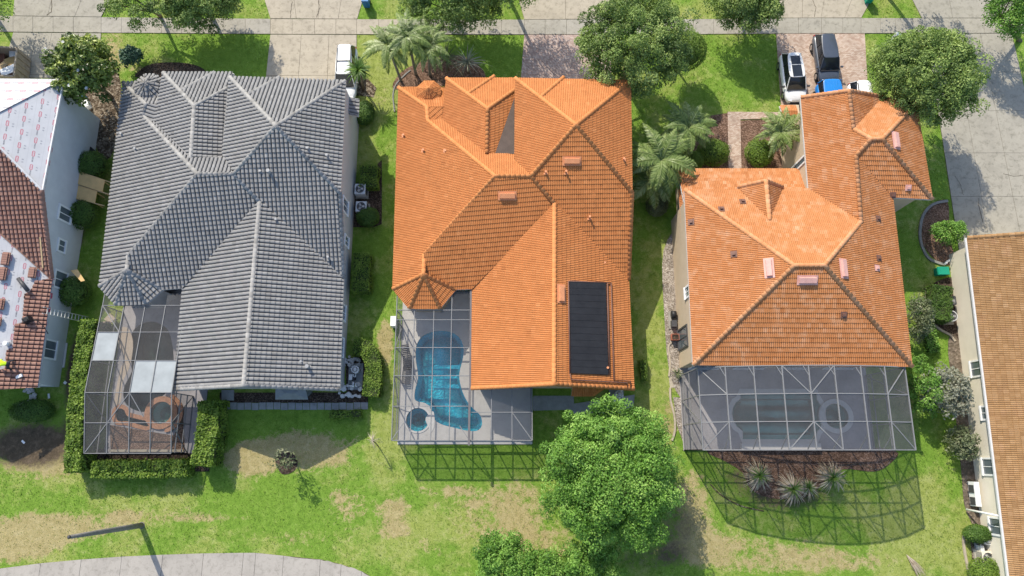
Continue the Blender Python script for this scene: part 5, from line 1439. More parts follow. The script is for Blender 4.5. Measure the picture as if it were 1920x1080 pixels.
def tree(name, label, cat, uv, z_c, rx, ry, rz, leaf, seed, clumps=260, per=85, size=.19, crad=.62, trunk_r=.16, bark='bark', group=None, gaps=.12, blossoms=0, name_part='crown', up=.36, base_uv=None, z_trunk=None, lobes=5, hollow=.5):
    """tree whose crown is centred over the surveyed point uv at height z_c"""
    r = np.random.default_rng(seed); c = P(uv[0], uv[1], z_c)
    base = Vector((c.x, c.y, 0)) if base_uv is None else P(*base_uv)
    root = thing(name, label, cat, base, group)
    d = r.normal(size=(clumps, 3)); d /= np.linalg.norm(d, axis=1, keepdims=True)
    d[:, 2] = np.where(d[:, 2] < -.45, -d[:, 2], d[:, 2])
    lob = r.normal(size=(lobes, 3)); lob /= np.linalg.norm(lob, axis=1, keepdims=True)
    bulge = 1 + .16 * np.clip((d @ lob.T).max(1) - .6, -.6, .4) + r.normal(0, .075, clumps)
    rad = (hollow + (1 - hollow) * r.random(clumps) ** .6) * bulge
    ctr = np.array(c) + d * rad[:, None] * np.array([rx, ry, rz])
    keep = r.random(clumps) > gaps; ctr = ctr[keep]
    cr = crad * r.uniform(.65, 1.3, len(ctr))
    pos, nrm = clump_leaves(ctr, cr, per, r, up)
    ct = r.normal(.46, .2, len(ctr)); tint = np.repeat(ct, per) + r.normal(0, .13, len(pos))
    leaf_mesh(name_part, pos, nrm, size, tint, LEAF[leaf], root, r)
    if blossoms:
        top = pos[(pos[:, 2] > c.z + rz * .1)]; q = top[r.choice(len(top), blossoms)] + np.array([0, 0, .08])
        for p in q:
            b = MB()
            for k in range(6):
                a = k * math.pi / 3; b.add([p, p + np.array([.09 * math.cos(a - .4), .13 * math.sin(a - .4), .05]), p + np.array([.14 * math.cos(a), .14 * math.sin(a), .06]), p + np.array([.13 * math.cos(a + .4), .13 * math.sin(a + .4), .05])], [(0, 1, 2, 3)])
            b.build('blossom', MT['white'], root)
    fork = Vector((c.x, c.y, max(.6, c.z - rz * .75)))
    tops = ctr[r.choice(len(ctr), min(11, len(ctr)), replace=False)]
    limbs(root, base, tops, trunk_r, MT[bark], fork)
    return root
def bush(name, label, cat, uv, z_c, rx, ry, rz, leaf, seed, n=5200, size=.1, rough=.06, group=None, noise=.10, core=.82):
    """clipped or round shrub: leaves over a rounded body of twigs"""
    r = np.random.default_rng(seed); c = P(uv[0], uv[1], z_c); root = thing(name, label, cat, (c.x, c.y, 0), group)
    d = r.normal(size=(n, 3)); d /= np.linalg.norm(d, axis=1, keepdims=True); d[:, 2] = np.where(d[:, 2] < -.5, -d[:, 2], d[:, 2])
    lob = r.normal(size=(9, 3)); lob /= np.linalg.norm(lob, axis=1, keepdims=True)
    b = 1 + noise * np.cos(7 * (d @ lob.T)).mean(1) * 2 + r.normal(0, rough, n) + np.where(r.random(n) < .04, r.uniform(0, .16, n), 0)
    pos = np.array(c) + d * b[:, None] * np.array([rx, ry, rz]); nrm = d + r.normal(size=d.shape) * .4 + np.array([0, 0, .25])
    tint = .45 + .22 * np.cos(5 * (d @ lob[:4].T)).mean(1) + r.normal(0, .15, n)
    leaf_mesh('foliage', pos, nrm, size, tint, LEAF[leaf], root, r)
    m = MB(); k = core
    rings = []
    for i in range(1, 6):
        t = math.pi * i / 6
        rings.append([(c.x + rx * k * math.sin(t) * math.cos(a * math.pi / 6), c.y + ry * k * math.sin(t) * math.sin(a * math.pi / 6), max(.02, c.z + rz * k * math.cos(t))) for a in range(12)])
    bs = 0; m.v = [p for g in rings for p in g] + [(c.x, c.y, c.z + rz * k), (c.x, c.y, max(.01, c.z - rz * k))]
    for i in range(4):
        for a in range(12): m.f.append([i * 12 + a, (i + 1) * 12 + a, (i + 1) * 12 + (a + 1) % 12, i * 12 + (a + 1) % 12]); m.sm.append(True)
    for a in range(12): m.f += [[60, a, (a + 1) % 12], [61, 48 + (a + 1) % 12, 48 + a]]; m.sm += [True, True]
    m.build('twigs', MT['twig'], root)
    if c.z - rz > .2: MB().tube([(c.x, c.y, -.1), (c.x, c.y, c.z)], .09, 7).build('stem', MT['bark'], root)
    return root
MT['twig'] = plain('twigs', (0.035, 0.05, 0.015), 0.95, 0.3, 8.0)
def hedge(label, pts, width, h, leaf, seed, dens=420, size=.13, name='hedge', group=None, rag=.09):
    """hedge of given width and height along a line"""
    r = np.random.default_rng(seed); pl = catmull([Vector((p.x, p.y, 0)) for p in pts], 6, False)
    root = thing(name, label, 'hedge', tuple(sum(pl, Vector()) / len(pl)), group)
    P3 = np.array([tuple(p) for p in pl])[:, :2]; seg = np.diff(P3, axis=0); sl = np.linalg.norm(seg, axis=1); cum = np.concatenate([[0], np.cumsum(sl)]); L = cum[-1]
    def frame(s):
        k = np.clip(np.searchsorted(cum, s, 'right') - 1, 0, len(seg) - 1); t = (s - cum[k]) / sl[k]
        p = P3[k] + seg[k] * t[:, None]; d = seg[k] / sl[k][:, None]; return p, np.stack([-d[:, 1], d[:, 0]], -1), d
    hw = width / 2
    parts = []
    nt = int(L * width * dens); s = r.uniform(0, L, nt); o = r.uniform(-hw, hw, nt); p, nn, d = frame(s)
    hh = h + rag * (np.sin(s * 2.3 + o * 3) + np.sin(s * 5.1 + 1)) * .6
    parts.append((np.column_stack([p + nn * o[:, None], hh + r.normal(0, .05, nt)]), np.tile([0, 0, 1.0], (nt, 1))))
    for sg in (-1, 1):
        ns = int(L * h * dens * .55); s = r.uniform(0, L, ns); p, nn, d = frame(s); z_ = r.uniform(.05, h, ns)
        bul = hw * (1 - .12 * (z_ / h)) + rag * np.sin(s * 3.1 + z_ * 4) + r.normal(0, .04, ns)
        parts.append((np.column_stack([p + nn * (sg * bul)[:, None], z_]), np.column_stack([nn * sg, np.full(ns, .3)])))
    for e in (0, L):
        ne = int(width * h * dens * .6); o = r.uniform(-hw, hw, ne); z_ = r.uniform(.05, h, ne); p, nn, d = frame(np.full(ne, min(max(e, 1e-3), L - 1e-3))); sg = -1 if e == 0 else 1
        parts.append((np.column_stack([p + nn * o[:, None] + d * sg * .03, z_]), np.column_stack([d * sg, np.full(ne, .3)])))
    pos = np.concatenate([q[0] for q in parts]); nrm = np.concatenate([q[1] for q in parts]) + r.normal(size=(sum(len(q[0]) for q in parts), 3)) * .5
    stray = r.random(len(pos)) < .05; pos[stray] += (nrm[stray] / (np.linalg.norm(nrm[stray], axis=1, keepdims=True) + 1e-6)) * r.uniform(.03, .22, (stray.sum(), 1))
    tint = .47 + .2 * np.sin(pos[:, 0] * 2.7 + pos[:, 1] * 1.9) * np.sin(pos[:, 1] * 3.3 - pos[:, 0]) + r.normal(0, .18, len(pos))
    leaf_mesh('foliage', pos, nrm, size, tint, LEAF[leaf], root, r)
    m = MB(); m.strip([Vector((p.x, p.y)) for p in pl], width * .86, .0, h * .94); m.build('twigs', MT['twig'], root)
    return root
def frond(mb_v, tints, base, az, el, length, arch, r, leafl=.42, pairs=22, twist=.0, width=.035, tint0=.5, droop=.5):
    """one feather leaf as narrow leaflets; appends quads"""
    d = np.array([math.cos(az), math.sin(az)]); pts = []
    ang = el; p = np.array(base, float); st = length / pairs
    for i in range(pairs):
        pts.append((p.copy(), ang)); p = p + np.array([d[0] * math.cos(ang), d[1] * math.cos(ang), math.sin(ang)]) * st; ang -= arch / pairs
    side = np.array([-d[1], d[0], 0])
    for i, (q, an) in enumerate(pts):
        t = i / pairs
        fw = np.array([d[0] * math.cos(an), d[1] * math.cos(an), math.sin(an)])
        w_r = .022 * (1 - t) + .008
        mb_v.append([q - side * w_r, q + fw * st - side * w_r, q + fw * st + side * w_r, q + side * w_r]); tints.append(tint0 + .25)
        if i < 2: continue
        ll = leafl * (math.sin(math.pi * min(1, .18 + t * .86)) * .9 + .12)
        for sg in (-1, 1):
            for j in range(2):
                o = q + fw * st * .5 * j
                dr = side * sg * .82 + fw * .55 + np.array([0, 0, -droop * (.4 + r.random() * .5)]) + r.normal(size=3) * .1
                dr /= np.linalg.norm(dr); wv = np.cross(dr, [0, 0, 1.0]); wv = wv / (np.linalg.norm(wv) + 1e-6) * width
                tip = o + dr * ll
                mb_v.append([o - wv * .5, o + dr * ll * .5 - wv, tip, o + dr * ll * .5 + wv]); tints.append(tint0 + r.normal(0, .17))
def palm(name, label, cat, uv, z_top, n_fr, length, leaf, seed, trunk_r=.13, base_uv=None, el=(.2, 1.2), arch=1.7, group=None, leafl=.42, pairs=20, width=.035, dry=0, droop=.5, lean=None, bark='bark_grey'):
    r = np.random.default_rng(seed); c = P(uv[0], uv[1], z_top)
    base = P(*base_uv) if base_uv else Vector((c.x, c.y, 0))
    root = thing(name, label, cat, base, group)
    if z_top > .25:
        m = MB(); mid = base.lerp(c, .5)
        rings = 9
        m.tube([base.lerp(c, k / rings) for k in range(rings + 1)], [trunk_r * (1.25 if k == 0 else 1.0 + .08 * (k % 2)) for k in range(rings + 1)], 9); m.build('trunk', MT[bark], root)
    for part, cnt, lf, rg in (('fronds', n_fr, leaf, el), ('dry_fronds', dry, 'drypalm', (-.5, .1))):
        if not cnt: continue
        V, T = [], []
        for k in range(cnt):
            az = 2 * math.pi * (k + r.random() * .6) / cnt * 1.618 * 2 + seed
            e_ = rg[0] + (rg[1] - rg[0]) * r.random() ** 1.0
            frond(V, T, (c.x, c.y, c.z), az, e_, length * r.uniform(.8, 1.12), arch * r.uniform(.75, 1.2), r, leafl, pairs, 0, width, .45 + r.normal(0, .12), droop)
        v = np.array(V).reshape(-1, 3)
        np_mesh(part, v, np.arange(len(v)).reshape(-1, 4), LEAF[lf], root, tint=np.clip(T, 0, 1))
    return root
def spiky(name, label, cat, uv, z_top, n, length, leaf, seed, dead=0, width=.05, group=None, trunk=0.06, el=(.0, 1.35), base_uv=None):
    """rosette of stiff blades"""
    r = np.random.default_rng(seed); c = P(uv[0], uv[1], z_top); base = P(*base_uv) if base_uv else Vector((c.x, c.y, 0)); root = thing(name, label, cat, base, group)
    MB().tube([base, base.lerp(c, .6) + Vector((.05, .02, 0)), c], [trunk * 1.2, trunk, trunk], 7).build('stem', MT['bark'], root)
    for part, cnt, lf, rg, ln in (('leaves', n, leaf, el, length), ('dead_leaves', dead, 'drypalm', (-.7, .3), length * 1.5)):
        if not cnt: continue
        V, T = [], []
        for k in range(cnt):
            az = r.uniform(0, 2 * math.pi); e_ = r.uniform(*rg); L = ln * r.uniform(.75, 1.1); p = np.array(c); an = e_; sd = np.array([-math.sin(az), math.cos(az), 0]); t0 = r.normal(.5, .2)
            for i in range(4):
                q = p + np.array([math.cos(az) * math.cos(an), math.sin(az) * math.cos(an), math.sin(an)]) * L / 4
                w0, w1 = width * (1 - i / 4.3), width * (1 - (i + 1) / 4.3)
                V.append([p - sd * w0, q - sd * w1, q + sd * w1, p + sd * w0]); T.append(t0); p = q; an -= .22 + .1 * r.random()
        v = np.array(V).reshape(-1, 3); np_mesh(part, v, np.arange(len(v)).reshape(-1, 4), LEAF[lf], root, tint=np.clip(T, 0, 1))
    return root

# --- trees
tree('magnolia_tree', 'dark glossy magnolia with white blossoms beside the underlayment roof', 'tree', (155, 135), 4.0, 2.5, 2.55, 2.2, 'magnolia', 11, 170, 70, .27, .52, .14, blossoms=11, gaps=.05)
tree('street_tree', 'thick street tree over the sidewalk above the grey roof', 'tree', (372, -2), 3.4, 3.3, 2.4, 2.0, 'oak', 12, 240, 176, 0.156, .62, .16, gaps=.08, base_uv=(398, 34))
tree('street_tree', 'sparse street tree over the sidewalk left of the thick one', 'tree', (270, 2), 3.6, 2.9, 2.2, 1.7, 'oak', 121, 120, 128, 0.156, .55, .14, gaps=.25, base_uv=(300, 30))
tree('street_tree', 'street tree over the sidewalk above the middle orange roof', 'tree', (850, 0), 3.5, 3.9, 2.6, 2.0, 'oak', 13, 230, 192, 0.156, .62, .15, gaps=.08, base_uv=(855, 32))
tree('oak_tree', 'large leafy oak between the rose driveway and the topiary', 'tree', (1186, 82), 5.4, 4.2, 3.9, 2.7, 'oak', 14, 330, 184, 0.156, .62, .2, gaps=.1)
tree('street_tree', 'street tree over the sidewalk above the right house lawn', 'tree', (1400, 6), 3.3, 2.8, 2.4, 1.9, 'oak', 15, 180, 192, 0.156, .6, .15, gaps=.06, base_uv=(1388, 32))
tree('oak_tree', 'rounded oak overlapping the orange garage roof and wide driveway', 'tree', (1732, 146), 5.6, 4.15, 3.7, 2.5, 'oak', 16, 380, 176, 0.156, .62, .2, gaps=.08)
tree('street_tree', 'bright street tree cut by the top right corner', 'tree', (1898, 18), 4.0, 2.1, 2.3, 1.9, 'bright', 17, 120, 136, 0.156, .6, .14, gaps=.12, base_uv=(1914, 76))
tree('shade_tree', 'big round bright green tree in the back lawn', 'tree', (1143, 888), 4.3, 4.2, 4.45, 3.0, 'bright', 18, 430, 192, 0.156, .66, .24, gaps=.05, lobes=8)
tree('shrub_tree', 'small bright tree at the bottom edge, leftmost of three', 'tree', (946, 1050), 2.2, 2.0, 1.65, 1.5, 'bright', 19, 120, 120, 0.148, .5, .08)
tree('shrub_tree', 'small bright tree at the bottom edge, middle of three', 'tree', (1030, 1072), 2.0, 1.6, 1.4, 1.4, 'bright', 20, 90, 120, 0.148, .5, .08)
tree('shrub_tree', 'small bright tree at the bottom edge below the big round tree', 'tree', (1108, 1062), 2.2, 1.95, 1.7, 1.6, 'bright', 21, 110, 120, 0.148, .5, .08)
tree('silver_shrub', 'sprawling silvery green shrub between the arched cage and cream wall', 'shrub', (1768, 735), 1.7, 1.75, 1.9, 1.3, 'greygreen', 22, 70, 55, .2, .5, .07, gaps=.1)
tree('lime_shrub', 'lime green shrub at the corner of the arched cage', 'shrub', (1728, 722), 1.6, 1.0, 2.0, 1.3, 'bright', 23, 60, 112, 0.14, .42, .06)
tree('olive_shrub', 'dusty olive shrub hugging the cream wall', 'shrub', (1802, 830), 1.1, .85, 1.15, 1.0, 'olive', 24, 55, 60, .17, .4, .05)
tree('young_tree', 'young grey-leaved tree in a dark mulch ring', 'tree', (537, 866), 1.9, .85, .75, .85, 'olive', 25, 15, 20, .17, .36, .05, gaps=.1)
tree('green_shrub', 'tall sparse shrub beside the right orange roof edge', 'shrub', (1716, 596), 1.6, .75, 1.75, 1.3, 'olive', 26, 60, 45, .16, .4, .05, gaps=.1)
tree('lime_shrub', 'yellow-green shrub in the kerbed mulch bed by the driveway', 'shrub', (1778, 436), 1.1, 1.15, .78, .8, 'bright', 27, 44, 80, 0.148, .4, .05)
tree('street_tree', 'street tree beyond the top left corner shading the dumpster driveway', 'tree', (-48, 0), 4.4, 3.6, 3.4, 2.2, 'oak', 28, 160, 104, 0.172, .62, .16, gaps=.25, base_uv=(-18, 20))
tree('street_tree', 'street tree beyond the top edge shading the wide driveway apron', 'tree', (1735, -105), 6.0, 4.2, 3.4, 2.2, 'oak', 29, 170, 104, 0.172, .62, .16, gaps=.25)
tree('street_tree', 'street tree beyond the top edge shading the rose driveway', 'tree', (958, -50), 5.2, 3.2, 3.0, 2.0, 'oak', 292, 170, 96, 0.172, .62, .16, gaps=.2, base_uv=(948, -14))
bush('topiary_tree', 'smooth clipped globe tree beside the large oak', 'tree', (1288, 96), 3.0, 1.5, 1.45, 1.5, 'hedge', 30, 9000, .12, .035, noise=.03)
tree('conifer_shrub', 'feathery blue-green conifer shrub in the lawn before the grey roof', 'shrub', (249, 108), .9, .85, .62, .6, 'bluegreen', 39, 46, 70, .2, .36, .05, gaps=.1)
# --- round bushes
for a in [('clipped round bush at the grey-blue wall above the plywood', (171, 311), .95, 1.3, 1.15, .95, 'topiary', 31), ('clipped round bush at the grey-blue wall below the plywood', (155, 403), .95, 1.12, 1.1, .95, 'topiary', 32),
          ('clipped round bush with a board on it by the ladder', (140, 546), .95, 1.12, 1.15, .95, 'topiary', 33), ('rounded green bush left of the tan garden walk', (1337, 286), .75, 1.3, 1.1, .8, 'hedge', 34), ('rounded green bush right of the tan garden walk', (1424, 286), .75, 1.1, 1.15, .8, 'hedge', 35),
          ('small clipped bush above the pool pumps at the cream wall', (1833, 1001), .6, .92, .6, .65, 'topiary', 36), ('round bush at the bottom right corner by the cream wall', (1852, 1072), .7, 1.3, .9, .75, 'hedge', 37), ('dark low shrub beside the lower air conditioner of the grey house', (690, 407), .55, .85, .75, .6, 'topiary', 38),
          ('dark shrub at the grey house corner near the rock bed', (684, 212), .5, .75, 1.0, .6, 'topiary', 40), ('low weedy shrub in the shade behind the reroofed house', (60, 770), .4, 1.6, .8, .5, 'topiary', 41),
          ('small bush left of the tan walk nearer the street', (1305, 300), .6, .6, .7, .65, 'hedge', 42), ('yellow-green fern under the tall palm by the roof edge', (1232, 385), .7, .8, .85, .75, 'olive', 43)]:
    bush('round_bush', a[0], 'bush', a[1], a[2], a[3], a[4], a[5], a[6], a[7], 4200, .11, .05, noise=.05)
# --- hedges
hedge('tall leafy hedge along the left side of the left cage', px_poly([(166, 600), (150, 690), (141, 780), (135, 884)], 1.9), 1.15, 1.9, 'hedge', 51, 330, .19)
hedge('leafy hedge along the bottom of the left cage', px_poly([(172, 880), (250, 880), (350, 878)], 1.25), 1.15, 1.25, 'hedge', 52, 330, .19)
hedge('tall bright hedge at the right corner of the left cage', px_poly([(390, 752), (388, 810), (376, 872)], 1.9), 1.5, 1.9, 'hedge', 53, 330, .19)
hedge('square clipped hedge beside the upper air conditioner', px_poly([(691, 310), (690, 350)], .9), 1.5, .9, 'hedge', 54, 420, .11)
hedge('tall clipped hedge block at the middle of the grey house side', px_poly([(677, 474), (675, 545)], 1.4), 1.35, 1.4, 'hedge', 55, 420, .11)
hedge('curved clipped hedge wrapping the pool pumps of the grey house', px_poly([(662, 648), (685, 652), (697, 672), (700, 700), (694, 742)], 1.1), 1.25, 1.1, 'hedge', 56, 420, .11)
hedge('low clipped hedge strip in the lawn behind the grey house', px_poly([(618, 778), (676, 776)], .55), .5, .55, 'hedge', 57, 420, .11)
hedge('short bright hedge beside the middle orange house', px_poly([(1207, 676), (1208, 712)], .6), .5, .6, 'hedge', 58, 420, .12)
hedge('dense clipped hedge with cream kerb at the cream wall', px_poly([(1768, 536), (1766, 600)], 1.2), 1.5, 1.2, 'topiary', 59, 420, .11)
hedge('low ragged hedge between arched cage lawn and dirt strip', px_poly([(1720, 560), (1744, 620), (1752, 660)], .45), .9, .45, 'bright', 60, 300, .15)
# --- palms
palm('palm_tree', 'feathery palm before the middle orange roof, nearest the beige driveway', 'palm', (728, 86), 3.6, 26, 2.5, 'palm', 61, .1, (752, 152), group='front palms')
palm('palm_tree', 'feathery palm before the middle orange roof, nearest the sidewalk', 'palm', (764, 68), 4.6, 28, 2.6, 'palm', 62, .11, (780, 140), group='front palms')
palm('palm_tree', 'feathery palm before the middle orange roof, nearest the mulch bed', 'palm', (803, 84), 3.8, 26, 2.4, 'palm', 63, .1, (806, 142), group='front palms')
spiky('yucca_plant', 'spiky yucca in mulch under the palms, left one', 'yucca', (838, 110), 1.8, 55, 1.5, 'olive', 64, 10, .05)
spiky('yucca_plant', 'spiky yucca in mulch by the shaded lawn, right one', 'yucca', (876, 118), 1.6, 45, 1.5, 'greygreen', 65, 10, .05)
spiky('broad_leaf_plant', 'tree plant with thick dark green leaves beside the van', 'plant', (672, 132), 2.6, 90, 1.25, 'topiary', 66, 0, .10, trunk=.1, el=(-.1, 1.4), base_uv=(682, 168))
palm('palm_tree', 'large arching palm by the right edge of the middle roof', 'palm', (1240, 300), 3.9, 26, 3.3, 'palm', 67, .14, (1232, 330), leafl=.6, pairs=26, width=.045, arch=2.0)
palm('palm_tree', 'drooping palm hanging beside the middle roof, lowest of the group', 'palm', (1220, 338), 2.6, 18, 2.7, 'palm', 68, .13, (1226, 352), leafl=.55, pairs=24, width=.045, arch=2.1, el=(.0, .9))
palm('palm_tree', 'bushy palm in the mulch bed nearest the lawn', 'palm', (1290, 240), 3.4, 26, 2.7, 'palm', 69, .12, leafl=.5, pairs=22, width=.045)
palm('palm_tree', 'palm with hanging fronds against the orange garage roof', 'palm', (1464, 248), 3.4, 22, 2.3, 'palm', 70, .1, (1452, 268), leafl=.42, width=.038, dry=5)
for k, (u, v, lab) in enumerate([(1424, 892, 'sago-like plant with dead grey fronds, leftmost under the arched cage'), (1487, 917, 'sago-like plant with dead grey fronds, second from left in the cage shadow'), (1516, 914, 'small sago-like plant with dead fronds, third from left in the cage shadow'), (1562, 896, 'sago-like plant with dead grey fronds, rightmost under the arched cage')]):
    spiky('sago_palm', lab, 'plant', (u, v), 1.2 if k != 2 else .9, 46, .95 if k != 2 else .7, 'sago', 71 + k, 150 if k != 2 else 90, .04, 'plants in the bed below the arched cage', .09)
spiky('bare_yucca', 'pale spindly dead yucca casting a forked shadow on the lawn', 'plant', (698, 826), 2.0, 0, .55, 'olive', 76, 34, .016, trunk=.035, base_uv=(710, 838))
spiky('dry_plant', 'small strappy plant at the tan house step', 'plant', (1270, 700), .4, 40, .6, 'olive', 77, 8, .03)
# ------------------------------------------------------------------ vehicles
def paint(name, col, rough=.28):
    t = NT(name); t.pbr(t.ramp(t.noise(2.0, 3.0), [(0.3, lo(col, .94)), (0.7, lo(col, 1.05))]), rough, 0.0, None, .5, .7); return t.m
PAINT = dict(white=paint('car_white', (.74, .74, .73)), slate=paint('car_slate', (.060, .072, .095), .25), blue=paint('car_blue', (.012, .20, .58), .3), silver=paint('car_white2', (.70, .71, .72)))
LAMP = plain('lamp_glass', (.55, .56, .58), .15, .05); TAIL = plain('tail_lamp', (.30, .015, .015), .25, .1); CHROME = plain('chrome', (.5, .5, .5), .2, .05, metal=.9)
def loft(name, stations, mat, parent, sub=2):
    """stations: list of rings (same count) front to back"""
    n = len(stations[0]); v = [p for s in stations for p in s]; f = []
    for i in range(len(stations) - 1):
        for k in range(n - 1): f.append((i * n + k, i * n + k + 1, (i + 1) * n + k + 1, (i + 1) * n + k))
        f.append((i * n + n - 1, i * n, (i + 1) * n, (i + 1) * n + n - 1))
    f.append(tuple(range(n))[::-1]); f.append(tuple((len(stations) - 1) * n + k for k in range(n)))
    me = bpy.data.meshes.new(name); me.from_pydata(v, [], f); me.polygons.foreach_set('use_smooth', np.ones(len(f), bool)); me.materials.append(mat); me.update()
    o = bpy.data.objects.new(name, me); md = o.modifiers.new('s', 'SUBSURF'); md.levels = sub; md.render_levels = sub
    return link(o, parent)
def car(name, label, loc, heading, L, W, Ht, col, style):
    """built with its nose towards +y round the origin, then set down at loc"""
    r = thing(name, label, 'car', (0, 0, 0)); m = PAINT[col]; hw = W / 2
    zb, belt = .28, Ht * (.60 if style != 'van' else .56)
    hood = {'suv': belt - .04, 'van': belt - .05, 'box': belt - .02}[style]
    prof = [(-L / 2, .66, belt - .18), (-L / 2 + .10, .88, belt - .04), (-L / 2 + .5, .98, belt), (-L * .15, 1.0, belt), (L * .12, 1.0, belt), (L * .24, .99, hood), (L * .36, .97, hood - .06), (L / 2 - .22, .84, hood - .15), (L / 2 - .04, .60, hood - .32)]
    if style == 'box': prof = [(y, min(1, w + .06), z) for y, w, z in prof[:5]] + [(L * .24, .98, hood), (L * .38, .96, hood - .02), (L / 2 - .15, .92, hood - .05), (L / 2 - .02, .86, hood - .14)]
    st = []
    for y, w, z in prof:
        a = hw * w; q = [(-a * .78, zb), (-a * .97, zb + .10), (-a, (zb + z) * .5), (-a * .97, z - .10), (-a * .86, z - .01), (-a * .4, z + .035), (a * .4, z + .035), (a * .86, z - .01), (a * .97, z - .10), (a, (zb + z) * .5), (a * .97, zb + .10), (a * .78, zb)]
        st.append([(x, y, zz) for x, zz in q])
    loft('body', st, m, r)
    # glass house
    yf0, yf1, yb1, yb0 = {'suv': (L * .275, L * .09, -L * .385, -L * .478), 'van': (L * .285, L * .13, -L * .42, -L * .485), 'box': (L * .17, L * .11, -L * .44, -L * .475)}[style]
    wt, wb = hw * (.68 if style != 'box' else .82), hw * .89
    kr = 1.0 if style == 'box' else .88
    B = [(-wb * kr, yb0), (wb * kr, yb0), (wb * .97, yf0), (-wb * .97, yf0)]; Tt = [(-wt * kr, yb1), (wt * kr, yb1), (wt, yf1), (-wt, yf1)]; z0, z1 = belt - .03, Ht - .06
    b = [Vector((x, y, z0)) for x, y in B]; t = [Vector((x, y, z1)) for x, y in Tt]
    def pane(nm, q, bulge=.04, mat=MT['glass_car'], th=.02):
        """a curved sheet over the four corners"""
        n = (q[1] - q[0]).cross(q[3] - q[0]).normalized(); N_ = 6; vs_, fs = [], []
        for off in (0, -th):
            for i in range(N_ + 1):
                for j in range(N_ + 1):
                    a_, b_ = i / N_, j / N_
                    p = (q[0].lerp(q[1], a_)).lerp(q[3].lerp(q[2], a_), b_)
                    vs_.append(p + n * (bulge * (1 - (2 * a_ - 1) ** 2) * (.4 + .6 * (1 - (2 * b_ - 1) ** 2)) + off))
        w_ = N_ + 1; k0 = w_ * w_
        for i in range(N_):
            for j in range(N_): k = i * w_ + j; fs += [(k, k + w_, k + w_ + 1, k + 1), (k0 + k + 1, k0 + k + w_ + 1, k0 + k + w_, k0 + k)]
        mb = MB(); mb.add(vs_, fs, True); mb.build(nm, mat, r)
    pane('rear_window', [b[0], b[1], t[1], t[0]], .06); pane('windshield', [b[2], b[3], t[3], t[2]], .09)
    for sg, q in ((1, [b[1], b[2], t[2], t[1]]), (-1, [b[3], b[0], t[0], t[3]])):
        cuts = (0, .36, .7, 1)
        for k in range(3):
            e = lambda s: (q[0].lerp(q[1], s), q[3].lerp(q[2], s))
            a0, a1 = e(cuts[k] + .01); c0, c1 = e(cuts[k + 1] - .01); pane('side_window', [a0, c0, c1, a1], .015)
        for s in (0.0, .36, .7, 1.0):
            p0, p1 = q[0].lerp(q[1], s), q[3].lerp(q[2], s); MB().bar(p0, p1, .055, .055, (0, 1, 0)).build('pillar', m if s in (0.0, 1.0) else MT['black'], r)
    MB().prism([(-wb * .95, yb0 + .1), (wb * .95, yb0 + .1), (wb * .95, yf0 - .1), (-wb * .95, yf0 - .1)], zb + .1, belt - .25).build('interior', MT['dark'], r)
    for sx in (-.4, .4):
        for sy in (.10, -.16): MB().box((sx * hw, L * sy, belt + .02), (.45, .18, .6)).build('seat', MT['rubber'], r)
    rs = []
    for y, w in ((yb1 - .10, .78 * kr), (yb1 + .06, .95 * kr), ((yb1 + yf1) / 2, 1.03), (yf1 - .12, .99), (yf1 + .06, .84)):
        a = wt * w + .03; dz = .035 if abs(y - (yb1 + yf1) / 2) < .1 else 0
        rs.append([(-a, y, z1 - .04), (-a, y, z1 + .01), (-a * .8, y, z1 + .05 + dz), (a * .8, y, z1 + .05 + dz), (a, y, z1 + .01), (a, y, z1 - .04)])
    roof = loft('roof', rs, m, r, 2)
    if style == 'suv' and col == 'white':
        for y0, y1 in ((yb1 + .25, yb1 + .25 + (yf1 - yb1) * .36), (yb1 + .32 + (yf1 - yb1) * .36, yf1 - .05)):
            MB().box((0, (y0 + y1) / 2, z1 + .078), (wt * 1.2, y1 - y0, .03)).build('sunroof', MT['glass_car'], roof)
    if style == 'van':
        for sg in (-1, 1): MB().bar((sg * wt * .86, yb1 + .2, z1 + .1), (sg * wt * .86, yf1 - .2, z1 + .1), .05, .05).build('roof_rail', MT['dark'], roof)
        MB().bar((-wt * .86, yb1 + 1.5, z1 + .11), (wt * .86, yb1 + 1.5, z1 + .11), .06, .04).build('roof_bar', MT['dark'], roof)
    if style == 'box':
        for k in range(6): MB().bar((wt * (-.75 + .3 * k), yb1 + .1, z1 + .062), (wt * (-.75 + .3 * k), yf1 - .15, z1 + .062), .05, .03).build('roof_rib', m, roof)
    for sg in (-1, 1):
        mr = MB(); mr.box((sg * (hw + .09), yf0 - .28, belt + .05), (.2, .12, .14)); mr.build('mirror', MT['dark'] if col in ('white', 'silver') else m, r)
        for y, zz in ((L * .31, .34), (-L * .30, .34)):
            wh = MB(); x0 = sg * (hw - .20); wh.tube([(x0, y, zz), (sg * (hw - .005), y, zz)], .34, 18); w = wh.build('wheel', MT['rubber'], r)
            MB().tube([(sg * (hw - .04), y, zz), (sg * (hw + .004), y, zz)], .21, 14).build('rim', CHROME, w)
        MB().box((sg * hw * .56, L / 2 - .2, hood - .2), (hw * .3, .22, .1), sg * -.3).build('headlight', LAMP, r); MB().box((sg * hw * .70, -L / 2 + .06, belt - .24), (hw * .24, .1, .14)).build('tail_light', TAIL, r)
    MB().box((0, L / 2 - .04, hood - .40), (hw * 1.0, .08, .16)).build('grille', MT['black'], r); MB().box((0, L / 2 - .0, .42), (hw * 1.5, .1, .14)).build('bumper', MT['dark'], r); MB().box((0, -L / 2 + .0, .48), (hw * 1.5, .1, .14)).build('rear_bumper', MT['dark'], r)
    MB().bar((-wb * .9, yf0 + .02, z0 + .05), (wb * .9, yf0 + .02, z0 + .05), .1, .02).build('wiper_cowl', MT['black'], r)
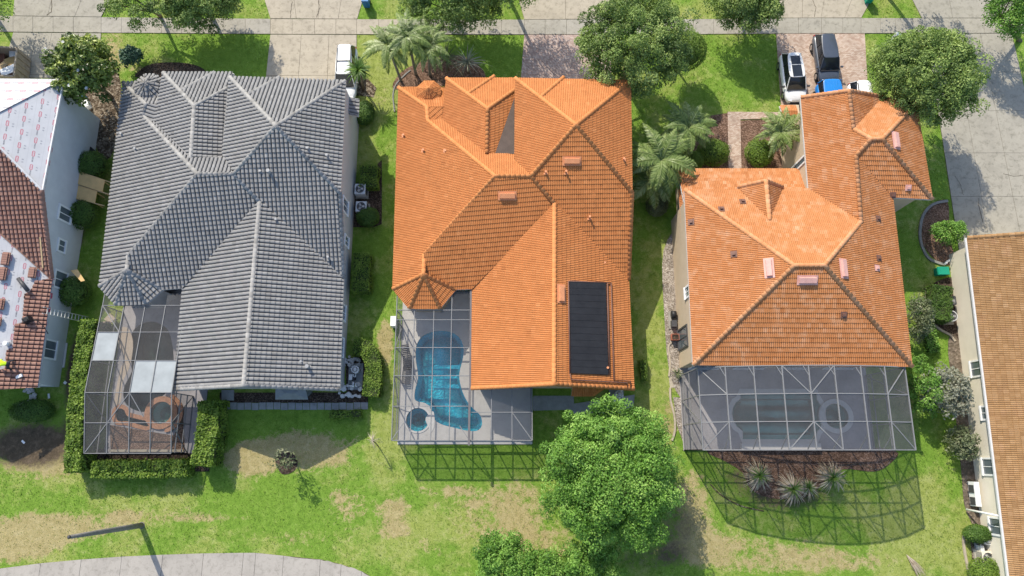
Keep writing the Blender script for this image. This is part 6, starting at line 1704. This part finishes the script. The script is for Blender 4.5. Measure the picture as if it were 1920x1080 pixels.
    r.matrix_world = Matrix.Translation(loc) @ Matrix.Rotation(heading, 4, 'Z')
    return r
car('parked_car', 'white car with dark glass roof parked on tan pavers', Vector((23.45, 30.35, 0)), R(180 + 2.5), 4.5, 1.9, 1.62, 'white', 'suv')
car('parked_car', 'dark slate car parked behind the blue one', Vector((26.4, 32.1, 0)), R(180 + 2), 4.5, 1.88, 1.66, 'slate', 'suv')
car('parked_jeep', 'bright blue boxy car partly under the garage roof edge', Vector((26.15, 27.75, 0)), R(180 + 1.5), 4.0, 1.84, 1.86, 'blue', 'box')
car('parked_car', 'white car with roof rack half hidden by the oak', Vector((28.75, 27.7, 0)), R(180), 4.2, 1.88, 1.75, 'silver', 'van')
car('parked_van', 'white van with roof rails on the beige driveway', Vector((-13.85, 30.75, 0)), R(180 + 1), 4.8, 1.9, 1.76, 'white', 'van')
# ------------------------------------------------------------------ equipment and street things
def ac_unit(label, c, s=.85, h=.8, body='white_metal', round_=False):
    r = thing('air_conditioner', label, 'air conditioner', (c.x, c.y, 0)); x, y = c.x, c.y
    MB().box((x, y, .05), (s + .2, s + .2, .1)).build('pad', MT['conc_walk'], r)
    if round_: MB().cyl((x, y, .1), s / 2, h, 22).build('housing', MT[body], r)
    else: MB().box((x, y, .1 + h / 2), (s, s, h)).build('housing', MT[body], r)
    top = .1 + h
    MB().cyl((x, y, top), s * .41, .012, 24).build('fan_opening', MT['black'], r)
    for k in range(3): 
        a = k * 2.094; MB().bar((x + .05 * math.cos(a), y + .05 * math.sin(a), top + .022), (x + s * .32 * math.cos(a), y + s * .32 * math.sin(a), top + .022), .16, .012).build('fan_blade', MT['steel'], r)
    g = MB()
    for k in range(1, 6): 
        rr = s * .41 * k / 5; g.tube([(x + rr * math.cos(t * math.pi / 12), y + rr * math.sin(t * math.pi / 12), top + .045) for t in range(25)], .007, 4, False)
    g.build('fan_guard', MT['steel'], r)
    if not round_:
        for side in (-1, 1):
            for k in range(7): MB().box((x + side * (s / 2 + .008), y, .2 + k * .1), (.015, s * .86, .03)).build('louvre', MT['dark'], r)
ac_unit('upper of two square white air conditioners beside the grey house', P(675, 354, .9)); ac_unit('lower of two square white air conditioners beside the grey house', P(677, 387, .9))
ac_unit('round air conditioner behind the dense hedge at the cream wall', P(1786, 592, .9), .85, .75, round_=True); ac_unit('beige square air conditioner at the cream wall bottom corner', P(1853, 1046, .8), .85, .7, 'stucco_cream')
ac_unit('dark air conditioner half hidden by the dense hedge', P(1784, 563, .8), .7, .7, 'dark')
def split(label, c, rz):
    r = thing('split_unit', label, 'air conditioner', (c.x, c.y, 0)); M = Matrix.Translation((c.x, c.y, 0)) @ Matrix.Rotation(rz, 4, 'Z'); T = lambda p: M @ Vector(p)
    MB().box(tuple(T((0, 0, .5))), (.36, .85, .7), rz).build('housing', MT['white'], r); MB().box(tuple(T((-.2, -.08, .5))), (.03, .55, .55), rz).build('grille', MT['dark'], r)
    for y in (-.3, .3): MB().box(tuple(T((0, y, .08))), (.4, .08, .16), rz).build('foot', MT['dark'], r)
split('upper of two white split units standing at the cream wall', P(1831, 915, .8), R(-2)); split('lower of two white split units standing at the cream wall', P(1834, 938, .8), R(-2))

def pool_gear(label, c, seed, wide=1.0):
    rr = random.Random(seed); r = thing('pool_equipment', label, 'pool pump', (c.x, c.y, 0)); x, y = c.x, c.y
    MB().box((x, y, .04), (1.1 * wide, 2.0, .08)).build('pad', MT['paver_grey'], r)
    MB().cyl((x + .1, y + .45, .08), .28, .75, 18).build('filter_tank', MT['white_metal'], r); MB().cyl((x + .1, y + .45, .83), .22, .12, 18, .1).build('filter_lid', MT['steel'], r)
    MB().tube([(x - .1, y - .35, .3), (x - .1, y - .85, .3)], .16, 14).build('pump_motor', MT['steel'], r); MB().cyl((x - .1, y - .2, .08), .16, .45, 14).build('pump_basket', MT['black'], r); MB().box((x - .25, y - .1, .35), (.25, .4, .5)).build('heater', MT['white_metal'], r)
    for k in range(6):
        a = Vector((x + rr.uniform(-.4, .4), y + rr.uniform(-.8, .8), .2)); b = a + Vector((rr.uniform(-.4, .4), 0, 0)); MB().tube([a, a + Vector((0, 0, .35)), b + Vector((0, 0, .35)), b + Vector((0, rr.uniform(-.6, .6), .35))], .035, 8).build('pipe', MT['white'], r)
    return r
pool_gear('pool pump and filter inside the curved hedge by the grey house', P(667, 706), 1); pool_gear('pool pump and filter at the corner of the middle orange house', P(1156, 752), 2); pool_gear('black pool pump and pipes beside the cream wall', P(1838, 1024), 3, .8)
def rocks(label, uv, n, seed, spread, mat):
    rr = random.Random(seed); c = P(*uv); r = thing('rock_pile', label, 'rocks', c)
    for k in range(n):
        b = bmesh.new(); bmesh.ops.create_icosphere(b, subdivisions=1, radius=rr.uniform(.09, .2))
        for v in b.verts: v.co *= rr.uniform(.75, 1.2); v.co.z *= .6
        me = bpy.data.meshes.new('rock'); b.to_mesh(me); b.free(); me.materials.append(mat); o = bpy.data.objects.new('rock', me); o.location = (c.x + rr.uniform(-spread[0], spread[0]), c.y + rr.uniform(-spread[1], spread[1]), .08 + rr.random() * .1); COL.objects.link(o); adopt(o, r)
rocks('heap of pale rocks at the corner of the grey house', (657, 732), 26, 5, (.9, .5), MT['coping']); rocks('loose pale stones along the pool pump bed of the grey house', (664, 678), 20, 6, (.7, .35), MT['coping']); rocks('jumble of broken tiles behind the reroofed house', (53, 752), 34, 8, (.6, 1.0), MT['deck_grey'])

# wheelie bins on the verge
def bin_(label, c, mat, rz=0):
    r = thing('wheelie_bin', label, 'bin', (c.x, c.y, 0)); x, y = c.x, c.y
    MB().box((x, y, .52), (.5, .55, .9), rz, 1.18).build('body', mat, r); MB().box((x, y, 1.0), (.62, .7, .07), rz, .92).build('lid', mat, r); MB().bar((x - .25, y + .36, .95), (x + .25, y + .36, .95), .04, .04).build('handle', MT['black'], r)
    for s in (-1, 1): MB().tube([(x + s * .22, y + .26, .13), (x + s * .3, y + .26, .13)], .13, 12).build('wheel', MT['rubber'], r)
bin_('blue recycling bin on the grass above the beige driveway', P(686, 2, .6), MT['blue']); bin_('black bin on the grass beside the large oak', P(1150, 4, .5), MT['black']); bin_('green bin at the top edge between two aprons', P(1632, -6, .6), MT['green_p'])
# utility pedestal
c = P(1682, 66, .6); r = thing('utility_box', 'small pale utility box on the grass by the sidewalk', 'utility box', (c.x, c.y, 0))
MB().box((c.x, c.y, .4), (.32, .28, .8)).build('box', MT['white_metal'], r); MB().box((c.x, c.y, .83), (.4, .36, .07), 0, .8).build('lid', MT['white'], r); MB().box((c.x, c.y - .145, .45), (.24, .012, .5)).build('door', MT['steel'], r)
# green storage box
c = P(1768, 508, .5); r = thing('storage_box', 'teal green lidded box beside the kerbed mulch bed', 'box', (c.x, c.y, 0))
MB().box((c.x, c.y, .27), (.82, .58, .54)).build('body', MT['green_p'], r); MB().box((c.x, c.y, .58), (.9, .66, .09), 0, .94).build('lid', MT['green_p'], r)
for k in (-1, 1): MB().box((c.x + k * .25, c.y - .3, .3), (.06, .03, .4)).build('rib', MT['green_p'], r)
# white box left of the middle cage
c = P(739, 604, .5); r = thing('electric_box', 'white cabinet standing against the outside of the middle cage', 'cabinet', (c.x, c.y, 0)); MB().box((c.x, c.y, .5), (.4, .75, 1.0)).build('body', MT['white'], r); MB().box((c.x - .21, c.y, .5), (.02, .6, .8)).build('door', MT['white_metal'], r)
# meter box and pot by the tan wall
c = P(1266, 632, .5); r = thing('planter_pot', 'brown square pot by the tan house wall', 'pot', (c.x, c.y, 0)); MB().box((c.x, c.y, .3), (.5, .4, .55), 0, 1.2).build('pot', MT['terracotta'], r); MB().box((c.x, c.y, .58), (.5, .4, .03)).build('soil', MT['mulch_dark'], r)
c = P(1264, 598, .5); r = thing('hose_reel', 'black hose reel and gear on a white slab at the tan wall', 'hose reel', (c.x, c.y, 0)); MB().box((c.x, c.y, .04), (.7, 1.4, .08)).build('slab', MT['conc_walk'], r)
for k in range(4): MB().tube([(c.x - .18, c.y + .35 - k * .02, .42), (c.x + .18, c.y + .35, .42)], .3 - .05 * k, 14).build('reel', MT['black'], r)
MB().box((c.x, c.y - .35, .3), (.4, .5, .45)).build('case', MT['dark'], r)
# timber board lying along the reroofed house wall and other scraps
def scrap(name, label, a, b, w, h, mat, z=.04):
    a, b = P(*a, z), P(*b, z); MBo = MB().bar(a, b, w, h).build(name, mat); tag(MBo, label, 'scrap')
scrap('wall_board', 'long pale board on the ground beside the grey-blue wall', (125, 643), (119, 689), .16, .06, MT['coping'])
scrap('paper_scrap', 'white scrap on the dark soil beside the left hedge', (120, 716), (124, 719), .2, .03, MT['white']); scrap('paper_scrap', 'white strip on the dark ground behind the reroofed house', (41, 826), (46, 831), .14, .03, MT['white']); scrap('paper_scrap', 'white strip in weeds at the reroofed house corner', (91, 738), (92, 747), .14, .03, MT['white'])
# ladder leaning on the left house
a, b = P(166, 600, 0), P(92, 584, 3.35); r = thing('ladder', 'aluminium ladder leaning on the grey-blue house', 'ladder', a)
d = (b - a).normalized(); sd = Vector((0, 1, 0)) - d * d.y; sd.normalize()
for s in (-.22, .22): MB().bar(a + sd * s, b + sd * s + d * .5, .03, .08, sd.cross(d)).build('rail', MT['alu'], r)
k = .3
while k < (b - a).length + .4: MB().bar(a + d * k - sd * .22, a + d * k + sd * .22, .04, .04).build('rung', MT['alu'], r); k += .3
# plywood sheets on trestles
def ply(label, quad, z, seed, cut=0):
    q = [P(u, v, z) for u, v in quad]; c = sum(q, Vector()) / 4; r = thing('plywood_sheet', label, 'plywood', (c.x, c.y, 0))
    MB().prism(q, z - .03, z).build('sheet', MT['plywood'], r)
    m = [(q[i] + q[(i + 1) % 4]) / 2 for i in range(4)]
    for s, t in ((q[0], q[1]), (q[3], q[2])):
        e = (t - s).normalized(); MB().bar(s.lerp(t, .1) - Vector((0, 0, .07)), t + e * .75 - Vector((0, 0, .07)), .05, .07).build('bearer', MT['lumber'], r)
    for p in q: pp = p.lerp(c, .18); MB().bar(Vector((pp.x, pp.y, 0)), Vector((pp.x, pp.y, z - .1)), .06, .06).build('leg', MT['lumber'], r)
ply('plywood sheet on trestles between two round bushes, nearer the street', [(137, 317), (197, 338), (192, 360), (131, 340)], 1.5, 1); ply('lighter plywood sheet on trestles between two round bushes, nearer the ladder', [(125, 341), (182, 358), (178, 381), (121, 367)], 1.42, 2)
q = [P(u, v, 2.02) for u, v in ((132, 507), (145, 505), (159, 526), (152, 528))]; o = MB().prism(q, 1.99, 2.02).build('plywood_offcut', MT['plywood']); tag(o, 'small plywood offcut lying on a clipped round bush', 'plywood')
# dumpster
a, b, c_, d_ = P(-40, 86, 1.75), P(32, 90, 1.75), P(26, 143, 1.75), P(-50, 139, 1.75); ctr = (a + b + c_ + d_) / 4
r = thing('dumpster', 'open brown dumpster with roofing waste cut by the left edge', 'dumpster', (ctr.x, ctr.y, 0))
top = [a, b, c_, d_]
for i in range(4):
    p, q = top[i], top[(i + 1) % 4]; MB().bar(Vector((p.x, p.y, .93)), Vector((q.x, q.y, .93)), .08, 1.64).build('side', MT['dumpster'], r); MB().bar(p, q, .14, .1).build('rim', MT['dumpster'], r)
MB().prism(top, .1, .16).build('floor', MT['rust'], r)
e = (b - c_).normalized()
for k in range(5): p = c_.lerp(b, (k + .5) / 5); MB().bar(Vector((p.x + .07, p.y, .15)), Vector((p.x + .07, p.y, 1.7)), .09, .09, (0, 1, 0)).build('rib', MT['dumpster'], r)
for k, (u, v, z_, w, l, m, t) in enumerate(((24, 100, 1.25, .55, .6, 'coping', .2), (20, 116, .9, .9, .9, 'plywood', .5), (15, 132, 1.5, 1.2, .7, 'white', .5), (-8, 110, .8, 1.5, 1.3, 'rust', .2), (4, 124, 1.0, .8, .5, 'lumber', .9))):
    p = P(u, v, z_); o = MB().box((p.x, p.y, z_), (w, l, .06), t).build('waste_board', MT[m], None); tag(o, ['pale board', 'brown plywood piece', 'large white sheet', 'rusty brown sheet', 'lumber offcut'][k] + ' lying in the open dumpster', 'waste'); o.rotation_euler = (0, 0, 0)
for k, (u, v, s) in enumerate(((146, 178, .5), (156, 182, .42), (162, 196, .6), (175, 232, .55))):
    p = P(u, v, .3); o = MB().box((p.x, p.y, .25), (s, s * .8, .5), k).build('supply_box', MT[['white', 'blue', 'white', 'black'][k]]); tag(o, ['white', 'blue', 'long white', 'black'][k] + ' box of roofing supplies under the magnolia', 'box')
p = P(168, 283, .6); o = MB().cyl((p.x, p.y, 0), .28, .75, 14, .33).build('waste_tub', MT['black']); tag(o, 'black tub above the clipped bush at the grey-blue wall', 'tub')
# things lying on the roof being tiled
def on_roof(u, v, key='E'):
    p, n = spot(left_nrm, key, u, v); return p, n
def tile_stack(label, u, v, rows):
    p, n = on_roof(u, v); e = Vector((0, 1, 0)); e = (e - n * e.dot(n)).normalized(); f = n.cross(e)
    r = thing('tile_stack', label, 'roof tiles', p, 'tile stacks on the underlayment')
    for k in range(rows):
        for j in range(2):
            me = bpy.data.meshes.get('stack_tile')
            if me is None:
                V_, F_, w_, L_ = TILE['roll']; me = bpy.data.meshes.new('stack_tile'); me.from_pydata(V_.tolist(), [], F_.tolist()); me.materials.append(MT['t_brown']); at = me.attributes.new('tint', 'FLOAT', 'FACE'); at.data.foreach_set('value', np.full(len(F_), .5, np.float32))
            o = bpy.data.objects.new('tile', me); COL.objects.link(o)
            M = Matrix((e, -f, n)).transposed().to_4x4() if Matrix((e, -f, n)).transposed().determinant() > 0 else Matrix((e, f, n)).transposed().to_4x4()
            M.translation = p + n * (.03 + .05 * j) + e * (k * .17 - rows * .09) + f * (.12 * j); o.matrix_world = M; adopt(o, r)
for k, (u, v, rr_) in enumerate(((18, 487, 5), (12, 515, 5), (8, 572, 4), (2, 605, 3))): tile_stack(['stack of brown tiles nearest the valley on the printed underlayment', 'second stack of brown tiles below the valley on the underlayment', 'third stack of brown tiles at the left picture edge', 'lowest stack of brown tiles at the left picture edge'][k], u, v, rr_)
p, n = on_roof(72, 512); e = Vector((.5, .85, 0)).normalized()
tile_stack('leaning stack of brown tiles at the end of the valley', 68, 513, 4)
p, n = on_roof(42, 536); o = MB().tube([p + n * .2 + Vector((-.3, .5, .05)), p + n * .2 + Vector((.5, -.4, 0))], .14, 12).build('felt_roll', MT['dark']); tag(o, 'dark roll lying on the printed underlayment', 'roll')
p, n = on_roof(16, 645); r = thing('caulk_bucket', 'white bucket on the underlayment above the worker', 'bucket', p); MB().cyl((p.x, p.y, p.z), .15, .36, 14, .17).build('body', MT['white'], r); MB().cyl((p.x, p.y, p.z + .36), .175, .03, 14).build('lid', MT['white_metal'], r)
p, n = on_roof(56, 601); r = thing('tool_bag', 'black tool bag with coiled hose on the new tiles', 'tool bag', p)
MB().box((p.x, p.y, p.z + .3), (.55, .4, .42), .5, .8).build('body', MT['black'], r); MB().tube([(p.x - .2, p.y, p.z + .5), (p.x - .1, p.y, p.z + .68), (p.x + .1, p.y, p.z + .68), (p.x + .2, p.y, p.z + .5)], .025, 6).build('handle', MT['black'], r)
hp = [Vector((p.x + .25 + .14 * k, p.y - .02 * k * k + .05, 0)) for k in range(8)]; c_e, n_e = left_nrm['E']; hp = [Vector((h.x, h.y, c_e[2] + (-(h.x - c_e[0]) * n_e[0] - (h.y - c_e[1]) * n_e[1]) / n_e[2] + .14)) for h in hp]
MB().tube(hp, .03, 6).build('hose', MT['black'], r)

# worker bending over the tiles at the left edge
def worker():
    p, n = on_roof(22, 682); lift = .09
    f1 = on_roof(30, 676)[0] + n * lift; f2 = on_roof(24, 694)[0] + n * lift
    d = Vector((-1, .12, 0)).normalized(); s = Vector((.12, 1, 0)).normalized(); z = Vector((0, 0, 1))
    hip = (f1 + f2) / 2 + z * .62 + d * -.02
    J = {}; E_ = []
    def j(nm, co, rad): J[nm] = (Vector(co), rad)
    j('pelvis', hip, .15); j('waist', hip + d * .2 + z * .13, .135); j('chest', hip + d * .42 + z * .20, .165); j('neck', hip + d * .58 + z * .22, .065); j('head', hip + d * .70 + z * .22, .10); j('crown', hip + d * .80 + z * .20, .085)
    for k, sg, ft in (('a', 1, f1), ('b', -1, f2)):
        hp_ = hip + s * (.1 * sg) - z * .03; kn = ft.lerp(hp_, .5) + d * .20 + z * .02
        j('hip' + k, hp_, .105); j('knee' + k, kn, .075); j('ank' + k, ft + z * .08, .05); j('toe' + k, ft + d * .17 + z * .03, .04)
        sh = hip + d * .45 + z * .20 + s * (.19 * sg); el = sh + d * .1 - z * .24 + s * (.08 * sg); wr = el + d * .16 - z * .19 - s * (.05 * sg); j('sh' + k, sh, .075); j('el' + k, el, .05); j('wr' + k, wr, .036)
        pm = wr + d * .07 - z * .03; j('palm' + k, pm, .04)
        E_ += [('pelvis', 'hip' + k), ('hip' + k, 'knee' + k), ('knee' + k, 'ank' + k), ('ank' + k, 'toe' + k), ('chest', 'sh' + k), ('sh' + k, 'el' + k), ('el' + k, 'wr' + k), ('wr' + k, 'palm' + k)]
        for q in range(5):
            off = s * ((q - 1.5) * .022) if q < 4 else s * (-.05 * sg)
            tip = pm + d * (.08 if q < 4 else .03) + off - z * .02; j('f%s%d' % (k, q), tip, .011); E_.append(('palm' + k, 'f%s%d' % (k, q)))
    E_ += [('pelvis', 'waist'), ('waist', 'chest'), ('chest', 'neck'), ('neck', 'head'), ('head', 'crown')]
    nm = list(J); me = bpy.data.meshes.new('person'); me.from_pydata([tuple(J[k][0] - p) for k in nm], [(nm.index(a), nm.index(b)) for a, b in E_], [])
    o = bpy.data.objects.new('person', me); o.location = p; COL.objects.link(o)
    md = o.modifiers.new('skin', 'SKIN'); md.use_smooth_shade = True
    for i, k in enumerate(nm): me.skin_vertices[0].data[i].radius = (J[k][1],) * 2; me.skin_vertices[0].data[i].use_root = (k == 'pelvis')
    sb = o.modifiers.new('sub', 'SUBSURF'); sb.levels = 1; sb.render_levels = 1
    bpy.context.view_layer.update()
    dg = bpy.context.evaluated_depsgraph_get(); em = bpy.data.meshes.new_from_object(o.evaluated_get(dg)); o.modifiers.clear(); o.data = em
    em.materials.clear()
    for m in (plain('skin_tone', (.35, .2, .13), .6), plain('hi_vis_shirt', (.55, .78, .02), .8), plain('work_trousers', (.035, .035, .045), .9), MT['rubber']): em.materials.append(m)
    cut = {'pelvis': 2, 'waist': 1, 'chest': 1, 'neck': 0, 'head': 0, 'crown': 0}
    pts = [(J[k][0] - p, k) for k in nm]
    for f in em.polygons:
        k = min(pts, key=lambda q: (q[0] - f.center).length_squared)[1]
        f.material_index = cut.get(k, 2 if k[:3] in ('hip', 'kne') else 3 if k[:3] in ('ank', 'toe') else 1 if k[:2] == 'sh' else 0); f.use_smooth = True
    hd = J['head'][0]; cap = MB(); ax = d
    b = bmesh.new(); bmesh.ops.create_uvsphere(b, u_segments=14, v_segments=8, radius=.135); bmesh.ops.bisect_plane(b, geom=b.verts[:] + b.edges[:] + b.faces[:], plane_co=(0, 0, -.01), plane_no=(0, 0, -1), clear_outer=True)
    me2 = bpy.data.meshes.new('hard_hat'); b.to_mesh(me2); b.free(); me2.materials.append(plain('hard_hat_yellow', (.62, .72, .03), .4)); h = bpy.data.objects.new('hard_hat', me2); h.matrix_world = Matrix.Translation(hd + d * .03 + z * .02) @ (z.lerp(d, .35)).to_track_quat('Z', 'Y').to_matrix().to_4x4(); COL.objects.link(h); adopt(h, o)
    tag(o, 'roofer in bright yellow-green shirt bending over the tiles', 'person')
worker()
p, n = on_roof(39, 706); o = MB().box((p.x, p.y, p.z + .16), (.42, .2, .14), .4).build('power_tool', MT['white']); tag(o, 'white power tool on the tiles beside the roofer', 'tool')

# street light pole at the bottom left
b = P(265, 985); t = P(125, 1010, 8.3); t = Vector((b.x - .02, b.y + .15, 8.3)); r = thing('utility_pole', 'tall dark pole with forked shadow on the lawn', 'pole', b)
MB().tube([b - Vector((0, 0, .2)), b.lerp(t, .3), b.lerp(t, .7), t], [.2, .18, .15, .11], 12).build('shaft', MT['pole_wood'], r); MB().cyl((b.x, b.y, -.05), .24, .07, 14).build('footing', MT['pole_wood'], r); MB().cyl((t.x, t.y, t.z), .12, .06, 12, .05).build('cap', MT['dark'], r)
# dead palm leaf on the lawn
V, T = [], []; rr = np.random.default_rng(5); c = P(1700, 1040, .1)
for k in range(60):
    a = R(-58) + rr.normal(0, .16); L = rr.uniform(.9, 2.0); sd = np.array([-math.sin(a), math.cos(a), 0]) * .016; o0 = np.array([c.x, c.y, .06]); q = o0 + np.array([math.cos(a), math.sin(a), 0]) * L; q[2] = rr.uniform(.04, .22); mid = (o0 + q) / 2; mid[2] += .1
    V += [[o0 - sd, mid - sd, mid + sd, o0 + sd], [mid - sd, q, q, mid + sd]]; T += [rr.random()] * 2
v = np.array(V).reshape(-1, 3); o = np_mesh('dead_frond', v, np.arange(len(v)).reshape(-1, 4), LEAF['drypalm'], tint=np.array(T)); tag(o, 'grey dead frond lying on the right back lawn', 'frond')

# short lawn grass: too many blades to count
def grass():
    r = np.random.default_rng(99); n = 170000
    x = r.uniform(-40, 40, n); y = r.uniform(-11, 40, n); keep = np.ones(n, bool)
    for dk in (DECK1, DECK2, DECK3): keep &= ~dist_in(dk, x, y)
    for o in bpy.data.objects:
        if o.get('kind') == 'structure' and o.type == 'MESH' and o.name not in ('ground',) and o.parent is None:
            me = o.data; zs = [v.co.z for v in me.vertices]; zt = max(zs); 
            co = np.array([v.co[:2] for v in me.vertices]); lo_, hi_ = co.min(0), co.max(0)
            cand = np.nonzero(keep & (x > lo_[0]) & (x < hi_[0]) & (y > lo_[1]) & (y < hi_[1]))[0]
            if not len(cand): continue
            k = len(me.vertices) // 2; hit = dist_in([tuple(v.co[:2]) for v in list(me.vertices)[:k]], x[cand], y[cand]); keep[cand[hit]] = False
    for D in (H1, H2, H0): keep &= ~((x > D['w6'].x + .5) & (x < D['se'].x - .5) & (y > D['se'].y + .4) & (y < 27))
    keep &= ~((x > 12.8) & (x < 26.7) & (y > 6) & (y < 18)); keep &= ~((x > 22) & (x < 30) & (y > 17.5) & (y < 25.5))
    # thin out where the turf is dry, bare or painted as house shadow
    g = ground.data; 
    x, y = x[keep], y[keep]; n = len(x)
    co = np.zeros(len(g.vertices) * 3, np.float32); g.vertices.foreach_get('co', co); co = co.reshape(-1, 3)
    val = {}
    for nm in ('dry', 'dirt'):
        a = np.zeros(len(g.vertices), np.float32); g.attributes[nm].data.foreach_get('value', a); val[nm] = a
    xs = np.unique(co[:, 0]); ys = np.unique(co[:, 1]); ix = np.clip(np.searchsorted(xs, x), 0, len(xs) - 1); iy = np.clip(np.searchsorted(ys, y), 0, len(ys) - 1); idx = iy * len(xs) + ix
    dry, dirt = val['dry'][idx], val['dirt'][idx]
    k = (dirt < .5) & (r.random(n) > dry * .5); x, y, dry = x[k], y[k], dry[k]; n = len(x)
    a = r.uniform(0, 2 * math.pi, n); h = r.uniform(.05, .11, n); w = r.uniform(.018, .035, n); ln = r.normal(0, .05, (n, 2))
    dx, dy = np.cos(a) * w, np.sin(a) * w
    v = np.stack([np.stack([x - dx, y - dy, np.full(n, -.02)], -1), np.stack([x + dx, y + dy, np.full(n, -.02)], -1), np.stack([x + ln[:, 0], y + ln[:, 1], h], -1)], 1)
    t = np.clip(r.normal(.42, .2, n) + dry * .6, 0, 1)
    o = np_mesh('grass', v.reshape(-1, 3), np.arange(n * 3).reshape(-1, 3), LEAF['grass'], tint=t); tag(o, 'short green grass blades over the lawns', 'grass', kind='stuff')
grass()
